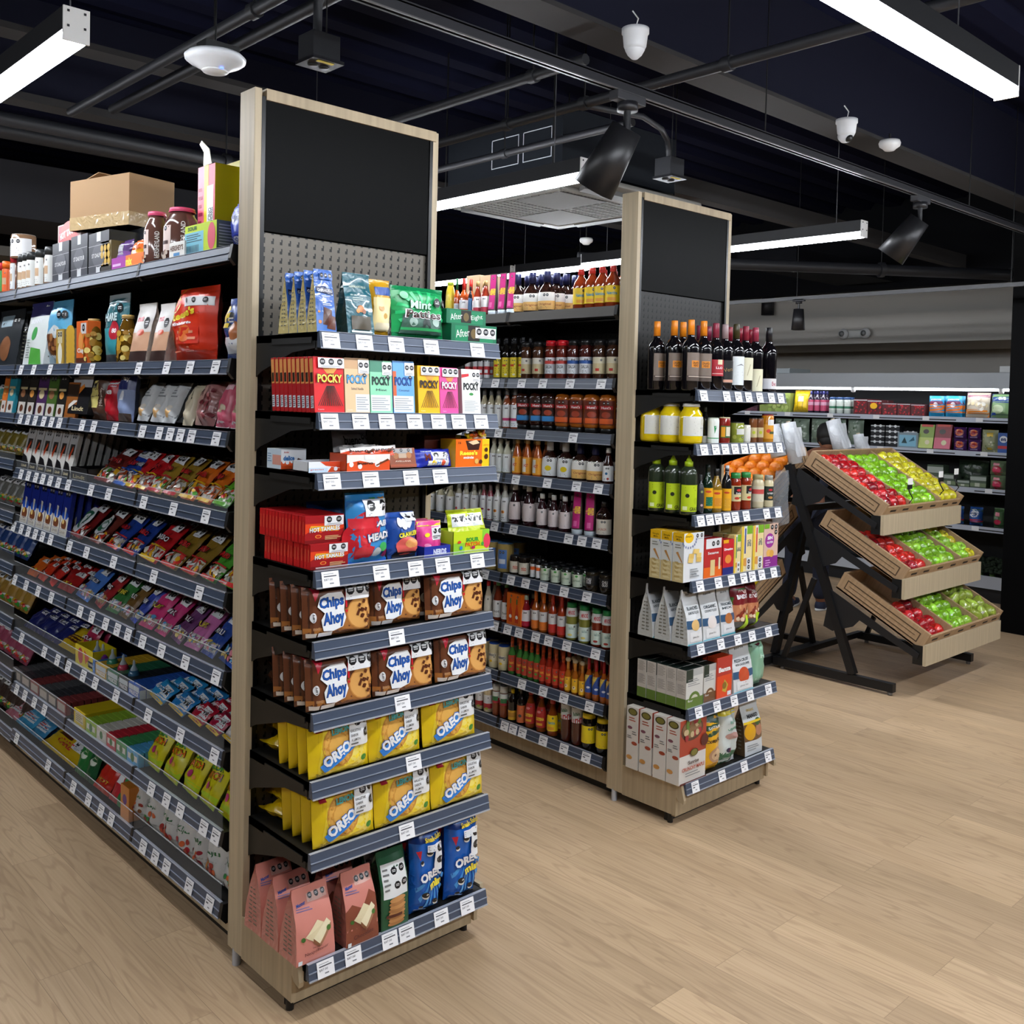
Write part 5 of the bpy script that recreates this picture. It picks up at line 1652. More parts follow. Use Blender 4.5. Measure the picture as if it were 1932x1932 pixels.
# sixth
rowS(5, [590, 715], 172, 1092, B('can', '#b39a5a', '#4f7fb0', None, [('r', .3, .1, .7, .9, '#5b82c0'), ('o', .42, .78, .05), ('o', .55, .78, .05), ('r', .36, .3, .64, .5, '#d8e0ec')], (.05, .85)), 'mustard_jar', 'tall mustard jar with blue lid', 'jar', rows=2, v=vb)
rowS(5, [815, 905], 115, 1235, B('can', '#221a14', '#16161a', '#dcd8c8', [('r', .3, .2, .7, .8, '#e2dccc'), ('t', 'miso', .55, .5, .3, .4, '#c8502c', .02)], (.12, .7)), 'small_jar', 'small black-lidded jar with cream label', 'jar', rows=3, v=vb)
rowS(5, [993, 1050], 56, 1262, B('spice', '#1b1c1e', '#121214', '#d9dadd', [('r', 0, .55, 1, .8, '#e0662c')], (.1, .75)), 'spice_jar', 'tiny black spice jar with orange band', 'jar', rows=2, v=vb)
grn = B('jar', '#20281c', '#14161a', '#cdd8c4', [('d', .5, .86, .1, '#3f9a3c', .7), ('t', 'LOTHAR', .5, .5, .5, .16, '#4a7a50', .01), ('o', .8, .2, .04)], (.06, .74))
rowS(5, [1120, 1225, 1333, 1447], 104, 1340, grn, 'pesto_jar', 'square dark jar with pale green label', 'jar', rows=3, v=vb)
rowS(5, [1592, 1735], 138, 1410, B('can', '#2c2419', '#101012', '#191a1c', [('t', 'CHILI', .4, .6, .3, .3, '#d8d8d8', .03), ('t', 'OLIO', .4, .3, .3, .25, '#d8d8d8', .03)], (.3, .8)), 'chili_oil_jar', 'black-lidded chili oil jar', 'jar', rows=2, v=vb)
# seventh
rowS(6, [540], 88, 1475, B('taper', '#d9cdb4', '#c82430', '#e0dccf', lab(seal='1'), (.1, .6)), 'sauce_bottle', 'cream sauce bottle with red cap', rows=2, v=vb)
rowS(6, [640, 725], 108, 1490, B('taper', '#7a3018', '#3a7a3a', '#e2e4e4', lab('hot', '#444'.replace('#444', '#444444'), seal='1'), (.08, .5)), 'sauce_bottle', 'tall red sauce bottle with green cap', rows=2, v=vb)
tb = [('r', 0, 0, 1, 1, '#e06a18')]
for cx_ in (.27, .73):
    tb += [('p', [(cx_ - .12, .1), (cx_ + .12, .1), (cx_ + .12, .42), (cx_ + .04, .6), (cx_ + .03, .75), (cx_ - .03, .75), (cx_ - .04, .6), (cx_ - .12, .42)], '#c83a1c'), ('r', cx_ - .035, .68, cx_ + .035, .84, '#2c7a3c'), ('d', cx_, .28, .09, '#e4e6e2', 1.0), ('o', cx_ + .06, .92, .05)]
flat(S2[6], mk(P_box, 'sauce_gift_box', body='#d8641a', front=tb, side=tb[:1]), 820 + 728 / 5.367, 820 + 868 / 5.367, vb(1612), .05, .006, 'sauce_gift_box', 'orange twin pack box of hot sauce, seventh shelf, sauce aisle', 'box')
rowS(6, [922], 105, 1625, B('taper', '#8a1e24', '#a9c0b0', '#e2dfe0', lab(band=(0, .3), bandcol='#b81c3c'), (.06, .55)), 'sauce_bottle', 'red chili sauce bottle with green tip', rows=2, v=vb)
hs = lambda c: lab(band=(0, .45), bandcol=c)
rowS(6, [1020, 1100], 90, 1580, B('hot', '#a4521e', '#cf6a1c', '#d6d6d6', hs('#e0782c'), (.06, .5)), 'sauce_bottle', 'amber hot sauce bottle with orange neck', rows=3, v=vb)
rowS(6, [1192, 1282], 92, 1612, B('hot', '#a43a1a', '#c03024', '#d6d6d6', hs('#c8342c'), (.06, .5)), 'sauce_bottle', 'red hot sauce bottle with red neck', rows=3, v=vb)
jz = lambda gl, pic: B('jar', gl, '#1f8a48', None, [('r', 0, .72, 1, 1, '#dfe3e2'), ('t', 'MENDEZ', .5, .85, .4, .12, '#c0303a', .03), ('r', 0, .04, 1, .48, '#d5e6dc'), ('d', .42, .14, .14, pic, .5), ('t', 'salsa', .5, .36, .3, .1, '#4a8a80', .0), ('o', .68, .4, .045)], (.03, .86))
rowS(6, [1385, 1515], 120, 1722, jz('#7f8038', '#e0d070'), 'salsa_jar', 'green salsa jar with green lid', 'jar', rows=2, v=vb)
rowS(6, [1640, 1745], 118, 1775, jz('#7a2c18', '#a03024'), 'salsa_jar', 'red salsa jar with green lid', 'jar', rows=2, v=vb)
# eighth
rowS(7, [180, 280, 378], 118, 330, B('can', '#ddd0a6', '#24489a', None, [('r', .05, .3, .95, .7, '#dfd6b8'), ('t', "Hellmann's", .5, .62, .5, .16, '#2a3a6a', .02), ('d', .45, .3, .1, '#ecc41c', .7), ('o', .66, .5, .04)], (.05, .85)), 'mayonnaise_jar', 'mayonnaise jar with blue lid', 'jar', rows=2, u=uc, v=vc)
gsp = lambda gl, lc: B('hot', gl, '#d8502c', lc, [('r', 0, 0, 1, 1, lc), ('o', .55, .82, .07), ('d', .4, .3, .12, '#4f9a3a', .8), ('t', 'hot', .5, .55, .4, .2, '#e8b03c', .03)], (.08, .5), capmat=mat('#d0501f', .4, 0, 'speckle'))
rowS(7, [460, 540, 598, 655, 715], 82, 300, gsp('#3f7a34', '#b8402c'), 'hot_sauce_bottle', 'green hot sauce bottle with orange neck', rows=3, u=uc, v=vc)
rowS(7, [772, 838, 905, 977], 82, 395, gsp('#9a2a18', '#c83a24'), 'hot_sauce_bottle', 'red hot sauce bottle with orange neck', rows=3, u=uc, v=vc)


def cholula(root, D, h):
    P_bottle(root, 'hot', D, h * .93, '#b0621c', '#d8903c', '#ecb428', items=[('r', 0, 0, 1, 1, '#f0b82c'), ('o', .55, .84, .07), ('d', .45, .35, .16, '#e8d8b0', 1.1), ('d', .45, .38, .07, '#a04a2c')], lz=(.06, .48), faces=0)
    MB().lathe([(0, .86 * h), (.3 * D, .88 * h), (.42 * D, .93 * h), (.3 * D, .985 * h), (0, h)], mat('#cdbb9a', .5), 14).build('wooden_stopper', root)


rowS(7, [1025, 1097, 1170], 72, 495, cholula, 'hot_sauce_bottle', 'hot sauce bottle with round wooden stopper', rows=3, u=uc, v=vc)
rowS(7, [1235, 1310, 1387, 1450], 82, 520, B('hot', '#a8561c', '#b0202c', None, [('r', 0, 0, 1, 1, '#2c4f9a'), ('p', [(0, 1), (0, .3), (.6, 1)], '#e8c83a'), ('d', .5, .3, .16, '#d8dce4', .6), ('r', .6, .5, .9, .9, '#23306a')], (.16, .58)), 'hot_sauce_bottle', 'amber hot sauce bottle with red cap', rows=2, u=uc, v=vc)
# bottom
rowS(8, [140, 222], 104, 722, B('can', '#d3c39c', '#b02a34', None, [('r', 0, .28, 1, .66, '#dfe1e2'), ('r', 0, .12, 1, .32, '#b8323c'), ('d', .5, .12, .12, '#9ab03c', .6), ('o', .6, .55, .04)], (.03, .85)), 'mayonnaise_jar', 'mayonnaise jar with red lid', 'jar', rows=2, u=uc, v=vc)
rowS(8, [300, 375], 84, 768, B('spice', '#7f3a1c', '#dfe3e6', None, [('r', 0, 0, 1, 1, '#b8303c'), ('r', 0, .45, 1, 1, '#e2e6e2'), ('r', .2, .2, .8, .6, '#3c7a4c')], (.4, .76)), 'seasoning_bottle', 'brown seasoning bottle with white cap', rows=2, u=uc, v=vc)
rowS(8, [465], 92, 795, B('sauce', '#1c120e', '#e8cc1c', '#d8a42c', [('r', .1, .3, .9, .8, '#b4802c')], (.05, .34)), 'soy_sauce_bottle', 'black soy sauce bottle with yellow cap', rows=2, u=uc, v=vc)
rowS(8, [552], 88, 800, B('sauce', '#1d1512', '#2a2422', '#cf6a3c', [('d', .5, .4, .14, '#4a4440', .9), ('o', .64, .8, .05)], (.06, .55)), 'soy_sauce_bottle', 'black sauce bottle with orange label', rows=2, u=uc, v=vc)
rowS(8, [648, 757], 116, 838, B('taper', '#8a4416', '#b02a24', None, [('r', 0, 0, 1, 1, '#b8302a'), ('d', .45, .76, .15, '#d88a8a', .5), ('t', 'COSTENA', .5, .42, .6, .16, '#f0d43c', .04), ('r', .3, .1, .7, .22, '#e0a02c'), ('o', .66, .86, .05)], (.12, .64)), 'sauce_bottle', 'large amber sauce bottle with red label', rows=2, u=uc, v=vc)
rowS(8, [870], 118, 898, B('taper', '#8a4016', '#b02a24', None, vale, (.14, .56)), 'sauce_bottle', 'large amber sauce bottle with yellow label', rows=2, u=uc, v=vc)
rowS(8, [1010, 1118], 122, 955, B('can', '#4a1c10', '#2a1a14', None, [('r', 0, .0, 1, 1, '#d8dcdc'), ('p', [(0, 0), (1, 0), (1, .45), (0, .2)], '#b8303a'), ('t', 'Bufalo', .42, .62, .4, .26, '#2c6a44', .03, 12)], (.56, .93)), 'sauce_bottle', 'wide dark red sauce bottle with upper label', rows=2, u=uc, v=vc)
rowS(8, [1235, 1382], 152, 1092, B('jar', '#1c1712', '#ecd01c', '#ecd41c', lab(band=(0, .5), bandcol='#ecd01c', seal='r'), (.18, .66)), 'bouillon_jar', 'black jar with yellow lid and yellow label', 'jar', rows=2, u=uc, v=vc)

# ================================================================ FARTHER END CAP: PRODUCTS
ue = lambda l: [1160 + x / 5.682 for x in l]
v1 = lambda y: 560 + y / 5.682
v2 = lambda y: 880 + y / 5.682
v3 = lambda y: 1180 + y / 5.367
ug = lambda x: 1140 + x / 5.367


def rowE(i, xs, wz, top, b, name, desc, cat='bottle', rows=1, v=v1, dep=0.01, pitch=None, yaw=-.5, Dfix=None):
    round_row(E2[i], ue(xs), wz / 5.682, v(top), dep, b, name, desc, cat, rows, pitch, yawf=yaw, Dfix=Dfix)


wl = lambda bg, extra, lz=(.12, .52): dict(label=bg, items=extra, lz=lz, span=120)
W1 = [('r', 0, 0, 1, 1, '#7b6c62'), ('l', .1, .6, .9, .95, 5, '#a8998c'), ('r', .25, .48, .75, .72, '#e08a1c'), ('t', 'DRAPED', .5, .64, .4, .08, '#2a1c14', .02), ('t', 'HEAD', .5, .55, .3, .08, '#2a1c14', .02), ('r', 0, .0, 1, .2, '#54473f'), ('r', .1, .14, .9, .17, '#c8b8a8')]


def wine(cap, bg, items, lz=(.12, .52), glass='#0e0c10', span=120):
    return lambda root, D, h: P_bottle(root, 'wine', D, h, glass, cap, bg, items=items, lz=lz, span=span)


rowE(0, [800], 170, 248, wine('#e8871a', '#7b6c62', W1, (.13, .53)), 'wine_bottle', 'left column wine bottle with orange foil', rows=3, Dfix=.068, pitch=.082, yaw=-.35)
rowE(0, [935], 170, 262, wine('#e8871a', '#7b6c62', W1, (.13, .53)), 'wine_bottle', 'second column wine bottle with orange foil', rows=2, Dfix=.068, pitch=.1, yaw=-.35)
rowE(0, [1065], 160, 285, wine('#8a2a40', '#b02430', [('r', .5, .7, .8, 1, '#ded8b8'), ('t', 'LLO', .6, .5, .4, .14, WHT, .02), ('r', .2, .12, .9, .16, '#e0c0b8')], (.22, .46)), 'wine_bottle', 'wine bottle with burgundy foil and red label', Dfix=.068)
rowE(0, [1165], 150, 298, wine('#a08a8c', '#141214', [('t', 'Vera', .5, .6, .6, .16, '#b08a4c', .0, 10), ('r', .2, .04, .9, .16, '#d8a48c')], (.12, .46)), 'wine_bottle', 'black-labelled wine bottle with greyish pink foil', Dfix=.068)
rowE(0, [1285], 160, 295, wine('#3a3418', '#e4eaec', [('l', .3, .3, .7, .5, 2, '#8a9094'), ('p', [(.2, .66), (.5, .74), (.8, .66), (.5, .7)], '#6a7074')], (.10, .52)), 'wine_bottle', 'dark wine bottle with large white label', Dfix=.068)
rowE(0, [1385], 140, 318, wine('#8c1f36', '#e2dfc4', [('p', [(.5, .2), (.7, .7), (.66, .72), (.46, .2)], '#b0a888')], (.18, .52)), 'wine_bottle', 'wine bottle with red foil and cream label, left one', Dfix=.066)
rowE(0, [1490], 150, 332, wine('#9a2f48', '#e4e0c2', [('p', [(.4, .2), (.6, .7), (.56, .72), (.36, .2)], '#b0a888')], (.02, .36)), 'wine_bottle', 'wine bottle with red foil and low cream label', Dfix=.068)
rowE(0, [1635], 165, 332, wine('#17161c', '#e6e4e4', [('r', 0, 0, .5, 1, '#dddde2'), ('t', 'Evo', .7, .5, .3, .4, '#a02a48', .02)], (.06, .22)), 'wine_bottle', 'black screw-cap wine bottle at right end', Dfix=.070)
rowE(0, [895, 985], 90, 320, wine('#7d2a44', None, [], (.1, .5)), 'wine_bottle', 'rear wine bottle with maroon foil', dep=.10, Dfix=.068)
rowE(0, [1210, 1325, 1440], 90, 340, wine('#8c1c30', None, [], (.1, .5)), 'wine_bottle', 'rear wine bottle with dark red foil', dep=.09, Dfix=.068)
# second shelf
mu = [('r', 0, 0, 1, 1, '#d8d8d0'), ('l', .08, .1, .5, .95, 9, '#9a9a90'), ('d', .74, .72, .12, '#c9c6b4'), ('t', 'MUSTARD', .74, .4, .3, .08, '#8a8a80', .0)]
rowE(1, [808], 240, 1145, B('bigjar', '#e2c414', '#d9d6cc', '#d8d8d0', mu, (.2, .68), span=150), 'mustard_jar', 'large yellow mustard jar', 'jar', Dfix=.094, rows=3, pitch=.098)
rowE(1, [960], 80, 1180, B('sauce', '#1a1c1c', '#3a3d3c', '#d0d0c8', lz=(.0, .2)), 'oil_bottle', 'thin dark bottle beside the yellow mustard jars', dep=.06)
rowE(1, [1050], 122, 1298, B('can', '#dfe6e0', '#b8bfae', None, [('r', 0, .0, 1, 1, '#e2e8e4'), ('p', [(.45, .75), (.65, .75), (.5, .4)], '#1f8a48'), ('r', 0, .18, 1, .22, '#3aa05c')], (.04, .9)), 'coconut_oil_jar', 'white jar with green triangle mark', 'jar')
rowE(1, [1170], 122, 1292, B('can', '#8a2018', '#cfc8a0', None, [('r', .15, .2, .85, .75, '#2f5f30'), ('r', .2, .24, .45, .7, '#e8a020'), ('r', .5, .28, .82, .7, '#d8d4bc')], (.05, .88)), 'tomato_jar', 'dark red tomato jar with green label', 'jar')
rowE(1, [1305], 150, 1345, B('can', '#8f9a3c', '#1b1b1b', None, [('r', .4, .45, .9, .8, '#d6d8d0'), ('o', .7, .3, .06), ('d', .3, .3, .1, '#a8b04c'), ('d', .6, .15, .1, '#9aa640')], (.05, .85)), 'olive_jar', 'green olive jar with black lid', 'jar')
rowE(1, [1410], 80, 1375, B('can', '#d8d4c8', '#c8c4b8', '#e2e0da', lab(seal=''), (.1, .85)), 'small_jar', 'small white jar in front of pickles', 'jar')
rowE(1, [1475, 1545], 85, 1300, B('can', '#7a4a2a', '#2a2522', None, [('r', .1, .2, .9, .7, '#c8b88c'), ('d', .5, .45, .14, '#b8c02c', 1)], (.05, .85)), 'pickle_jar', 'brown preserve jar with dark lid', 'jar', dep=.02)
rowE(1, [1630], 130, 1262, B('can', '#c8821c', '#8a2a38', None, [('r', .05, .1, .95, .7, '#e0a038'), ('r', .4, .66, .95, .9, '#e4e4e0'), ('d', .45, .42, .13, '#d8403c', .8), ('r', .5, .3, .95, .4, '#4a5a3a')], (.05, .9)), 'pickle_jar', 'orange preserve jar with maroon lid at right', 'jar')
# third shelf
gl = [('r', 0, 0, 1, 1, '#b5cc1c'), ('t', 'GRAZA', .66, .1, .5, .13, '#1c2410', .03), ('d', .3, .6, .09, '#1c2410', 1.0), ('l', .2, .75, .7, .95, 2, '#5a6a1c'), ('r', .1, .06, .3, .2, '#dfe8b0'), ('d', .7, .4, .12, '#a6bc18', 1.3)]
rowE(2, [778], 178, 1690, B('nozzle', '#26301f', '#a3c018', '#b5cc1c', gl, (.06, .50), span=150, rough=.25), 'olive_oil_bottle', 'dark green squeeze oil bottle with lime nozzle', Dfix=.068, rows=3, pitch=.079)
rowE(2, [910], 78, 90, B('sauce', '#15161a', '#3a3c40', '#33343a', [('d', .5, .7, .12, '#8a9a5a'), ('d', .5, .2, .12, '#c8a8a8')], (.1, .78)), 'vinegar_bottle', 'slim dark bottle with grey label', v=v2)
yl = lambda t: [('r', 0, 0, 1, 1, '#e6a818'), ('d', .45, .82, .2, '#c8442c', .35), ('r', .3, .12, .8, .56, t), ('l', .35, .2, .75, .5, 3, '#e8dca0')]
rowE(2, [985], 118, -20, B('dress', '#14281c', '#0e1c14', '#e6a818', yl('#1d6a48'), (.10, .52)), 'olive_oil_bottle', 'green glass oil bottle with yellow label', v=v2, dep=.02)
rowE(2, [1078], 125, 25, B('dress', '#8a6a24', '#1a1a18', '#e6a818', yl('#d8902c'), (.10, .52)), 'olive_oil_bottle', 'amber vinegar bottle with yellow label', v=v2)
rowE(2, [1190], 105, -10, B('sauce', '#191a1c', '#c8ccd4', '#e4b41c', yl('#d8a02c'), (.02, .5), sleeve='#20242c'), 'vinegar_bottle', 'striped-neck bottle with yellow label', v=v2)
ps = [('r', 0, 0, 1, 1, '#dccf9a'), ('r', .3, .45, .95, .95, '#1c1a18'), ('d', .62, .72, .16, '#c8303c', .5), ('t', 'Salsa', .62, .52, .4, .12, WHT, .02), ('d', .5, .2, .16, '#c8442c', .5), ('d', .7, .24, .08, '#3f8a3c', .6)]
rowE(2, [1285, 1395], 118, 62, B('jar', '#8f2c14', '#2f8a44', '#dccf9a', ps, (.25, .66)), 'pasta_sauce_jar', 'red pasta sauce jar with green lid', 'jar', v=v2)
rowE(2, [1525], 130, 88, B('jar', '#d6cba8', '#b0a878', '#d5d0b8', lab(band=(.5, .8), bandcol='#c8504c', seal=''), (.2, .66)), 'cream_sauce_jar', 'cream sauce jar with pale label', 'jar', v=v2)
rowE(2, [1640], 105, 95, B('jar', '#d9cda6', '#9a9a90', '#20302c', [('d', .5, .75, .16, '#c8303c', .5), ('t', 'ALFREDO', .5, .5, .5, .12, WHT, .02), ('d', .5, .2, .18, '#c8904c', .5)], (.22, .66)), 'cream_sauce_jar', 'cream sauce jar with black label', 'jar', v=v2)
# fourth shelf
S = E2[3]
L4 = 'fourth shelf, farther end cap'
crk = [('r', 0, 0, 1, 1, '#dfe3e6'), ('d', .25, .9, .22, '#efc01c', .7), ('t', 'Simple', .22, .93, .3, .05, '#5a4410', .01), ('s', .55, .85, .98, .98, 2, '#dfe3e6')]
for q in range(9):
    a = R_(200 + q * 20)
    crk.append(('d', .25 + .34 * math.cos(a), .86 + .16 * math.sin(a), .02, '#2a4a8a', 2))
for q in range(6):
    x, y = .5 + .22 * math.cos(q * 1.3), .52 + .1 * math.sin(q * 2.1)
    crk.append(('p', [(x - .14, y - .03), (x - .1, y + .06), (x + .14, y + .05), (x + .12, y - .05)], ('#e6c878', '#dcb862')[q % 2]))
crk += [('l', .3, .08, .75, .28, 4, '#8a9094'), ('t', 'Sea Salt', .5, .15, .3, .04, '#6a7074', .0)]
crs = [('r', 0, 0, 1, 1, '#d9dcda'), ('r', 0, .82, 1, 1, '#eab81c'), ('t', 'Simple', .5, .92, .6, .05, '#5a4410', .01), ('t', 'Mills', .5, .87, .4, .04, '#5a4410', .01), ('l', .2, .68, .8, .78, 2, '#8a8a80'), ('p', [(.3, .6), (.5, .62), (.9, .42), (.86, .4)], '#c08a4c'), ('r', 0, .0, 1, .4, '#d3c08a')]
for q in range(8):
    crs.append(('p', [(random.uniform(0, .5), .04 + q * .045), (random.uniform(.6, 1), .05 + q * .045), (random.uniform(.5, .9), .10 + q * .045), (.2, .10 + q * .045)], ('#e3d4a4', '#bfa468')[q % 2]))
flat(S, mk(P_box, 'cracker_box', body='#d9dcda', front=crk, side=crs, top='#d8a818'), ug(0) - 0 + 0 + (1160 + 730 / 5.682 - 1140), 1160 + 942 / 5.682, v2(712), .052, .004, 'cracker_box', 'white and yellow cracker box, ' + L4, 'box', 'cracker boxes', rows=3, pitch=.056)
sg = [('r', 0, 0, 1, 1, '#b82a2a'), ('r', 0, .0, 1, .28, '#e86a1c'), ('r', .1, .75, .95, 1, '#e2e4e6'), ('o', .5, .87, .09), ('o', .75, .88, .09), ('t', 'Sesame', .5, .64, .6, .07, WHT, .02), ('r', .35, .06, .6, .46, '#dcc48a'), ('r', .8, .2, .9, .5, '#e8d8b8')]
flat(S, mk(P_box, 'breadstick_box', body='#9a2020', front=sg), 1160 + 948 / 5.682, 1160 + 1140 / 5.682, v2(775), .04, .004, 'breadstick_box', 'red and orange breadstick box, ' + L4, 'box', rows=2, pitch=.045)
dg = [('r', 0, 0, 1, 1, '#c8202c'), ('r', 0, 0, 1, .22, '#1c2a78'), ('d', .5, .45, .3, '#e8903c', .8), ('t', 'Digestive', .5, .72, .8, .09, WHT, .04), ('r', 0, .9, .5, 1, '#e8a41c')]
flat(S, mk(P_box, 'biscuit_box', body='#a01824', front=dg), 1160 + 1152 / 5.682, 1160 + 1265 / 5.682, v2(785), .05, .004, 'biscuit_box', 'red and navy biscuit box, ' + L4, 'box', rows=2, pitch=.055)
zr = lambda c: [('r', 0, 0, 1, 1, '#ecd9a0'), ('r', 0, .8, .5, 1, '#e0e4e0'), ('r', .5, .82, 1, 1, '#7ab02c'), ('r', .3, .4, .42, .95, c), ('t', 'ZERO', .72, .62, .36, .14, '#3a5a70', .02, 90), ('d', .4, .22, .3, '#d99a4c', .7), ('r', .5, .03, .9, .3, '#dfe3e6'), ('o', .7, .22, .12), ('o', .7, .1, .12), ('r', 0, .0, .2, 1, '#e6c43a')]
for i, (l, r_, c) in enumerate(((1268, 1340, '#3a8a4c'), (1345, 1462, '#2c4a9a'), (1468, 1582, '#d84a3c'))):
    flat(S, mk(P_box, 'wafer_box', body='#dcc47c', front=zr(c)), 1160 + l / 5.682, 1160 + r_ / 5.682, v2((735, 640, 630)[i]), .05, .004, 'wafer_box', 'yellow wafer box with %s stripe, ' % ('green', 'blue', 'red')[i] + L4, 'box', 'yellow wafer boxes', rows=2, pitch=.055)
sg = [('r', 0, 0, 1, 1, '#dcb9a8'), ('r', 0, 0, 1, .26, '#8a2a8c'), ('d', .4, .62, .32, '#a0349a', .9), ('t', 'SIN', .42, .68, .36, .08, WHT, .05), ('t', 'GLUTEN', .42, .58, .42, .05, WHT, .04), ('d', .35, .34, .16, '#e8b45c', .9), ('d', .55, .32, .16, '#dfa54c', .9), ('o', .55, .92, .1), ('o', .82, .92, .1), ('o', .82, .8, .1), ('r', 0, .9, .35, 1, '#7ab02c'), ('l', .1, .04, .5, .2, 3, '#d8a0d8')]
flat(S, mk(P_box, 'biscuit_box', body='#c8a594', front=sg), 1160 + 1588 / 5.682, 1160 + 1738 / 5.682, v2(615), .05, .004, 'biscuit_box', 'purple and beige gluten-free biscuit box, ' + L4, 'box', rows=2, pitch=.055)
# fifth shelf
S = E2[4]
L5 = 'fifth shelf, farther end cap'
al = lambda t1, t2, pic: [('r', 0, 0, 1, 1, '#c9ccce'), ('r', 0, .0, 1, .62, '#d9dcde'), ('t', 'BAKER', .5, .9, .5, .05, '#4a4e52', .02), ('t', t1, .5, .66, .7, .06, '#2a3a40', .03), ('t', t2, .5, .58, .7, .05, '#2a3a40', .02), ('r', 0, .3, 1, .45, '#3a5a7c'), ('d', .5, .36, .28, pic, .8), ('r', .15, .06, .9, .24, '#e6e8ea'), ('t', 'gluten free', .5, .14, .4, .05, '#5a5e64', .0), ('r', 0, .0, 1, .03, '#4ab0c0')]
flat(S, mk(P_gusset, 'flour_bag', body='#bfc2c2', frontcol='#cfd2d3', front=al('BLANCHED', 'ALMOND FLOUR', '#e0b878'), side='#c3c5c2', sealh=.14, taper=2), 1160 + 775 / 5.682, 1160 + 930 / 5.682, v2(1330), .075, .004, 'flour_bag', 'grey almond flour bag, ' + L5, 'bag', 'grey flour bags', rows=3, pitch=.085)
flat(S, mk(P_gusset, 'flour_bag', body='#bfc2c2', frontcol='#cfd2d3', front=al('ORGANIC', 'COCONUT FLOUR', '#e4dcd8'), side='#c3c5c2', sealh=.14, taper=2), 1160 + 942 / 5.682, 1160 + 1120 / 5.682, v2(1325), .06, .010, 'flour_bag', 'grey coconut flour bag, ' + L5, 'bag', 'grey flour bags', rows=2, pitch=.085)
flat(S, mk(P_gusset, 'flour_bag', body='#bfc2c2', frontcol='#cfd2d3', front=al('PANCAKE', 'MIX', '#b8703c'), side='#c3c5c2', sealh=.14, taper=2), 1160 + 1135 / 5.682, 1160 + 1280 / 5.682, v2(1310), .06, .02, 'flour_bag', 'grey pancake mix bag, ' + L5, 'bag', 'grey flour bags', rows=1)
dn = [('r', 0, 0, 1, 1, '#7a1c24'), ('t', 'DINO', .5, .82, .5, .08, '#e0d0c8', .03), ('t', 'BANDITS', .5, .72, .7, .09, WHT, .04), ('r', 0, .2, 1, .56, '#c8825c')] + [('d', random.uniform(.1, .9), random.uniform(.26, .54), .09, ('#d8a070', '#e8d0b0', '#8a3424')[i % 3]) for i in range(16)] + [('p', [(.3, .02), (.95, .02), (1, .3), (.6, .34)], '#b8dc28'), ('r', .05, .04, .4, .22, '#5a5c58')]
for i, (l, r_, dd) in enumerate(((1300, 1450, .004), (1440, 1560, .02))):
    flat(S, mk(P_bag, 'vegetable_snack_bag', body='#3a6a28' if not i else '#601820', front=dn, seal=.04, seed=i, wr=.003), 1160 + l / 5.682, 1160 + r_ / 5.682, v2(1262), .06, dd, 'vegetable_snack_bag', ('left', 'right')[i] + ' dark red snack bag with lime corner, ' + L5, 'snack bag', 'dark red snack bags', lean=.05)
# sixth shelf
S = E2[5]
L6 = 'sixth shelf, farther end cap'
pf = lambda c, c2: [('r', 0, 0, 1, 1, '#cfcfca'), ('r', 0, .68, .4, 1, '#1c3028'), ('r', .4, .82, 1, 1, '#b0b2b0'), ('l', .1, .56, .8, .76, 4, '#8a8e90'), ('d', .5, .2, .34, c, .9), ('d', .5, .2, .22, c2, .9), ('d', .5, .2, .1, c, .9), ('r', 0, 0, 1, .26, c), ('t', 'flour', .25, .2, .3, .06, WHT, .0)]
ps_ = [('r', 0, 0, 1, 1, '#c6c0b8'), ('r', 0, 0, 1, .26, '#5e7a34'), ('l', .1, .36, .9, .62, 8, '#8a8680'), ('l', .1, .7, .9, .96, 7, '#98948c')]
flat(S, mk(P_box, 'flour_box', body='#c6c0b8', front=pf('#5e7a34', '#c8c8b4'), side=ps_, top='#17221e'), ug(822), ug(992), v3(440), .046, .004, 'flour_box', 'beige and green flour box, ' + L6, 'box', 'beige and green flour boxes', rows=5, pitch=.049)
flat(S, mk(P_box, 'flour_box', body='#c0b8ae', front=pf('#6e4a2c', '#cdb89a'), side=ps_, top='#17221e'), ug(1002), ug(1128), v3(395), .046, .01, 'flour_box', 'beige and brown flour box, ' + L6, 'box', rows=2, pitch=.049)
bz = [('r', 0, 0, 1, 1, '#e0481c'), ('r', 0, .55, 1, 1, '#b8352c'), ('t', 'Banza', .5, .7, .8, .12, WHT, .05), ('p', [(.5, .45), (.75, .3), (.6, .12), (.35, .18)], '#c8a83c'), ('d', .5, .3, .14, '#8a6a20', 1), ('r', .7, .04, .95, .14, '#e0e4ea')]
flat(S, mk(P_box, 'pasta_box', body='#c23c18', front=bz), ug(1135), ug(1285), v3(318), .05, .004, 'pasta_box', 'orange pasta box, ' + L6, 'box', rows=2, pitch=.055)
pz = al('PIZZA CRUST', 'WITH CAULIFLOWER', '#c8502c')
flat(S, mk(P_gusset, 'pizza_mix_bag', body='#a8abac', frontcol='#b9bcbe', front=pz, side='#c3c5c2', sealh=.14, taper=2), ug(1305), ug(1500), v3(195), .06, .006, 'pizza_mix_bag', 'grey pizza crust mix bag, ' + L6, 'bag')
gn = [('r', 0, 0, 1, 1, '#86b498'), ('d', .45, .93, .22, '#6a1c34', .4), ('r', 0, .86, .12, 1, '#4a6a58'), ('t', 'free', .62, .66, .4, .1, '#c8e8d4', .04), ('l', .2, .08, .8, .2, 2, '#cfe4d8')]
flat(S, mk(P_bag, 'flour_bag', body='#7fae92', front=gn, seal=.05, seed=3, wr=.003), ug(1500), ug(1640), v3(150), .07, .004, 'flour_bag', 'mint green flour bag at right, ' + L6, 'bag')
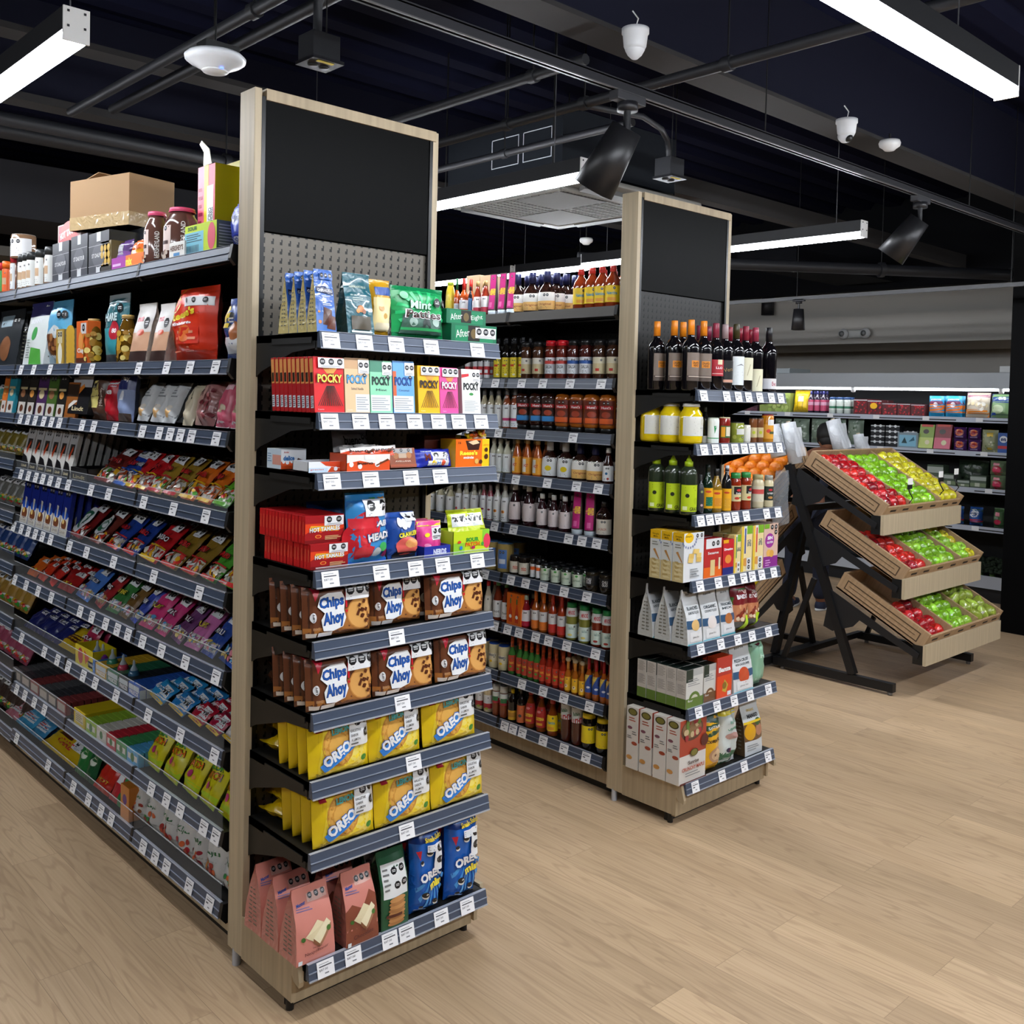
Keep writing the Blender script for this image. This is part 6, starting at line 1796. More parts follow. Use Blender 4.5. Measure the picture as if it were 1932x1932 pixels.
# bottom shelf
S = E2[6]
L7 = 'bottom shelf, farther end cap'
cf = [('r', 0, 0, 1, 1, '#d6d2cc'), ('r', 0, .44, 1, 1, '#a8412c'), ('d', .45, .82, .42, '#5a3a2c', .6), ('d', .45, .84, .36, '#8a6a4a', .6)] + [('d', random.uniform(.15, .75), random.uniform(.7, .96), .07, ('#a02a34', '#c8b088', '#6a8a3c')[i % 3]) for i in range(16)] + [('d', .92, .6, .14, '#5a2420', 1), ('d', .52, .46, .15, '#3c3a20', .6), ('d', .52, .46, .12, '#7a7434', .6), ('t', 'Sunrise', .5, .32, .4, .06, '#5a4a44', .03), ('t', 'CRUNCHY MAPLE', .5, .23, .85, .06, '#b04a34', .03), ('l', .2, .1, .8, .18, 2, '#8a8a8a'), ('r', 0, 0, 1, .03, '#5a2018')]
cs = [('r', 0, 0, 1, 1, '#d6d2cc'), ('d', .5, .92, .4, '#3c3a20', .6), ('d', .5, .92, .3, '#7a7434', .6), ('l', .2, .76, .8, .84, 2, '#b0503c'), ('d', .3, .66, .2, '#7a4a5a', .5), ('d', .7, .42, .24, '#a0442c', .5), ('d', .3, .18, .24, '#c8904c', .6), ('l', .5, .55, .9, .62, 2, '#6a6a6a'), ('l', .1, .48, .5, .54, 2, '#6a6a6a')]
flat(S, mk(P_box, 'cereal_box', body='#cfc8be', front=cf, side=cs), ug(752), ug(1018), v3(935), .062, .004, 'cereal_box', 'tall red and white cereal box, ' + L7, 'box', 'tall cereal boxes', rows=4, pitch=.068)
cn = [('r', 0, 0, 1, 1, '#e6ac1c'), ('r', 0, .64, 1, 1, '#2a4a38'), ('t', 'SANTIVERI', .5, .78, .7, .05, WHT, .02), ('t', 'NOGLUT', .5, .7, .5, .06, '#e6c43a', .03), ('t', 'CORN FL', .45, .55, .8, .06, '#2a1c10', .04), ('d', .6, .3, .36, '#b89070', .8), ('d', .6, .3, .26, '#d8b890', .8), ('d', .5, .3, .05, '#6a3a2c'), ('o', .8, .92, .08)]
flat(S, mk(P_bag, 'corn_flake_bag', body='#d99c18', front=cn, seal=.04, wr=.003, seed=5), ug(1025), ug(1190), v3(905), .07, .004, 'corn_flake_bag', 'yellow and green corn flake bag, ' + L7, 'bag')
ww = [('r', 0, 0, 1, 1, '#c9d0cc'), ('r', 0, .84, 1, 1, '#ddc81c'), ('r', 0, 0, 1, .22, '#3f6a4c'), ('t', 'RICE', .6, .72, .4, .05, '#6aa890', .02), ('t', 'ORGANIC', .6, .6, .5, .05, '#3a8a6a', .03), ('d', .55, .48, .3, '#b89088', .4), ('d', .3, .26, .08, '#302a44'), ('d', .4, .26, .08, '#8a2a4c'), ('p', [(.5, 0), (1, 0), (.9, .12), (.6, .14)], '#c8d0d0')]
flat(S, mk(P_bag, 'grain_bag', body='#bfc6c4', front=ww, seal=.04, wr=.005, seed=8), ug(1200), ug(1375), v3(830), .07, .004, 'grain_bag', 'white and green crinkled grain bag, ' + L7, 'bag', lean=.06)
mg = [('r', 0, 0, 1, 1, '#cdd2d4'), ('r', 0, .26, 1, .56, '#6a4a2c'), ('d', .3, .42, .3, '#d8a01c', .9), ('d', .8, .42, .2, '#b07a5c', 1), ('d', .78, .56, .16, '#3c5a30', .8), ('r', 0, .56, 1, .6, '#e2c02c'), ('t', 'MANGO', .55, .68, .6, .07, '#2a3034', .04), ('t', 'ORGANIC', .5, .78, .4, .04, '#c8a83c', .02), ('l', .1, .08, .8, .2, 3, '#8a9094')]
flat(S, mk(P_gusset, 'dried_mango_bag', body='#3a2a20', frontcol='#c4c9cb', front=mg, side='#55422c', sealh=.16, taper=2.4), ug(1420), ug(1590), v3(745), .07, .02, 'dried_mango_bag', 'silver dried mango bag at right, ' + L7, 'bag')

# ================================================================ LEFT AISLE: CANDY
z4 = lambda x: x / 4.2
WH = lambda i: LEV[i] + ' shelf, left aisle'


def gum(col, txt=None, tc=WHT, bits=('#e0302c', '#e8c020', '#3fae3c'), strip=None, win=.36, seed=0, sticker=True, ang=0):
    rr = random.Random(seed + 11)
    it = [('r', 0, 0, 1, 1, col)]
    if win:
        it.append(('r', .03, .07, .97, win, '#c9c4b8'))
        for q in range(22):
            it.append(('d', rr.uniform(.1, .9), rr.uniform(.1, win - .03), rr.uniform(.04, .08), bits[q % len(bits)]))
        for q in range(5):
            x, y = rr.uniform(.08, .8), rr.uniform(.1, win - .08)
            it.append(('p', [(x, y), (x + .12, y + .05), (x + .1, y + .09), (x - .01, y + .03)], '#f2f2ee'))
    if strip:
        it.append(('r', 0, 0, 1, .07, strip))
        it.append(('r', 0, win, 1, win + .03, strip))
    if txt:
        it += [('t', txt, .45, win + (1 - win) * .3, .74, .13, '#1c1c20', .05, ang), ('t', txt, .45, win + (1 - win) * .3, .7, .11, tc, .02, ang)]
    if sticker:
        it.append(('s', .5, .72, .96, .93, 2))
    return it


def lean_bag(i, l, r_, h, body, front, label, lean=.75, rows=2, dep=.02, t=.022, pitch=.04, yaw=0, grp=None, cat='candy bag', name='candy_bag', roll=0, wr=.003, seed=0, u=z4):
    flat(S1[i], mk(P_bag, name, body=body, front=front, wr=wr, seed=seed, seal=.05), u(l), u(r_), 0, t, dep, name, label + ', ' + WH(i), cat, grp or 'leaning candy bags in the left aisle', rows=rows, pitch=pitch, lean=lean, yaw=yaw, h=h, roll=roll, behind='behind')


def stand_bag(i, l, r_, top, y0, body, front, label, t=.06, dep=.01, g=False, side=None, lean=.04, rows=1, cat='snack bag', name='snack_bag', **k):
    b = P_gusset if g else P_bag
    kw = dict(body=body, front=front, **k)
    if g and side:
        kw['side'] = side
    flat(S1[i], mk(b, name, **kw), z4(l), z4(r_), y0 + z4(top), t, dep, name, label + ', ' + WH(i), cat, rows=rows, lean=lean, pitch=t * 1.05, behind='behind')


def boxS(i, l, r_, top, y0, body, front, label, d=.06, dep=.008, side=(), rows=1, lean=0, name='carton', cat='box', h=None, top_col=None, open_top=False, pitch=None, grp=None, dz=0, yaw=0):
    return flat(S1[i], mk(P_box, name, body=body, front=front, side=side, top=top_col, open_top=open_top), z4(l), z4(r_), y0 + z4(top), d, dep, name, label + ', ' + WH(i), cat, grp, rows=rows, lean=lean, pitch=pitch or d * 1.03, h=h, behind='behind', dz=dz, yaw=yaw)


def rowL(i, xs, wz, top, y0, b, name, desc, cat='jar', rows=1, dep=.01, yaw=.5, Dfix=None, **k):
    round_row(S1[i], [z4(x) for x in xs], z4(wz), y0 + z4(top), dep, b, name, desc, cat, rows, yawf=yaw, Dfix=Dfix)


# top shelf
Y0 = 250
spl = lab(seal='1', extra=[('r', .3, .3, .7, .6, '#c0a080')])
rowL(0, [5], 50, 1042, Y0, B('spice', '#8a3020', '#c8303c', '#4a9a4c', lz=(.1, .75)), 'spice_jar', 'red-lidded spice jar at left edge')
rowL(0, [50], 62, 1030, Y0, B('spice', '#a8502c', '#e86a1c', '#e0622c', spl, (.08, .76)), 'spice_jar', 'orange spice shaker')
rowL(0, [105], 46, 978, Y0, B('spice', '#7a4a34', '#c8303c', '#d8dadc', spl, (.08, .76)), 'spice_jar', 'tall spice jar with red lid')
rowL(0, [160], 100, 968, Y0, B('can', '#6a5240', '#c9cacb', '#d8dadc', spl, (.1, .85)), 'seasoning_tub', 'brown seasoning tub under another', dep=.03)
rowL(0, [182, 215, 250, 320, 396], 78, 955, Y0, B('spice', '#8a6a4c', '#2c2f30', '#dfe0dc', spl, (.08, .78)), 'spice_jar', 'white label spice jar with dark lid')
sB = S1[0]
_s = sB.s_at(z4(165), .05)
o = empty('seasoning_tub')
P_bottle(o, 'can', .105, .11, '#8a6a50', '#7a6c62', '#e2e2e2', items=LAB0 + [('o', .3, .7, .06)], lz=(.08, .8))
finish(o, 'seasoning_tub', sB.pos(_s, .06, .150), sB.rz(), 0, .5)
tag(o, 'wide seasoning tub with brown lid stacked above the spice jars', 'jar')
tea = [('r', 0, 0, 1, 1, '#3a3c44'), ('r', .38, .0, .62, .3, '#c8cacc'), ('r', .4, .78, .6, 1, '#c8cacc'), ('d', .5, .45, .32, '#55575f', .7), ('t', 'ST DALFOUR', .5, .45, .66, .1, '#d8d8da', .02), ('r', 0, .68, 1, .69, '#b8b8bc'), ('r', 0, .2, 1, .21, '#b8b8bc')]
for j, (l, r_, tp) in enumerate(((415, 545, 872), (562, 692, 815), (702, 862, 790))):
    boxS(0, l, r_, tp, Y0, '#2c2d33', tea, 'dark grey shrink-wrapped tea box, %s of three' % ordw(j + 1), d=.13, side=[('r', 0, 0, 1, 1, '#222329')], name='tea_box', grp='dark tea boxes on the top shelf')
boxS(0, 862, 1130, 790, Y0, '#1f2024', [], 'long black carton beneath the cardboard box', d=.12, dep=.12, name='black_carton')
hbx = S1[0].h_at(Y0 + z4(812), S1[0].s_at(z4(800), .1), .1)
cb = MB()
w_, d_, h_ = .36, .20, .19
cm_ = mat('#9c7a54', .7)
cb.box(-w_ / 2, -d_ / 2, 0, w_ / 2, d_ / 2, h_, cm_, .002)
cb.prism([(-w_ / 2, h_), (-w_ / 2 + .12, h_ + .03), (-w_ / 2 + .12, h_ + .033), (-w_ / 2, h_ + .003)], 'y', -.06, .08, cm_)
tp_ = mat('#b79f78', .12, 0, 'foil', .6)
cb.box(-w_ / 2 - .0006, -d_ / 2 - .0006, .0, w_ / 2 + .0006, d_ / 2 + .0006, .05, tp_)
o = mesh_thing(cb, 'cardboard_box')
finish(o, 'cardboard_box', S1[0].pos(S1[0].s_at(z4(960), .13), .13, hbx + .002), S1[0].rz(), 0, .25)
tag(o, 'brown cardboard box with shiny tape on top of the dark cartons', 'box')
boxS(0, 458, 640, 0, Y0, '#d8b8b4', [('r', .04, .06, .96, .94, '#c8303c'), ('d', .5, .6, .36, '#d8443c', .4), ('t', 'HOT TAMALES', .5, .5, .8, .36, WHT, .04, 6)], 'red and pink candy box lying on the tea boxes', d=.06, dep=.02, h=.075, dz=.155, name='candy_box')
fer = [('r', 0, 0, 1, 1, '#7a6a44'), ('r', 0, 0, 1, .2, '#2c2620')] + [('d', .2 + .3 * (q % 3), .35 + .22 * (q // 3), .12, '#c9a23c') for q in range(9)]
boxS(0, 792, 880, 862, Y0, '#5c5030', fer, 'clear tall pack of gold chocolates', d=.05, name='chocolate_pack')
stand_bag(0, 885, 985, 850, Y0, '#5a3a7a', [('r', 0, .3, 1, .6, '#8a5aa8'), ('r', .2, .5, .8, .8, '#c8c8d0')], 'purple wrapped candy bag in the tray', dep=.03)
stand_bag(0, 1010, 1135, 838, Y0, '#d8641c', [('r', .1, .2, .9, .6, '#e8a02c'), ('r', .3, .3, .7, .5, '#a83018')], 'orange wrapped candy bag in the tray', dep=.03)
boxS(0, 885, 1140, 975, Y0, '#8a2a9a', [('r', 0, 0, .45, 1, '#a0309c'), ('r', .45, 0, 1, 1, '#e8782c'), ('t', 'mix', .55, .5, .2, .6, '#f2e04c', .05), ('r', .04, .3, .3, .5, '#d8b8d8')], 'low purple and orange candy tray', d=.09, open_top=True, name='candy_tray')
hk = [('r', .15, .22, .5, .92, '#dcc8c0'), ('o', .25, .84, .04), ('o', .38, .84, .04), ('r', .2, .4, .45, .5, '#4a3230'), ('t', 'HERSHEYLAND', .7, .5, .62, .13, '#e8e2dc', .02, 90)] + [('d', random.uniform(.05, .95), random.uniform(.0, .2), .035, ('#8a6a5a', '#c8b8a8')[q % 2]) for q in range(24)]
rowL(0, [1240], 195, 628, Y0, B('bigjar', '#5f4038', '#d8507a', None, hk, (.04, .7), span=200), 'candy_jar', 'tall candy jar with pink lid, smaller one')
rowL(0, [1440], 285, 588, Y0, B('bigjar', '#5f4038', '#d8507a', None, hk, (.04, .7), span=200), 'candy_jar', 'big round candy jar with pink lid, larger one')
boxS(0, 1340, 1460, 868, Y0, '#e4e2dc', [('t', "HERSHEY'S", .5, .6, .86, .36, '#6a4a3a', .04), ('r', .3, .08, .7, .28, '#4a8ac0')], 'small white box in front of the large candy jar', d=.02, dep=-.003, name='small_box')
gbx = [('r', 0, 0, 1, 1, '#c0d820'), ('r', 0, 0, .6, .75, '#7cc4d8'), ('l', .05, .4, .55, .7, 4, '#2a4a5a'), ('d', .85, .5, .12, '#e05a70', 1.6), ('t', 'SOUR', .25, .88, .3, .14, '#2a6a2c', .04)] + [('r', .06 + .04 * q, .06, .075 + .04 * q, .3, '#1c2c34') for q in range(11)]
flat(S1[0], mk(P_box, 'candy_box', body='#a8c41c', front=gbx, side=[('r', 0, 0, 1, 1, '#5a6258'), ('l', .1, .1, .9, .9, 8, '#b0b4a8')]), z4(1465), z4(1715), Y0 + z4(722), .07, .004, 'candy_box', 'lime and turquoise sour candy box near the post, top shelf', 'box')
flat(S1[0], mk(P_box, 'tall_candy_carton', body='#e8647a', front=[('r', .0, 0, .38, 1, '#ee7088'), ('r', .38, 0, .62, 1, '#e6d424'), ('r', .55, .12, .92, .78, '#e8ecee'), ('t', 'VECINO', .72, .45, .5, .07, '#3a4450', .02, 90), ('t', '5 ANDARES', .84, .45, .5, .05, '#3a4450', .02, 90), ('l', .05, .2, .3, .8, 7, '#a83050')], side=[('r', 0, 0, 1, 1, '#d8c41c')]), z4(1562), z4(1695), Y0 + z4(262), .09, .10, 'tall_candy_carton', 'tall torn pink and yellow carton, top shelf near the post', 'carton')
fl_ = MB().prism([(-.03, 0), (.03, 0), (.01, .05), (-.045, .085), (-.06, .075), (-.028, .045)], 'y', -.001, .001, mat('#e6e2d4', .6))
o = mesh_thing(fl_, 'torn_carton_flap')
o.location = S1[0].pos(S1[0].s_at(z4(1635), .1), .10, S1[0].h_at(Y0 + z4(262), S1[0].s_at(z4(1630), .1), .1) + .002)
o.rotation_euler = (0, 0, R_(-90))
tag(o, 'torn white flap sticking up from the tall pink carton', 'carton flap')
flat(S1[0], mk(P_box, 'large_yellow_carton', body='#b8b014', front=[('r', 0, 0, 1, 1, '#b9b216'), ('r', 0, .93, 1, .94, '#6a6610')], side=[('r', 0, 0, 1, 1, '#a8a010'), ('p', [(.1, .8), (.4, .76), (.75, .6), (.74, .64), (.4, .79), (.1, .83)], '#3a3814')]), z4(1600), z4(1990), Y0 + z4(255), .08, .2, 'large_yellow_carton', 'large olive yellow carton behind the torn pink carton', 'carton')
stand_bag(0, 1780, 1990, 530, Y0, '#2a3aa8', [('r', 0, 0, 1, 1, '#3448b8'), ('r', 0, 0, 1, .3, '#1c2a90'), ('t', 'NERDS', .5, .6, .7, .16, '#c8d0ea', .04), ('t', 'NERDS', .5, .15, .6, .12, '#dfe4f4', .05), ('d', .4, .86, .2, '#8a9ae0', .5)], 'royal blue candy bag beside the post', t=.07, dep=.02)

# second shelf
stand_bag(1, -60, 130, 1405, Y0, '#25282b', [('r', 0, 0, 1, 1, '#2c3034'), ('r', .1, .7, .6, .9, '#9ab0bc'), ('o', .7, .8, .06), ('o', .82, .8, .06), ('d', .5, .3, .2, '#8a5a3c', .8)], 'black coffee bag at left edge', rows=2, g=True, side='#1c1e20')
stand_bag(1, 182, 345, 1345, Y0, '#d4dcd8', [('r', 0, 0, 1, 1, '#dde4e2'), ('r', 0, .78, 1, 1, '#3c3c78'), ('d', .42, .5, .12, '#3aa04c', .9), ('p', [(.3, 0), (.9, 0), (.8, .24), (.35, .28)], '#5ab04a'), ('l', .1, .1, .3, .42, 8, '#8a9490'), ('t', 'SKINNY', .4, .7, .6, .07, '#f0f2f8', .04)], 'white and green snack bag', g=True, side='#e0e4e2')
stand_bag(1, 335, 500, 1330, Y0, '#4c9ccc', [('r', 0, .5, 1, 1, '#63b0d8'), ('r', 0, 0, 1, .5, '#9ab8c8'), ('d', .5, .32, .34, '#cfd4d4', .9)] + [('d', .3 + .09 * (q % 5), .2 + .07 * (q // 5), .07, ('#7a4a2c', '#5a3420', '#a06a3c')[q % 3]) for q in range(18)] + [('o', .75, .76, .07), ('o', .9, .76, .07)], 'sky blue almond bag')
gf = [('r', 0, 0, 1, 1, '#b8963c'), ('d', .5, .3, .28, '#ecead8', 1.8), ('r', .2, .6, .8, .95, '#d8cfa8'), ('o', .35, .85, .12), ('o', .65, .85, .12)]
boxS(1, 445, 505, 1560, Y0, '#a8883a', gf, 'narrow gold chocolate box', d=.06, name='chocolate_box')
boxS(1, 512, 605, 1556, Y0, '#4a4030', [('r', 0, 0, 1, 1, '#6a6048')] + [('d', .5, .1 + .16 * q, .36, '#d8ac3c', .6) for q in range(6)], 'clear box of gold wrapped chocolates', d=.06, name='chocolate_box')
boxS(1, 605, 690, 1495, Y0, '#e06a24', [('r', 0, 0, 1, 1, '#e0682c'), ('r', .4, .7, .9, .95, '#d8d8d8'), ('o', .65, .84, .13), ('d', .4, .5, .2, '#f0a050', 1.8), ('t', 'Cups', .5, .3, .8, .14, WHT, .04), ('r', 0, 0, 1, .14, '#5a2c1c')], 'orange gift box', d=.05, name='gift_box')
gj = [('d', random.uniform(.05, .95), random.uniform(.03, .97), random.uniform(.07, .12), ('#e8bc3c', '#a87a1c', '#f4dc80', '#c89a2c')[q % 4]) for q in range(46)]
gjar = B('bigjar', '#6a4a14', '#b09050', None, gj, (.05, .7), span=220)
rowL(1, [742, 1012], 135, 1448, Y0, gjar, 'chocolate_jar', 'jar full of gold wrapped chocolates', yaw=.3)
stand_bag(1, 792, 955, 1278, Y0, '#2a6a74', [('r', 0, 0, 1, .12, '#2a3438'), ('r', 0, .86, 1, 1, '#a8b4b8'), ('r', 0, .12, .75, .5, '#3c98a4'), ('d', .62, .46, .2, '#c02c3c', .9), ('t', '80', .62, .46, .16, .07, WHT, .04), ('t', 'SHARE', .4, .66, .7, .12, '#d8ecee', .06), ('o', .82, .78, .09)], 'teal and black snack bag', t=.05, seal=.07)
am = [('r', 0, 0, 1, 1, '#d8d4d0'), ('r', 0, .0, 1, .18, '#3c2a26'), ('r', 0, .18, 1, .5, '#d8a888'), ('t', 'nut', .3, .74, .4, .1, '#c83a48', .06), ('o', .72, .66, .15), ('d', .5, .5, .2, '#d8583c', .4)]
for j, (l, r_) in enumerate(((1022, 1155), (1190, 1305))):
    stand_bag(1, l, r_, 1352, Y0, '#cfcac6', am, 'white and copper nut bag, %s of two' % ordw(j + 1), g=True, side='#b8a89c', sideprint=False)
rs_ = [('r', 0, 0, 1, 1, '#e0381c'), ('p', [(.12, .78), (.3, 1), (.18, 1), (.02, .84)], '#f0c81c'), ('d', .2, .78, .12, '#f0c81c'), ('t', "Reese's", .42, .62, .62, .11, '#f0d83c', .05, 8), ('t', 'Miniatures', .4, .50, .44, .05, WHT, .03, 4), ('r', .3, .22, .82, .44, '#d83018'), ('d', .52, .36, .12, '#e8742c', .8), ('d', .1, .3, .12, '#8a4a2c', 1), ('s', .45, .72, .98, .84, 3), ('l', .1, .1, .8, .2, 2, '#f08a70'), ('l', .35, .25, .8, .42, 2, '#f0a080')]
stand_bag(1, 1302, 1610, 1220, Y0, '#cc2f16', rs_, 'big red peanut butter cup bag', t=.09, wr=.004, seal=.05)
stand_bag(1, 1600, 1760, 1340, Y0, '#5a1418', [('r', .1, .3, .9, .7, '#7a2024')], 'dark maroon bag in shadow behind the red one', dep=.14)
stand_bag(1, 1722, 1980, 1300, Y0, '#1c3c7a', [('r', 0, .55, 1, 1, '#30509a'), ('r', .1, .1, .6, .35, '#dfe3e8'), ('o', .35, .62, .13), ('r', .1, .5, .3, .85, '#e8c83c'), ('d', .5, .45, .14, '#b06a3c')], 'navy blue cookie bag beside the post', t=.07, wr=.004)

# third shelf
Y3 = 660
bar_cols = [('#d8742c', 'orange'), ('#2c8a9c', 'teal'), ('#26221f', 'black'), ('#2c2723', 'dark brown'), ('#4c2c5c', 'purple'), ('#4a6a2c', 'green'), ('#201e1c', 'charcoal')]
for j, (l, r_) in enumerate(((0, 38), (42, 98), (130, 195), (200, 262), (270, 348), (350, 425), (432, 500))):
    c, nm = bar_cols[j]
    fr = [('r', 0, 0, 1, 1, c), ('o', .3, .93, .13), ('o', .6, .93, .13), ('d', .45, .52, .26, ('#e8a050', '#d8c8a0', '#9a6a4a')[j % 3], .6), ('r', .1, .0, .9, .3, '#d8d4cc'), ('d', .5, .14, .2, '#6a3c28', .7), ('r', .1, .62, .9, .68, '#c8b88c')]
    boxS(2, l, r_, 190 + 3 * j, Y3, c, fr, nm + ' chocolate bar standing in display rack', d=.014, rows=4, lean=.15, name='chocolate_bar', cat='chocolate bar', pitch=.03, grp='chocolate bars standing on third shelf')
boxS(2, 505, 590, 260, Y3, '#8a4a1c', [('r', 0, 0, 1, 1, '#9a5a24'), ('r', 0, .6, 1, .95, '#3a2a20')], 'amber chocolate bar beside the black one', d=.014, rows=4, lean=.15, name='chocolate_bar', cat='chocolate bar', pitch=.03, grp='chocolate bars standing on third shelf')
boxS(2, 530, 680, 200, Y3, '#17161a', [('r', 0, 0, 1, 1, '#151418'), ('r', 0, .62, 1, 1, '#b8b8bc'), ('p', [(.2, .5), (.6, .7), (.65, .62), (.3, .38)], '#e88a2c'), ('t', 'Lindt', .5, .12, .6, .1, '#e8d8a8', .02), ('p', [(0, .2), (.4, .4), (.4, .28), (0, .1)], '#e8e4dc')], 'tall black and silver chocolate bar box', d=.1, lean=.2, name='chocolate_box')
lean_bag(2, 688, 795, .17, '#4a3226', [('r', 0, 0, 1, 1, '#54382a'), ('r', .1, .25, .65, .85, '#d8cc7a'), ('o', .28, .74, .1), ('o', .48, .74, .1), ('t', 'Hershey', .84, .5, .5, .14, '#d8ccc0', .02, 90)], 'brown chocolate bag with yellow label', lean=.1, t=.05, rows=1)
lean_bag(2, 800, 885, .155, '#b81c2c', [('r', 0, 0, 1, 1, '#c01c2c'), ('r', .1, .8, .9, .95, WHT), ('t', 'ice', .45, .68, .6, .14, WHT, .04), ('r', .2, .1, .35, .5, '#e87a70')], 'red ice pop bag', lean=.1, t=.05, rows=1)
lean_bag(2, 892, 1000, .19, '#8a9ac4', [('r', 0, 0, 1, .6, '#93a4cc'), ('r', 0, .6, 1, 1, '#2c3470'), ('t', 'delway', .5, .8, .7, .12, WHT, .03), ('r', .4, .4, .6, .58, '#e8ecf4'), ('l', .1, .35, .35, .5, 3, '#30407a'), ('r', .05, 0, .95, .15, '#5a4438')], 'lavender and navy candy pouch', lean=.1, t=.05, rows=1)
lean_bag(2, 1030, 1130, .2, '#a79c84', [('r', 0, 0, 1, 1, '#ada28a'), ('r', .2, .55, .9, .75, '#3a3430')], 'beige nut sack behind the pouches', lean=.15, t=.07, rows=1, dep=.10)
mk_ = [('r', 0, 0, 1, 1, '#dfe1e2'), ('d', .5, .22, .28, '#e8b87a', .8), ('l', .2, .55, .8, .85, 4, '#8a8e92'), ('d', .6, .3, .14, '#f0e8dc', .9)]
for j, (l, r_) in enumerate(((1040, 1120), (1145, 1240), (1245, 1330))):
    lean_bag(2, l, r_, .15, '#9a9ea0', mk_, 'white and silver marshmallow bag, %s of three' % ordw(j + 1), lean=.45, t=.045, rows=2, pitch=.06)
lean_bag(2, 1405, 1475, .14, '#d8ccb0', [('r', 0, 0, 1, 1, '#dcd0b4'), ('r', .35, .6, .65, .85, '#5a5a3c')], 'cream round candy pack', lean=.35, t=.04, rows=1)
lean_bag(2, 1480, 1620, .15, '#b07a78', [('r', 0, 0, .4, 1, '#d8aca0'), ('r', .1, .6, .3, .85, '#6a4a44')] + [('d', random.uniform(.45, .95), random.uniform(.1, .9), .06, ('#7a2c34', '#c87a7a', '#a04850')[q % 3]) for q in range(20)], 'pink and maroon candy pack', lean=.35, t=.06, rows=2, pitch=.06)
for j, (l, r_) in enumerate(((1655, 1760), (1770, 1880))):
    lean_bag(2, l, r_, .155, '#d0506c', [('r', 0, 0, 1, 1, '#d8607a'), ('d', .5, .35, .22, '#c8b494', .7), ('r', .2, .75, .8, .9, '#f0c8d0'), ('p', [(0, 0), (1, 0), (.8, .1), (.2, .12)], '#f2f2f2')], 'pink foil candy bag, %s of two' % ordw(j + 1), lean=.35, t=.05, rows=2, pitch=.06)

# fourth shelf
lin_ = [('r', 0, 0, 1, 1, '#d8d6d0'), ('r', 0, .5, 1, 1, '#b9b9ba'), ('o', .35, .93, .13), ('o', .65, .93, .13), ('r', .25, .5, .8, .74, '#3a3836'), ('p', [(.3, .48), (.6, .7), (.7, .64), (.4, .36)], '#d8542c'), ('p', [(0, .36), (.5, .3), (1, .1), (1, 0), (0, 0)], '#141316'), ('t', 'Lindt', .45, .07, .6, .06, '#e0d0a0', .02)]
for j, l in enumerate((160, 226, 292, 358, 424, 490)):
    boxS(3, l, l + 60, 0, Y3, '#c4c2be', lin_, 'white and black chocolate bar box, %s of six' % ordw(j + 1), d=.016, rows=7, lean=.22, h=.178, name='chocolate_bar', cat='chocolate bar', pitch=.03, grp='white and black chocolate bars')
boxS(3, 560, 690, 0, Y3, '#121114', [('t', 'Lindt', .5, .3, .7, .3, '#b8a878', .02)], 'low black display tray of chocolate bars', d=.12, h=.05, open_top=True, name='display_tray')
HAR = [(700, 870, '#6a1c18', 'HITSCHLER', '#7a1e1a', 'maroon'), (845, 990, '#1c3c9c', 'HARIBO', '#2460c0', 'blue and white'), (915, 1040, '#c81c20', 'HARIBO', '#e8c020', 'bright red'), (1040, 1140, '#c41a22', 'HARIBO', '#e8c020', 'red and yellow'),
       (1125, 1260, '#a8862c', 'HARIBO', '#c8202c', 'gold'), (1265, 1385, '#9a7a28', 'HARIBO', '#c8202c', 'dark gold'), (1392, 1520, '#e0701c', 'HARIBO', '#e8b81c', 'orange'), (1525, 1650, '#e0701c', 'HARIBO', '#e8b81c', 'orange and yellow'), (1655, 1790, '#5cae2c', 'HARIBO', '#6ac02c', 'lime green')]
for j, (l, r_, c, t_, st, nm) in enumerate(HAR):
    lean_bag(3, l, r_, .17, c, gum(c, t_, '#e02428' if c != '#c81c20' else WHT, strip=st, seed=j, bits=(('#e8b020', '#d83a2c', '#f0ece0', '#5aae3c'), ('#f0e8d8', '#e07a5a', '#c8c8c8', '#a8481c'))[j % 2]), nm + ' gummy bag leaning back', lean=.78, rows=3, pitch=.045, yaw=-.1, seed=j)
# fifth shelf
mc = [('r', 0, 0, 1, 1, '#1c2f96'), ('r', 0, 0, 1, .42, '#d9d4c8'), ('d', .5, .44, .4, '#2a5fd0', .5), ('p', [(.35, .62), (.6, .6), (.56, .35), (.46, .35)], '#e8e4d8'), ('d', .5, .24, .34, '#7a4426', .7), ('d', .4, .3, .14, '#e8c878', .8), ('o', .35, .9, .15), ('o', .68, .9, .15), ('t', 'Lindt', .5, .08, .7, .06, '#7a5a2c', .0)]
for j, l in enumerate((152, 214, 276, 338, 400, 462)):
    boxS(4, l, l + 58, 0, Y3, '#1a2a86', mc, 'royal blue milk chocolate bar, %s of six' % ordw(j + 1), d=.016, rows=8, lean=.15, h=.185, name='chocolate_bar', cat='chocolate bar', pitch=.032, grp='blue milk chocolate bars')
H5 = [(505, 650, '#7a1c1a', 'coffee', '#8a2420', 'dark red coffee', 1), (670, 790, '#6a2a20', 'coffee', '#7a2c24', 'brown coffee', 1), (800, 930, '#1c3c94', 'HARIBO', '#c8302c', 'navy', 0), (940, 1060, '#1a3888', 'HARIBO', '#c8302c', 'deep blue', 0), (1070, 1230, '#b81a20', 'HARIBO', '#e8c020', 'bright red', 0), (1240, 1390, '#8a6c24', 'HARIBO', '#c82c2c', 'old gold', 0), (1400, 1545, '#8a6c24', 'HARIBO', '#c82c2c', 'brown gold', 0), (1560, 1700, '#4a9a2c', 'HARIBO', '#c82c2c', 'green', 0), (1705, 1860, '#58a830', 'HARIBO', '#c82c2c', 'bright green', 0)]
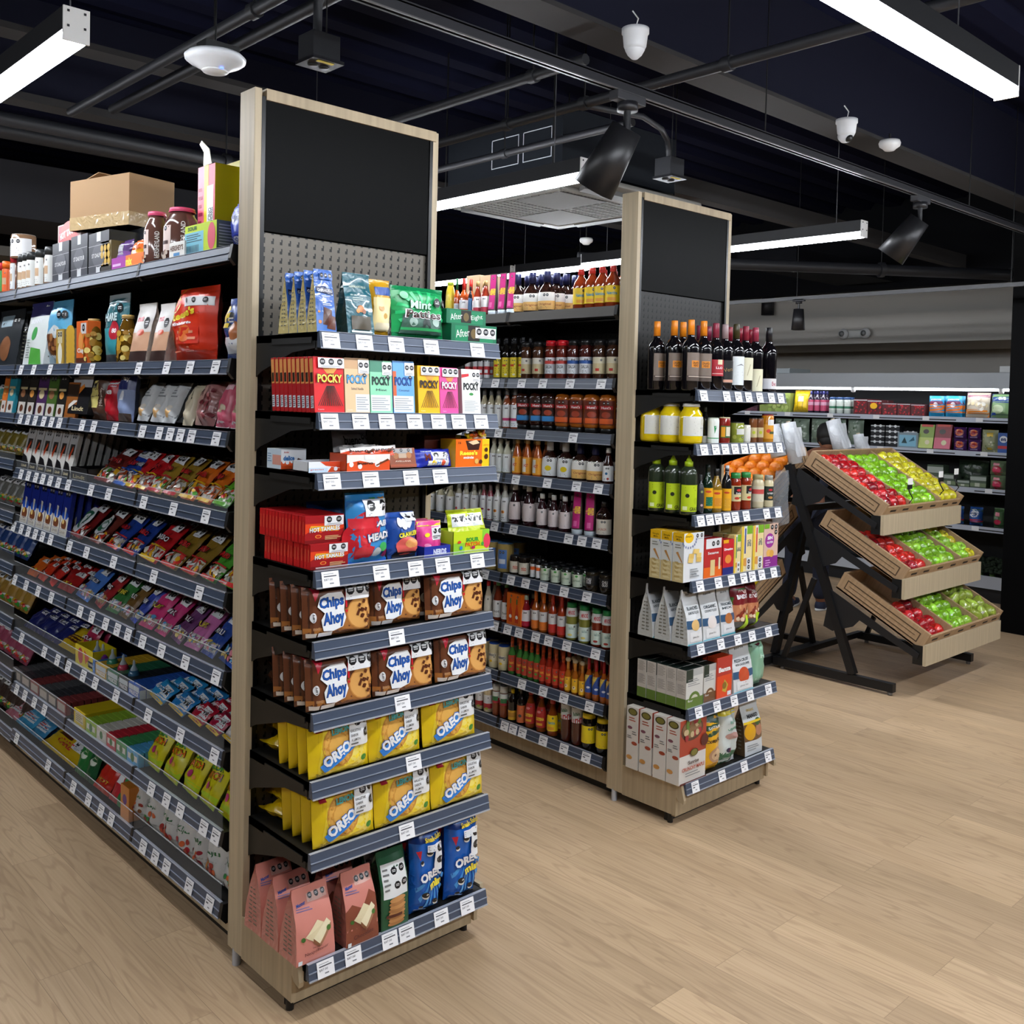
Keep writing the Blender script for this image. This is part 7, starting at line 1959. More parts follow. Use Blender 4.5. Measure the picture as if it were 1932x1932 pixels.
for j, (l, r_, c, t_, st, nm, kf) in enumerate(H5):
    fr = gum(c, None if kf else t_, '#e02428' if c != '#b81a20' else WHT, strip=st, seed=20 + j, win=.3, bits=('#f0e6d0', '#d83a2c', '#e8b020', '#c8c8c8'))
    if kf:
        fr += [('d', .45, .42, .34, WHT, .9), ('d', .45, .42, .24, '#2a6a4c', .9), ('d', .45, .42, .1, WHT, .9)]
    lean_bag(4, l, r_, .175, c, fr, nm + ' candy bag leaning back', lean=.8, rows=3, pitch=.045, yaw=-.12, seed=j + 30)
# sixth shelf
Y4 = 1040
H6 = [(195, 262, '#d8641c', 'orange sachet'), (270, 335, '#d83a1c', 'orange red sachet'), (340, 420, '#c8281c', 'red sachet'), (430, 545, '#a81c1c', 'dark red sachet'), (560, 690, '#4a7ac8', 'sky blue and red'), (700, 800, '#a8282c', 'maroon and teal'), (810, 900, '#3a7a3c', 'forest green'), (905, 985, '#7a5a2c', 'brown and white'), (990, 1065, '#3c50b0', 'blue and lime'),
      (1075, 1180, '#d83a7a', 'hot pink'), (1185, 1290, '#c83a78', 'pink and yellow'), (1300, 1420, '#6a3a6a', 'purple'), (1430, 1540, '#c870a8', 'light pink'), (1550, 1665, '#2c4a9a', 'deep blue'), (1670, 1850, '#24489a', 'cobalt blue')]
tx6 = ['SLIM', 'SLIM', 'RED', 'RED', 'SQUARES', 'NERDS', 'XTREME', 'PUNCH', 'PUNKY', 'FRUIT', 'MIX', 'TROLLI', 'PUFFS', 'TROLLI', 'CRAWLERS']
for j, (l, r_, c, nm) in enumerate(H6):
    lean_bag(5, l, r_, .10 if j < 4 else .16, c, gum(c, tx6[j], WHT if j % 3 else '#f0dc3c', seed=50 + j, win=.28 if j > 3 else 0, bits=('#e88a9a', '#e8d8f0', '#60a8d8', '#e8c860')), nm + ' candy bag leaning back', lean=.8, rows=3, pitch=.045, yaw=-.1 * (j % 3), seed=j + 60)
# seventh shelf
for j, (l, r_) in enumerate(((170, 230), (235, 300), (305, 375), (380, 450))):
    lean_bag(6, l, r_, .11, '#1c2468', gum('#1c2468', None, win=0), 'navy blue candy sachet, %s of four' % ordw(j + 1), lean=.9, rows=3, pitch=.045, seed=j)
lean_bag(6, 395, 560, .12, '#dcb81c', [('r', 0, 0, 1, 1, '#dcb81c'), ('r', .2, .3, .8, .6, '#5a2a1c')], 'yellow candy bag lying back', lean=1.1, rows=3, pitch=.04)
lean_bag(6, 600, 690, .13, '#b02a50', gum('#b02a50', 'SOUR', WHT, win=.3), 'magenta candy bag in yellow box', lean=.5, rows=2, dep=.05)
boxS(6, 598, 735, 745, Y4, '#d8c41c', [('r', 0, 0, 1, 1, '#e0cc20'), ('d', .3, .5, .14, '#b8283c', 1.2), ('p', [(.5, .9), (.8, .6), (.6, .2)], '#c8302c')], 'yellow open candy box', d=.09, open_top=True, h=.075, name='candy_box')
bb = lambda c: (lambda root, D, h: (MB().lathe([(0, 0), (.45 * D, 0), (.5 * D, .08 * h), (.48 * D, .5 * h), (.36 * D, .62 * h), (0, .63 * h)], mat(c, .25, 0, '', .4), 14).build('bottle', root), MB().lathe([(.3 * D, .6 * h), (.3 * D, .66 * h), (.12 * D, .8 * h), (.10 * D, .95 * h), (0, h)], clear('#cfe0ea', .6), 12).build('cap', root)))
for xx, c, nm in ((770, '#4a78c8', 'blue'), (815, '#8a3a9a', 'purple'), (890, '#3c8a6c', 'green'), (975, '#c8405a', 'pink'), (1060, '#3c6a8a', 'slate blue')):
    rowL(6, [xx], 70, 0, Y4, bb(c), 'candy_bottle', nm + ' baby-bottle lollipop', 'candy bottle', dep=.03, Dfix=.042, rows=1) if False else round_row(S1[6], [z4(xx)], 18, 0, .03, bb(c), 'candy_bottle', nm + ' baby-bottle lollipop', 'candy bottle', 1, Dfix=.042, hfix=.10)
boxS(6, 690, 755, 0, Y4, '#3c78c8', [('r', .1, .2, .9, .7, '#5a9ae0'), ('t', 'baby', .5, .45, .6, .3, WHT, .02)], 'small blue tray of bottle lollipops', d=.12, h=.05, open_top=True, name='candy_tray')
for j, (l, r_, c, nm) in enumerate(((757, 842, '#c8a02c', 'gold'), (850, 935, '#2c6a4c', 'dark green'), (942, 1015, '#20242a', 'black'), (1018, 1105, '#2c58b0', 'blue'))):
    boxS(6, l, r_, 0, Y4, c, [('r', 0, 0, 1, 1, c), ('r', .05, .5, .95, .9, '#c8d4dc'), ('t', 'FREEZE', .5, .3, .8, .3, WHT, .03)], nm + ' mint tin box', d=.022, h=.045, rows=9, pitch=.024, name='mint_box', side=[('r', 0, 0, 1, .7, '#b8c4c8')], grp='mint boxes filed in rows')
for j, (l, r_, c, nm) in enumerate(((1115, 1270, '#2c9ad8', 'sky blue'), (1275, 1430, '#2a86cc', 'bright blue'), (1435, 1570, '#c01c34', 'crimson'), (1575, 1700, '#a8183c', 'dark crimson'), (1705, 1835, '#d8d4d0', 'white and red'))):
    lean_bag(6, l, r_, .075, c, [('r', 0, 0, 1, 1, c), ('t', ('Mentos', 'Mentos', 'MIX', 'MIX', 'TIC')[j], .4, .55, .6, .3, WHT, .04), ('s', .6, .2, .95, .8, 2), ('r', .0, .0, 1, .12, '#e8c020')], nm + ' long candy pack', lean=1.0, rows=4, pitch=.05, yaw=-.15, t=.03)
# eighth shelf
boxS(7, 585, 672, 0, Y4, '#dcc020', [('r', .15, .2, .85, .8, '#d8d0b0'), ('l', .2, .25, .8, .75, 4, '#8a7a3c')], 'yellow candy display box', d=.2, h=.06, name='candy_box')
for j, (l, r_, c, nm) in enumerate(((680, 760, '#9ac03c', 'lime'), (765, 840, '#d8d4c8', 'white'), (845, 915, '#c8303c', 'red'), (920, 1000, '#4a9a5c', 'green'), (1005, 1095, '#58a8d8', 'light blue'))):
    boxS(7, l, r_, 0, Y4, c, [('r', 0, 0, 1, 1, c), ('r', .1, .3, .9, .7, '#e4e4dc'), ('d', .5, .5, .16, '#3c7a3c')], nm + ' small candy packet', d=.02, h=.05, rows=9, pitch=.0245, name='candy_packet', cat='candy packet', grp='candy packets filed in rows', side=[('r', 0, 0, 1, 1, c)])
for j, (l, r_) in enumerate(((100, 165), (170, 235), (240, 305), (310, 375), (380, 445), (450, 520))):
    boxS(7, l, r_, 0, Y4, ('#5a5a5c', '#3c3c40', '#8a3c3c')[j % 3], [('r', .1, .2, .9, .8, '#b8b0a8')], 'small dark candy packet, %s of six' % ordw(j + 1), d=.02, h=.05, rows=8, pitch=.0255, name='candy_packet', cat='candy packet', grp='dark candy packets filed in rows')
sp_ = [('r', 0, 0, 1, 1, '#d8d01c'), ('r', 0, 0, 1, .2, '#b8d82c'), ('d', .62, .82, .3, '#c8502c', .5), ('o', .5, .84, .12), ('o', .78, .84, .12), ('t', 'SOUR', .45, .62, .7, .12, '#1c2410', .05, 8), ('t', 'SOUR', .45, .62, .66, .10, '#4ab03c', .02, 8), ('t', 'PATCH', .48, .48, .8, .13, '#1c2410', .05, 8), ('t', 'PATCH', .48, .48, .76, .11, '#f07a1c', .02, 8), ('d', .4, .3, .12, '#c83a7a', .8), ('d', .65, .28, .08, '#e8a050', .7)]
for j, (l, r_) in enumerate(((1105, 1225), (1235, 1370), (1385, 1520), (1525, 1660), (1670, 1830))):
    lean_bag(7, l, r_, .185, '#cfc81a', sp_, 'yellow sour candy bag, %s of five' % ordw(j + 1), lean=.5, rows=3, pitch=.05, yaw=-.1, t=.04, seed=80 + j, grp='yellow sour candy bags')
# bottom shelf
for j, (l, r_, c, nm) in enumerate(((20, 100, '#c87a8a', 'pink wrapped'), (105, 210, '#3c9ac8', 'light blue'), (215, 300, '#3c8ab8', 'blue and white'))):
    lean_bag(8, l, r_, .10, c, [('r', 0, 0, 1, 1, c), ('r', .1, .3, .9, .7, '#dfe6ea'), ('l', .2, .35, .8, .65, 3, '#c8303c')], nm + ' candy pack', lean=1.0, rows=3, pitch=.05)
lean_bag(8, 310, 560, .10, '#d8b41c', [('r', 0, 0, 1, 1, '#dcb81c'), ('t', 'CARE', .45, .5, .4, .3, '#c8303c', .03), ('s', .6, .5, .95, .9, 2), ('r', .1, .7, .5, .9, '#5a2a1c')], 'yellow candy bar pack', lean=1.1, rows=3, pitch=.05)
for j, (l, r_, c, nm) in enumerate(((575, 640, '#2c7a3c', 'green and yellow'), (645, 715, '#1f5a34', 'dark green'))):
    lean_bag(8, l, r_, .15, c, [('r', 0, 0, 1, 1, c), ('d', .5, .5, .25, '#d8e0d0', .7), ('o', .5, .85, .14)], nm + ' mint candy bag', lean=.4, rows=2, pitch=.06)
Y5 = 1400
lean_bag(8, 718, 830, .12, '#c82a1c', gum('#c82a1c', 'HOT', '#f0c83c', win=0), 'bright red candy bag', lean=.6, rows=3, pitch=.05)
lean_bag(8, 840, 950, .13, '#c0283c', [('r', 0, 0, .6, 1, '#c8303c'), ('r', .6, 0, 1, 1, '#2c8a4c'), ('r', .2, .5, .5, .9, WHT)], 'red and green candy bag', lean=.5, rows=2, pitch=.05)
boxS(8, 955, 1020, 0, Y5, '#c87a2c', [('r', 0, 0, 1, 1, '#d88a3c'), ('d', .5, .6, .25, '#6a3c8a', 1)], 'small orange and purple box', d=.05, h=.12, name='candy_box')
fz = lambda c, sd: [('r', 0, 0, 1, 1, '#cfd0cf'), ('t', 'Kiju', .45, .42, .66, .12, '#2c6a3c', .03, 6), ('t', 'bits', .5, .66, .6, .08, c, .04), ('l', .2, .76, .8, .9, 2, c)] + [('d', random.Random(sd + q).uniform(.15, .85), random.Random(sd + q + 50).uniform(.06, .3), .08, (c, '#d86a3c', '#a83a34')[q % 3]) for q in range(9)]
for j, (l, r_, c, nm) in enumerate(((1022, 1095, '#8a5a3c', 'brown print'), (1110, 1215, '#3c8a4c', 'green print'), (1225, 1345, '#c8303c', 'red print'), (1350, 1470, '#b82c3c', 'berry print'), (1480, 1570, '#a8303c', 'cherry print'), (1580, 1710, '#c8862c', 'amber print'), (1715, 1840, '#3c8a4c', 'lime print'))):
    lean_bag(8, l, r_, .19, '#b4b6b4', fz(c, j * 5), 'white fruit snack bag with ' + nm, lean=.22, rows=2, pitch=.07, t=.06, dep=.02, seed=90 + j, grp='white fruit snack bags', wr=.004)
# the neighbouring bay at the left edge of the photo
SX = [Shelf('S', XS1, z, '') for z in (2.075, 1.745, 1.533, 1.326, 1.09, 0.86, 0.62, 0.385, 0.12)]
nb = [('#3c9a7c', 'turquoise'), ('#4aa8a0', 'aqua'), ('#8a7a2c', 'olive'), ('#7a7a74', 'grey'), ('#2c4a8a', 'blue'), ('#b08a3c', 'tan'), ('#a8506a', 'rose'), ('#4a3a34', 'brown')]
for i in range(1, 9):
    c, nm = nb[i - 1]
    root = None
    for q in range(5):
        y = 4.72 + q * .115
        if root is None:
            root = mesh_thing(P_bag(.10, .04, .13, c, gum(c, None, seed=i, win=.3)), 'candy_bag')
            o = root
        else:
            o = copy_tree(root)
        finish(o, 'candy_bag', (XS1 + .06, y, SX[i].z + .015), R_(-90), -.5)
        tag(o, '%s candy bag, %s from the right, %s shelf at left photo edge' % (nm, ordw(q + 1), LEV[i]), 'candy bag', 'candy bags at the left photo edge')

# ================================================================ FRUIT STANDS
XA, XB = 5.47, 6.515
XR, YR2 = 6.04, 3.41      # ridge and near side of the second stand, which faces -X
STEEL = mat('#1a1a1c', 0.4, 0.3)


def bar(m, p, q, a=0.022, mt=None, b=None):
    """square bar between two points lying in a plane of constant x (or along x)"""
    p, q = Vector(p), Vector(q)
    d = (q - p).normalized()
    side = Vector((1, 0, 0)) if abs(d.x) < .9 else Vector((0, 1, 0))
    up = d.cross(side).normalized()
    b = b or a
    vs_ = [r + side * sx * a + up * sy * b for r in (p, q) for sx, sy in ((-1, -1), (1, -1), (1, 1), (-1, 1))]
    m.add(vs_, [(3, 2, 1, 0), (4, 5, 6, 7), (0, 1, 5, 4), (1, 2, 6, 5), (2, 3, 7, 6), (3, 0, 4, 7)], mt or STEEL)
    return m


CR = [((3.215, 1.281), (2.715, 0.992)), ((3.095, .922), (2.575, .640)), ((2.97, .562), (2.44, .285))]   # rear bottom, front bottom of each crate (y, z)
CW, CH = XB - XA, .115


def stand(mirror, label):
    """three-tier frame facing -Y (or -X, the second one)"""
    yr = 3.37
    o = empty('fruit_stand_frame', (XA, yr, 0), R_(-90) if mirror else 0)
    if mirror:
        o.location = (XR, YR2 + CW, 0)
    Y = lambda y: y - yr
    for k, x in enumerate((-.02, CW + .02)):
        bar(MB(), (x, Y(2.575), .045), (x, Y(3.36), .045), .02, b=.025).build('floor_runner', o)
        bar(MB(), (x, Y(2.83), .07), (x, Y(3.30), 1.285), .02, b=.024).build('leg', o)
        bar(MB(), (x, Y(3.30), .06), (x, Y(3.10), .60), .014).build('brace', o)
        for y in (2.60, 3.30):
            MB().lathe([(.014, 0), (.014, .02), (.008, .022)], mat('#8a8c90', .3, .8), 12, off=(x, Y(y), 0)).build('levelling_foot', o)
        for j, ((yb, zb), (yf, zf)) in enumerate(CR):
            pl = MB()
            d = Vector((0, yf - yb, zf - zb)).normalized()
            pts = [(Y(yb) + .02, zb - .012), (Y(yf) + .0, zf - .012), (Y(yf) + .01, zf - .045), (Y(yb) - .17, zb - .165), (Y(yb) - .13, zb - .21), (Y(yb) - .02 + .02, zb - .26), (Y(yb) + .06, zb - .24)]
            pl.prism(pts, 'x', x - .003, x + .003, mat('#232325', .45, .3))
            pl.build('crate_arm', o)
    for y, z in ((3.34, .06), (3.28, 1.24), (3.2, 1.02)):
        bar(MB(), (0, Y(y), z), (CW, Y(y), z), .018).build('cross_bar', o)
    tag(o, label, 'display stand')
    return o


stand(False, 'black metal three-tier fruit stand frame holding the apple crates')
stand(True, 'black metal stand frame behind, holding the citrus crates')


def crate(i, mirror, label, bins=(.31, .70)):
    (yb, zb), (yf, zf) = CR[i]
    L = math.hypot(yb - yf, zb - zf)
    ang = math.atan2(zb - zf, yb - yf)
    name = 'fruit_crate'
    if not mirror:
        o = empty(name, (XA, yf, zf))
        o.rotation_euler = (ang, 0, 0)
    else:
        o = empty(name, (XR - (3.37 - yf), YR2 + CW, zf))
        o.rotation_euler = (ang, 0, R_(-90))
    dk = mat('#4a3724', .6)
    MB().box(0, 0, 0, CW, L, .012, CRATE).build('crate_floor', o)
    for nm, a in (('side_board', 0), ('side_board', CW - .018)):
        m = MB().box(a, 0, 0, a + .018, L, CH, CRATE, .002)
        xo = a - .0015 if a == 0 else a + .0185
        for z0, z1, y0, y1 in ((.028, .034, .05, L - .05), (.082, .088, .05, L - .05), (.028, .088, .045, .051), (.028, .088, L - .051, L - .045), (.057, .060, .07, L - .07)):
            m.box(min(xo, xo + .001), y0, z0, max(xo, xo + .001), y1, z1, dk)
        m.build(nm, o)
    MB().box(.018, 0, 0, CW - .018, .014, CH * .8, CRATE, .002).build('front_board', o)
    MB().box(.018, L - .014, 0, CW - .018, L, CH, CRATE, .002).build('rear_board', o)
    m = MB()
    for x in (0.11, .27, .46, .64, .82, .96):
        m.lathe([(0, 0), (.001, 0)], dk, 8)
        m.box(x - .035, -.001, CH * .5, x + .035, 0.0, CH * .62, mat('#2c2117', .7))
    m.build('handle_slot', o)
    for b in bins:
        MB().box(CW * b - .008, .014, .012, CW * b + .008, L - .014, CH * .92, CRATE).build('divider', o)
    tag(o, label, 'crate', 'wooden fruit crates')
    # fascia board hanging in front of the crate
    f = MB()
    f.box(-.012, -.016, -.062 - .03, CW + .01, .002, .055 - .03, WOOD)
    f.box(-.012, .002, -.09, -.008, .06, .02, BLACK)
    fo = f.build('fascia_board', o)
    fo.rotation_euler = (-ang, 0, 0)
    fo.location = (0, -.012, .02)
    return o, L, ang


APPLE = [(0, .012), (.012, .004), (.024, .0), (.032, .006), (.039, .022), (.041, .038), (.039, .054), (.030, .068), (.016, .073), (.006, .069), (0, .062)]
PEAR = [(0, .006), (.014, 0), (.028, .004), (.038, .02), (.040, .035), (.034, .052), (.024, .066), (.018, .078), (.010, .086), (0, .084)]
ORANGE = [(0, .001), (.012, 0), (.027, .009), (.036, .023), (.039, .039), (.036, .054), (.027, .068), (.012, .076), (0, .075)]
LEMON = [(0, 0), (.006, .001), (.014, .008), (.026, .02), (.031, .04), (.027, .058), (.015, .072), (.007, .078), (0, .080)]


def fruit_proto(name, prof, col, sc, stem=True, kind='fruit', rough=.22, coat=.5):
    o = MB().lathe([(r * sc, (z - .036) * sc) for r, z in prof], mat(col, rough, 0, kind, coat), 14).build(name)
    if stem:
        MB().tube([(0, 0, .022 * sc), (.002, 0, .034 * sc), (.006 * sc, 0, .046 * sc)], .0016, mat('#4a3018', .7), 5).build('stem', o)
    if name == 'apple' and sc >= .98:
        m = MB()
        m.add([(.0405 * sc * math.cos(a) * 1.005, .0405 * sc * math.sin(a) * 1.005, z * sc) for a, z in ((.0, -.004), (.2, -.004), (.2, .006), (.0, .006))], [(0, 1, 2, 3)], WHITE)
        m.build('sticker', o)
    FRESH.add(o.name)
    return o


PROTOS = {}
used_p = set()


def fruit(key, loc, rot, label, cat, grp):
    p = PROTOS[key]
    o = p if key not in used_p else copy_tree(p)
    used_p.add(key)
    o.location = loc
    o.rotation_euler = rot
    tag(o, label, cat, grp)


PROTOS['red1'] = fruit_proto('apple', APPLE, '#a0121a', 1.12)
PROTOS['red2'] = fruit_proto('apple', APPLE, '#b8221c', 1.1)
PROTOS['red3'] = fruit_proto('apple', APPLE, '#7e0d1a', 1.1)
PROTOS['green'] = fruit_proto('apple', APPLE, '#74a41c', 1.08)
PROTOS['green2'] = fruit_proto('apple', APPLE, '#8ab434', 1.04)
PROTOS['yellow'] = fruit_proto('apple', APPLE, '#bcae24', 1.0)
PROTOS['pear'] = fruit_proto('pear', PEAR, '#8c9c38', 1.1)
PROTOS['orange'] = fruit_proto('orange', ORANGE, '#dd7a10', 1.16, False, 'foil', .4, .2)
PROTOS['tang'] = fruit_proto('tangerine', ORANGE, '#d0560e', 1.05, False, 'foil', .4, .2)
PROTOS['lemon'] = fruit_proto('lemon', LEMON, '#d4bc10', 1.1, False, '', .4, .2)
TIER = ['top', 'middle', 'bottom']


def fill(cr, L, ang, mirror, x0, x1, keys, pitch, rows, what, where, cat, grp, z0=.05, y0=.055, jit=.004, skip=(), lie=False):
    base = cr.matrix_world if False else None
    n = max(1, int((x1 - x0) / pitch))
    st = (x1 - x0) / n
    rot0 = Matrix.Rotation(R_(-90), 4, 'Z') if mirror else Matrix.Identity(4)
    T = Matrix.Translation(cr.location) @ rot0 @ Matrix.Rotation(ang, 4, 'X')
    for r in range(rows):
        for c in range(n):
            if (r, c) in skip:
                continue
            x = x0 + st * (c + .5) + (st * .25 if r % 2 else -st * .1) * .4 + random.uniform(-jit, jit)
            y = y0 + r * pitch * .92 + random.uniform(-jit, jit)
            if y > L - .045:
                continue
            p = T @ Vector((x, y, z0 + random.uniform(-.004, .004)))
            k = random.choice(keys)
            rx = random.uniform(-.9, .9) + (1.2 if lie else 0)
            fruit(k, p, (rx, random.uniform(-.7, .7), random.uniform(0, 6.28)), '%s, %s row up and %s across, %s' % (what, ordw(r + 1), ordw(c + 1), where), cat, grp)


bx = [(.025, .30), (.335, .70), (.735, 1.02)]
bx = [(.026, CW * .31 - .012), (CW * .31 + .012, CW * .70 - .012), (CW * .70 + .012, CW - .026)]
c0, L0, A0 = crate(0, False, 'top wooden crate of the front stand with red, green and yellow apples')
fill(c0, L0, A0, False, *bx[0], ['red1', 'red2', 'red3', 'red1'], .081, 7, 'red apple', 'top crate', 'apple', 'red apples in crates', z0=.075)
fill(c0, L0, A0, False, *bx[1], ['green', 'green', 'green2'], .080, 7, 'green apple', 'top crate', 'apple', 'green apples in crates', z0=.07)
fill(c0, L0, A0, False, *bx[2], ['yellow'], .069, 8, 'yellow apple', 'top crate', 'apple', 'yellow apples in crates', z0=.085, jit=.001)
c1, L1, A1 = crate(1, False, 'middle wooden crate of the front stand with apples')
fill(c1, L1, A1, False, *bx[0], ['red1', 'red2', 'red2', 'red3'], .082, 5, 'red apple', 'middle crate', 'apple', 'red apples in crates', z0=.06)
fill(c1, L1, A1, False, *bx[1], ['green', 'green', 'green2'], .077, 6, 'green apple', 'middle crate', 'apple', 'green apples in crates', z0=.065)
fill(c1, L1, A1, False, *bx[2], ['yellow', 'green2'], .074, 6, 'pale apple', 'middle crate', 'apple', 'yellow apples in crates', z0=.065)
c2, L2, A2 = crate(2, False, 'bottom wooden crate of the front stand with apples and pears', (.31, .66))
fill(c2, L2, A2, False, .026, CW * .31 - .012, ['red1', 'red2', 'red3'], .083, 4, 'red apple', 'bottom crate', 'apple', 'red apples in crates', z0=.05)
fill(c2, L2, A2, False, CW * .31 + .012, CW * .66 - .012, ['green', 'green2'], .079, 5, 'green apple', 'bottom crate', 'apple', 'green apples in crates', z0=.06)
fill(c2, L2, A2, False, CW * .66 + .012, CW - .026, ['pear'], .086, 6, 'green pear', 'bottom crate', 'pear', 'pears in the bottom crate', z0=.085)
# citrus side (seen past the far end cap)
d0, L_, A_ = crate(0, True, 'top citrus crate on the far side full of oranges', (.5,))
fill(d0, L_, A_, True, .026, CW * .5 - .012, ['tang'], .080, 6, 'tangerine', 'far top crate', 'tangerine', 'tangerines in the far crate', z0=.10)
fill(d0, L_, A_, True, CW * .5 + .012, CW - .026, ['orange'], .088, 6, 'orange', 'far top crate', 'orange', 'oranges in the far crate', z0=.115)
d1, L_, A_ = crate(1, True, 'middle citrus crate on the far side', (.5,))
fill(d1, L_, A_, True, CW * .5 + .012, CW - .026, ['orange'], .084, 3, 'orange', 'far middle crate', 'orange', 'oranges in the far crate', z0=.06)
d2, L_, A_ = crate(2, True, 'bottom citrus crate on the far side with lemons', (.5,))
fill(d2, L_, A_, True, CW * .5 + .012, CW - .026, ['lemon'], .074, 6, 'lemon', 'far bottom crate', 'lemon', 'lemons in the far crate', z0=.10, lie=True)

# price sign holders clipped on the top crate
for k, (u, v) in enumerate(((1713, 943), (1771, 928), (1800, 922))):
    p = on_axis(u, v, 1, 2.672)
    o = empty('price_sign', (float(p[0]), 2.665, float(p[2]) - .02))
    MB().tube([(0, 0, 0), (.005, -.02, .03), (0, 0, .07), (0, .01, .1)], .004, BLACK, 6).build('clip_arm', o)
    b = MB().box(-.03, -.004, .085, .03, .0, .115, BLACK)
    b.build('sign_base', o)
    MB().box(-.028, -.006, .112, .028, -.002, .15, WHITE).build('sign_card', o)
    tag(o, ('leftmost', 'middle', 'rightmost')[k] + ' small price sign clipped to the front edge of top crate', 'price sign', 'price signs on the top crate')
p = on_axis(1856, 1160, 1, 2.43)
o = MB().box(-.05, -.003, -.02, .05, 0, .02, WHITE).build('paper_label')
o.location = p
o.rotation_euler = (.4, .3, 0)
tag(o, 'white paper label on the right edge of the bottom crate', 'paper label')

# plastic bag rolls
PLA = mat('#c6c9cd', .3, 0, 'foil', .2, .95)


def roll(x, y, z, h, r, tilt, label, box_h=.02):
    o = empty('bag_roll', (x, y, z))
    b = MB().lathe([(.012, 0), (r, 0), (r, h), (.012, h)], PLA, 20).build('plastic_roll', o)
    b.rotation_euler = tilt
    MB().tube([(0, 0, 0), (0, 0, h + .01)], .012, mat('#b8a890', .6), 10).build('core', b)
    fl = MB()
    n = 8
    vs_ = [((i / n - .5) * .10, .004 * math.sin(i * 2 + j) - r - .004, h * (.15 + .7 * j / n)) for j in range(n + 1) for i in range(n + 1)]
    fl.add(vs_, [(j * (n + 1) + i, j * (n + 1) + i + 1, (j + 1) * (n + 1) + i + 1, (j + 1) * (n + 1) + i) for j in range(n) for i in range(n)], mat('#dfe3e8', .2, 0, '', .3, .6), True)
    fl.build('loose_bag', b)
    tag(o, label, 'bag roll', 'plastic bag rolls on the fruit stand')


roll(5.48, 3.27, 1.29, .26, .045, (-.22, -.05, 0), 'thick white plastic bag roll at left end of the stand')
roll(5.43, 3.36, 1.33, .2, .05, (-.3, .1, .3), 'crumpled plastic bag roll leaning left of the thick one')
roll(6.1, 3.30, 1.33, .24, .048, (-.28, -.05, 0), 'white plastic bag roll behind the middle of top crate')
roll(6.27, 3.25, 1.33, .14, .035, (-.2, 0, 0), 'short plastic bag roll right of the middle one')


def hang_bag(x, y, z, w_, h_, label, seed):
    rnd = random.Random(seed)
    m = MB()
    n = 12
    ph = rnd.uniform(0, 6)
    for sgn in (-1, 1):
        vs_ = []
        for j in range(n + 1):
            v = j / n
            ww = w_ * (.55 + .5 * math.sin(math.pi * (1 - v) * .6 + .3))
            for i in range(n + 1):
                u = i / n
                vs_.append(((.014 * math.sin(13 * u + 7 * v + ph) + sgn * .022 * math.sin(math.pi * u)), (u - .5) * ww, -h_ * (1 - v) + .01 * math.sin(9 * u + ph)))
        m.add(vs_, [(j * (n + 1) + i, j * (n + 1) + i + 1, (j + 1) * (n + 1) + i + 1, (j + 1) * (n + 1) + i) for j in range(n) for i in range(n)], mat('#c9ced4', .12, 0, 'foil', .6, .22), True)
    o = m.build('plastic_bag')
    o.location = (x, y, z)
    tag(o, label, 'plastic bag')


hang_bag(5.41, 3.33, 1.24, .12, .33, 'clear plastic bag hanging from the left end of fruit stand', 3)

# ================================================================ REFRIGERATED DISPLAY
FX = 8.8
o = empty('refrigerated_display', (FX, 7.2, 0), R_(-90))
FL = 4.6
FB = mat('#101214', .6)
MB().box(0, .52, .0, FL, .60, 1.9, FB).build('back_panel', o)
MB().box(0, -.02, .0, FL, .60, .10, mat('#15161a', .5)).build('base', o)
MB().box(0, -.04, .10, FL, .55, .17, FB).build('lower_deck', o)
MB().box(0, -.06, .12, FL, -.03, .225, mat('#c3c8d2', .35, .1)).build('lower_bumper', o)
MB().box(0, -.06, 1.838, FL, .60, 1.975, mat('#a3a7ab', .4, .2), .004).build('canopy', o)
MB().box(.02, -.045, 1.815, FL - .02, -.01, 1.836, mat('#f4f8ff', .5, 0, '', 0, 1, 0, 9)).build('canopy_lamp', o)
for x in (1.2, 2.55, 3.9):
    MB().lathe([(0, 1.79), (.02, 1.795), (.025, 1.838)], WHITE, 12, off=(x, -.03, 0)).build('lamp_holder', o)
for x in (0, FL - .03):
    MB().box(x, -.04, 0, x + .03, .6, 1.9, mat('#8f9399', .4)).build('end_panel', o)
tag(o, 'long open refrigerated display along the right wall with lit canopy', 'refrigerator')
FZ = [1.583, 1.289, .972, .64, .224]
FRS = []
for i, z in enumerate(FZ[:4]):
    m = MB().box(.03, 0, -.02, FL - .03, .5, -.002, mat('#3a3d42', .4, .3))
    sh = m.build('shelf', o)
    sh.location = (0, 0, z)
    r = MB().box(.03, -.012, -.042, FL - .03, .0, .002, mat('#c3c9d6', .3, .1))
    for q in range(5):
        x0 = .1 + q * .9
        r.box(x0, -.0135, -.030, x0 + .72, -.0118, -.020, INK)
    r.build('price_rail', sh)
    for q in range(9):
        MB().box(.4 + q * .47 + .05 * (i % 3), -.016, -.036, .46 + q * .47 + .05 * (i % 3), -.0125, .0, TAGW).build('price_tag', sh)
for i, z in enumerate(FZ):
    FRS.append(Shelf('S', FX, z + (.0 if i < 4 else -.05), LEV[i] + ' fridge shelf'))
zf = lambda x: 1380 + x / 3.5
yf_ = lambda y: 680 + y / 3.5


def fr_(i, mkf, l, r_, top, t, name, label, cat, dep=.02, rows=1, lean=0, pitch=None, grp=None, dz=0, h=None):
    flat(FRS[i], mkf, zf(l), zf(r_), yf_(top), t, dep, name, label + ', ' + FRS[i].place, cat, grp, rows=rows, lean=lean, pitch=pitch, dz=dz, h=h)


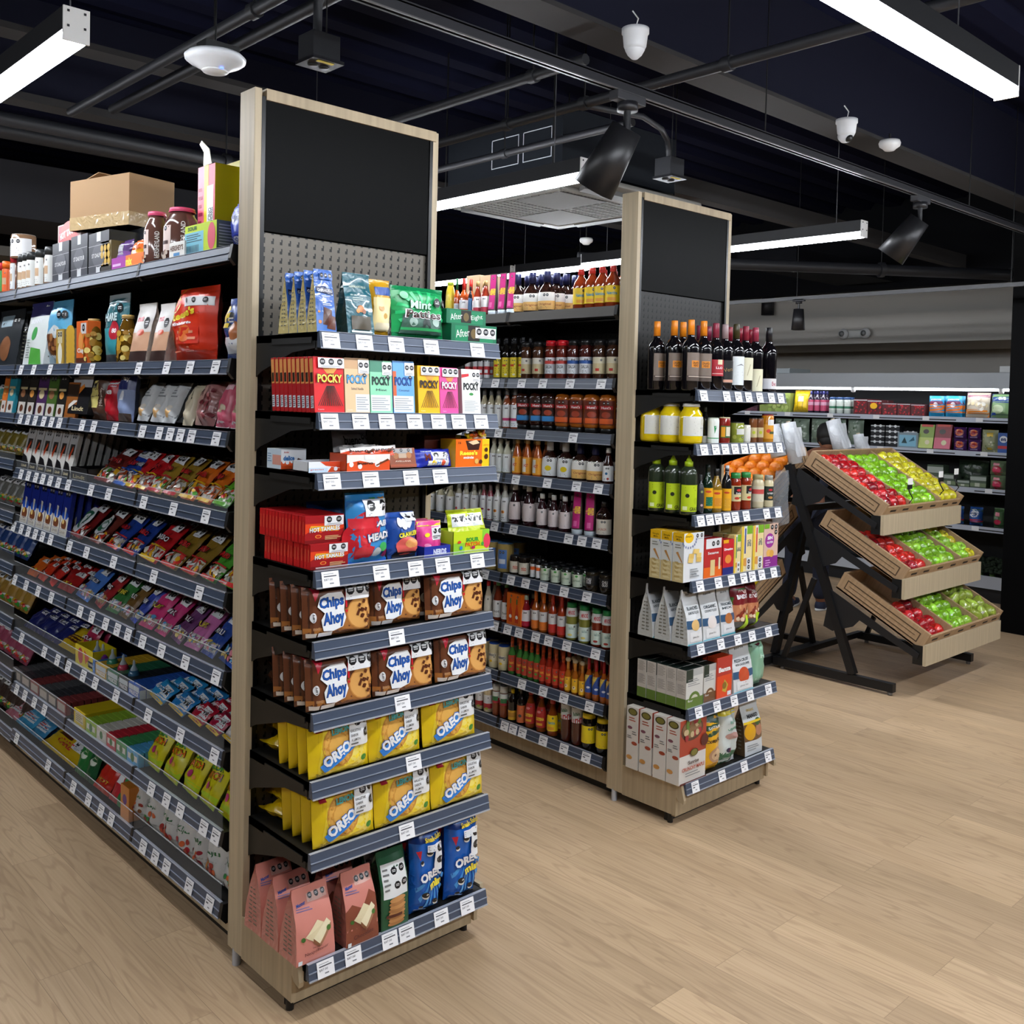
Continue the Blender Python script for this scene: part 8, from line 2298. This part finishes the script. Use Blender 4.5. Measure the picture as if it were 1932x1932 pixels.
grp_ = lambda c1, c2, c3: [('d', random.uniform(.05, .95), random.uniform(.05, .9), .06, (c1, c2, c3)[q % 3]) for q in range(36)]
fr_(0, mk(P_box, 'grape_tray', body='#8a9a50', front=grp_('#9cb45c', '#b0c070', '#7a9044')), 185, 385, 215, .2, 'grape_tray', 'tray of green grapes', 'fruit tray')
fr_(0, mk(P_box, 'grape_tray', body='#4a3038', front=grp_('#5a3440', '#6a404c', '#3a2028')), -60, 170, 275, .2, 'grape_tray', 'tray of dark grapes', 'fruit tray')
corn = [('r', 0, 0, 1, 1, '#b8982c')] + [('p', [(.04 + .32 * q, .05), (.30 + .32 * q, .05), (.32 + .32 * q, .9), (.17 + .32 * q, 1), (.06 + .32 * q, .9)], '#f0c81c') for q in range(3)] + [('r', .35, .45, .7, .7, '#e4e0c8')]
fr_(0, mk(P_bag, 'corn_pack', body='#e8c018', front=corn), 395, 500, 200, .08, 'corn_pack', 'yellow corn cob pack', 'vegetable pack', lean=.15)


def rowF(i, xs, wz, top, b, name, desc, cat, rows=2):
    round_row(FRS[i], [zf(x) for x in xs], wz / 3.5, yf_(top), .02, b, name, desc, cat, rows, yawf=.5)


rowF(0, [525, 567, 607], 40, 203, B('sauce', '#3a3040', '#3c3c78', None, [('r', 0, 0, 1, 1, '#c0486a'), ('r', 0, .5, 1, .8, '#d8a0b8')], (.1, .6)), 'dressing_bottle', 'purple-capped fridge bottle', 'bottle')
rowF(0, [667, 717, 767], 46, 243, B('jar', '#cfd8d0', '#3a5a8a', None, [('r', 0, .2, 1, .8, '#d8e0d8'), ('r', 0, .3, 1, .5, '#3a7a5c')], (.1, .8)), 'dressing_jar', 'white dressing jar with blue lid', 'jar')
bry = lambda s: [('r', 0, 0, 1, 1, '#5a2024')] + [('d', random.Random(s + q).uniform(.05, .95), random.Random(s + 99 + q).uniform(.08, .85), .06, ('#b01c24', '#c8303c', '#7a1018')[q % 3]) for q in range(24)] + [('r', 0, .9, 1, .95, '#c8ccd0')]
for j, (l, r_, tp) in enumerate(((805, 895, 255), (898, 990, 262), (995, 1090, 282), (1095, 1180, 285), (1185, 1275, 290))):
    fr_(0, mk(P_box, 'berry_box', body='#6a3a3c', front=bry(j) + ([('d', .45, .6, .26, '#f0b81c', .8)] if j == 1 else [])), l, r_, tp, .12, 'berry_box', 'clear box of red berries, %s of five' % ordw(j + 1), 'berry box', grp='berry boxes on the fridge shelf', rows=2)
ct = [('r', 0, 0, 1, 1, '#2c9acc'), ('r', 0, .2, 1, .62, '#e87a2c'), ('p', [(0, .6), (1, .6), (.9, .75), (.1, .75)], '#7a2c50'), ('d', .5, .58, .16, '#e8dce4'), ('t', 'CARROTS', .5, .82, .7, .08, '#e8d0dc', .03)]
for j, (l, r_) in enumerate(((1295, 1395), (1405, 1515))):
    fr_(0, mk(P_bag, 'carrot_bag', body='#2484b4', front=ct), l, r_, 235, .06, 'carrot_bag', 'blue and orange carrot bag, %s of two' % ordw(j + 1), 'vegetable pack', rows=2)
cm2 = [('r', 0, 0, 1, 1, '#c8bca8'), ('r', 0, .0, 1, .3, '#e88a2c'), ('r', 0, .8, 1, 1, '#9a6a7c')] + [('d', random.uniform(.1, .9), random.uniform(.3, .75), .08, ('#e8e4d8', '#d8c8a0', '#b8a890')[q % 3]) for q in range(16)]
fr_(0, mk(P_bag, 'vegetable_bag', body='#a88a70', front=cm2), 1535, 1690, 215, .08, 'vegetable_bag', 'white and orange mixed vegetable bag', 'vegetable pack', lean=.1)
sd_ = [('r', 0, 0, 1, 1, '#7a9a6a'), ('r', 0, .62, 1, 1, '#1c3c78'), ('t', 'eva', .6, .8, .4, .14, '#d8e0e8', .04), ('d', .4, .35, .3, '#b8c8a0', .8), ('r', 0, 0, .3, .2, '#2c50b0')]
fr_(0, mk(P_bag, 'salad_bag', body='#4a6a50', front=sd_), 1700, 1830, 225, .08, 'salad_bag', 'green and navy salad bag', 'vegetable pack', lean=.1)
# second shelf
for j in range(5):
    fr_(1, mk(P_bag, 'leafy_bag', body='#8a9a8c', front=[('r', 0, 0, 1, 1, '#7c8c7c')] + grp_('#a8b8a8', '#5a6e5a', '#c8d0c8')[:20]), 270 + j * 120, 375 + j * 120, 385, .1, 'leafy_bag', 'clear bag of leafy greens, %s of five' % ordw(j + 1), 'vegetable pack', grp='leafy greens in the fridge')
bbx = [('r', 0, 0, 1, 1, '#1c1e24'), ('r', 0, .78, 1, .96, '#c4c8cc'), ('d', .3, .85, .1, '#e8ecee'), ('d', .7, .86, .1, '#e8ecee')]
for c in range(3):
    S = FRS[1]
    a, b = S.s_at(zf(918 + c * 98), .03), S.s_at(zf(1008 + c * 98), .03)
    root = mesh_thing(P_box(abs(b - a), .1, .048, '#202228', bbx), 'berry_punnet')
    for q in range(4 if c < 2 else 3):
        o = root if q == 0 else copy_tree(root)
        finish(o, 'berry_punnet', S.pos((a + b) / 2, .08 + (.06 if c == 2 else 0), .001 + q * .05), S.rz())
        tag(o, 'black berry punnet, %s from bottom in %s stack, fridge' % (ordw(q + 1), ('left', 'middle', 'right')[c]), 'punnet', 'stacked berry punnets')
fr_(1, mk(P_box, 'berry_tray', body='#8a9ca8', front=[('r', .08, .1, .92, .85, '#8ac4dc'), ('p', [(.2, .3), (.35, .7), (.48, .3)], '#2c4a50'), ('p', [(.55, .4), (.8, .75), (.85, .5)], '#3c6a80')]), 1095, 1228, 478, .08, 'berry_tray', 'clear tray with pale blue label', 'fruit tray', dep=.01)
for j, (l, r_, c, c2) in enumerate(((1230, 1325, '#8aa83c', '#c8d86a'), (1332, 1440, '#8a1c28', '#e0607a'))):
    fr_(1, mk(P_box, 'snack_pack', body=c, front=[('r', 0, 0, 1, 1, c), ('d', .45, .7, .2, '#3a2c24', .8), ('r', 0, 0, 1, .45, c2), ('d', .6, .25, .16, '#e8e0b0'), ('r', .1, .9, .9, 1, '#c83a2c')]), l, r_, 425, .03, 'snack_pack', ('green', 'red')[j] + ' fruit snack box leaning back', 'box', lean=.2)
for j in range(4):
    fr_(1, mk(P_bag, 'mini_vegetable_bag', body='#3a1c50', front=[('r', 0, 0, 1, 1, '#4a2460'), ('d', .5, .55, .34, '#d86a2c', .8), ('d', .5, .55, .2, '#b02c24', .8), ('r', .2, .1, .8, .2, '#c8b0d8')]), 1460 + (j % 2) * 95, 1545 + (j % 2) * 95, 0, .05, 'mini_vegetable_bag', 'purple snack vegetable pouch, %s' % ('lower left', 'lower right', 'upper left', 'upper right')[j], 'vegetable pack', grp='purple pouches in the fridge', dz=.0 if j < 2 else .105, h=.1, dep=.02 + .03 * (j // 2))
fr_(1, mk(P_bag, 'sprout_bag', body='#a8aa80', front=[('r', 0, 0, 1, 1, '#a4a884'), ('r', .35, .0, .7, .2, '#e8c020'), ('r', .35, .7, .75, 1, '#e8c020')] + grp_('#d8d8b8', '#7a8850', '#c8cca0')[:18]), 1645, 1750, 460, .06, 'sprout_bag', 'clear and yellow sprout bag', 'vegetable pack')
eva = [('r', 0, 0, 1, 1, '#2c5aa8'), ('r', 0, .2, 1, .35, '#c8343c'), ('d', .5, .68, .36, '#e8ecf0', .9), ('t', 'eva', .5, .66, .5, .16, '#1c3c70', .04)]
fr_(1, mk(P_box, 'vegetable_box', body='#2c5aa8', front=eva), 1757, 1830, 480, .06, 'vegetable_box', 'white and blue vegetable box', 'box')
# third shelf
for j, (l, r_) in enumerate(((1290, 1395), (1400, 1480), (1490, 1570), (1575, 1680))):
    fr_(2, mk(P_box, 'herb_tray', body='#4a5a48', front=[('r', 0, .6, 1, .9, '#a8b0a8'), ('r', 0, .1, 1, .4, '#7a8a68'), ('r', .3, .1, .6, .4, '#c8ccb8')]), l, r_, (690, 750, 790, 762)[j], .12, 'herb_tray', 'clear herb tray, %s of four' % ordw(j + 1), 'vegetable pack', grp='herb trays in the fridge')
for j in range(2):
    fr_(2, mk(P_bag, 'lettuce_bag', body='#7a8a6c', front=[('r', 0, 0, 1, 1, '#6a7c5c'), ('d', .5, .3, .36, '#b01c40', .9), ('d', .5, .3, .26, '#d83a60', .9), ('r', .3, .68, .7, .85, '#e890a0')]), 1695, 1800, 0, .09, 'lettuce_bag', ('lower', 'upper')[j] + ' lettuce bag with red heart label', 'vegetable pack', dz=.125 * j, h=.12, dep=.02)
fr_(2, mk(P_bag, 'kale_bag', body='#2c3a2c', front=grp_('#3c4c38', '#2a3428', '#4a5a44')[:20]), 1480, 1680, 660, .12, 'kale_bag', 'dark kale bag behind the herb trays', 'vegetable pack', dep=.2)
# fourth shelf
for j, (l, r_) in enumerate(((1330, 1410), (1415, 1515), (1555, 1640), (1715, 1790))):
    fr_(3, mk(P_bag, 'salad_bag', body='#4c6a44', front=(eva if j != 3 else [('d', .5, .3, .3, '#c82c50', .8), ('r', .3, .6, .7, .8, '#e890a0')]), wr=.005), l, r_, 955 + 8 * j, .12, 'salad_bag', 'round salad bag, %s of four' % ordw(j + 1), 'vegetable pack', grp='round salad bags in the fridge')


def broccoli(root, sc):
    rnd = random.Random(5)
    m = MB()
    for q in range(26):
        a, e = rnd.uniform(0, 6.28), rnd.uniform(.1, 1.5)
        r = .055 * sc
        m.lathe([(0, -.016 * sc), (.014 * sc, -.011 * sc), (.02 * sc, 0), (.014 * sc, .012 * sc), (0, .016 * sc)], mat('#26351f', .8, 0, 'speckle'), 8, off=(r * math.cos(a) * math.cos(e), r * math.sin(a) * math.cos(e), .06 * sc + r * .7 * math.sin(e)))
    m.build('florets', root)
    MB().tube([(0, 0, .0), (0, 0, .07 * sc)], [.018 * sc, .03 * sc], mat('#6a8a4c', .6), 10).build('stalk', root)


S = FRS[4]
root = empty('broccoli')
broccoli(root, 1.0)
FRESH.add(root.name)
k = 0
for r in range(3):
    for x in (1560, 1640, 1720, 1800):
        o = root if k == 0 else copy_tree(root)
        s = S.s_at(zf(x), .08 + r * .11)
        finish(o, 'broccoli', S.pos(s, .09 + r * .11, .002 + .03 * r), S.rz(), 0, k * 1.3)
        tag(o, 'broccoli head, %s across in the %s row, fridge bottom' % (ordw([1560, 1640, 1720, 1800].index(x) + 1), ('front', 'middle', 'back')[r]), 'broccoli', 'broccoli in the fridge')
        k += 1
# pack left on the fridge top
o = MB().box(-.2, -.15, 0, .2, .15, .05, mat('#b8c0c2', .4), .003).build('white_panel_box')
o.location = (FX + .25, float(on_axis(1480, 706, 0, FX + .2)[1]), 1.978)
tag(o, 'flat pale box lying on top of the refrigerated display', 'box')
o = MB().box(-.08, -.06, 0, .08, .06, .06, WHITE, .003).build('small_white_box')
o.location = (FX + .25, float(on_axis(1893, 706, 0, FX + .1)[1]), 1.978)
tag(o, 'small white box on the fridge top beside the column', 'box')

# ================================================================ PERSON BEHIND THE STAND
def skin_body(name, verts, edges, radii, m, sub=2, parent=None):
    me = bpy.data.meshes.new(name)
    me.from_pydata([tuple(v) for v in verts], edges, [])
    ob = bpy.data.objects.new(name, me)
    C.objects.link(ob)
    ob.parent = parent
    ob.modifiers.new('skin', 'SKIN')
    for i, r in enumerate(radii):
        sv = me.skin_vertices[0].data[i]
        sv.radius = (r, r) if not isinstance(r, tuple) else r
        sv.use_root = i == 0
    md = ob.modifiers.new('sub', 'SUBSURF')
    md.levels = md.render_levels = sub
    dg = bpy.context.evaluated_depsgraph_get()
    ev = ob.evaluated_get(dg)
    nm = bpy.data.meshes.new_from_object(ev)
    ob.modifiers.clear()
    ob.data = nm
    nm.materials.append(m)
    for p in nm.polygons:
        p.use_smooth = True
    return ob


P = empty('person', (7.28, 4.2, 0), R_(100))
SK = mat('#8a5a42', .55)
NV = mat('#151a2e', .8)
SH = mat('#1c2030', .8)
# body stooping forwards (towards local -y), one continuous figure in skin colour under the clothes
bv = [(0, .12, .82), (0, .04, .98), (0, -.10, 1.14), (0, -.20, 1.24), (0, -.26, 1.30),
      (-.10, .12, .78), (-.11, .02, .46), (-.12, .06, .09), (-.12, -.06, .04),
      (.10, .12, .78), (.11, .04, .46), (.12, .12, .09), (.12, .0, .04),
      (-.17, -.16, 1.20), (-.22, -.28, .98), (-.18, -.46, .92), (-.17, -.53, .91),
      (.17, -.16, 1.20), (.22, -.28, .98), (.18, -.46, .92), (.17, -.53, .91)]
be = [(0, 1), (1, 2), (2, 3), (3, 4), (0, 5), (5, 6), (6, 7), (7, 8), (0, 9), (9, 10), (10, 11), (11, 12), (3, 13), (13, 14), (14, 15), (15, 16), (3, 17), (17, 18), (18, 19), (19, 20)]
br_ = [(.13, .10), (.12, .09), (.14, .10), (.12, .09), (.05, .05), .085, .055, .04, .035, .085, .055, .04, .035, .05, .04, .03, .028, .05, .04, .03, .028]
body = skin_body('body', bv, be, br_, SK, 2, P)
cl = [(0, .12, .84), (0, .04, .98), (0, -.10, 1.14), (0, -.195, 1.235), (-.17, -.16, 1.20), (-.21, -.26, 1.03), (.17, -.16, 1.20), (.21, -.26, 1.03)]
skin_body('shirt', cl, [(0, 1), (1, 2), (2, 3), (3, 4), (4, 5), (3, 6), (6, 7)], [(.15, .12), (.14, .105), (.16, .12), (.13, .10), .065, .052, .065, .052], SH, 2, P)
tr = [(0, .12, .84), (-.10, .12, .78), (-.11, .02, .46), (-.12, .055, .075), (.10, .12, .78), (.11, .04, .46), (.12, .115, .075)]
skin_body('trousers', tr, [(0, 1), (1, 2), (2, 3), (0, 4), (4, 5), (5, 6)], [(.15, .12), .105, .075, .06, .105, .075, .06], NV, 2, P)
hd = MB()
hd.lathe([(0, -.115), (.035, -.108), (.058, -.07), (.070, -.02), (.076, .03), (.072, .07), (.05, .10), (0, .115)], SK, 20, 1, 1.18)
hd.lathe([(0, -.018), (.011, -.014), (.014, 0), (.007, .022), (0, .03)], SK, 8, off=(0, -.093, -.01))
for sx in (-1, 1):
    hd.lathe([(0, -.028), (.010, -.02), (.012, 0), (.010, .02), (0, .028)], SK, 8, .6, 1.4, off=(.076 * sx, .005, -.005))
    hd.lathe([(0, -.008), (.011, 0), (0, .008)], mat('#e8e4e0', .3), 8, 1, .4, off=(.028 * sx, -.083, .012))
    hd.lathe([(0, -.005), (.005, 0), (0, .005)], mat('#1c1410', .3), 8, 1, .5, off=(.028 * sx, -.087, .012))
hd.lathe([(0, -.005), (.022, 0), (0, .005)], mat('#7a3a34', .5), 10, 1, .35, off=(0, -.079, -.052))
head = hd.build('head', P)
head.location = (0, -.33, 1.385)
head.rotation_euler = (.45, 0, .5)
hr = MB()
hr.lathe([(.080, -.035), (.0845, .02), (.081, .07), (.06, .108), (.03, .124), (0, .128)], mat('#0f0c0b', .7), 20, 1, 1.16, off=(0, .012, 0))
hr.lathe([(0, -.09), (.05, -.08), (.072, -.04), (.072, 0), (0, .02)], mat('#0f0c0b', .7), 16, 1, .8, off=(0, .035, 0))
hr.build('hair', head)
for sx, yy in ((-.12, -.0), (.12, .06)):
    sh = MB().lathe([(0, 0), (.045, 0), (.05, .015), (.046, .04), (.035, .07), (.03, .085)], mat('#1a2440', .6), 16, .9, 1.0, off=(0, .03, .012))
    sh.lathe([(0, 0), (.042, 0), (.047, .015), (.040, .04), (0, .055)], mat('#1a2440', .6), 16, .9, 2.3, off=(0, -.06, .012))
    sh.lathe([(.044, 0), (.050, .002), (.050, .014), (.046, .016)], mat('#d8d8d8', .5), 16, .9, 2.9, off=(0, -.03, 0))
    s_ = sh.build('shoe', P)
    s_.location = (sx, yy, 0)
for sx in (-1, 1):
    for f in range(4):
        fx = (.17 + (.018 * (f - 1.5))) * sx
        skin_body('finger', [(fx, -.53, .905), (fx, -.57 - .006 * (1.5 - abs(f - 1.5)), .895), (fx, -.60 - .006 * (1.5 - abs(f - 1.5)), .875)], [(0, 1), (1, 2)], [.010, .009, .007], SK, 1, P)
    skin_body('thumb', [(.17 * sx - .02 * sx, -.50, .90), (.17 * sx - .045 * sx, -.53, .89), (.17 * sx - .05 * sx, -.56, .88)], [(0, 1), (1, 2)], [.011, .010, .008], SK, 1, P)
tag(P, 'dark-haired person in dark clothes stooping behind the fruit stand', 'person')
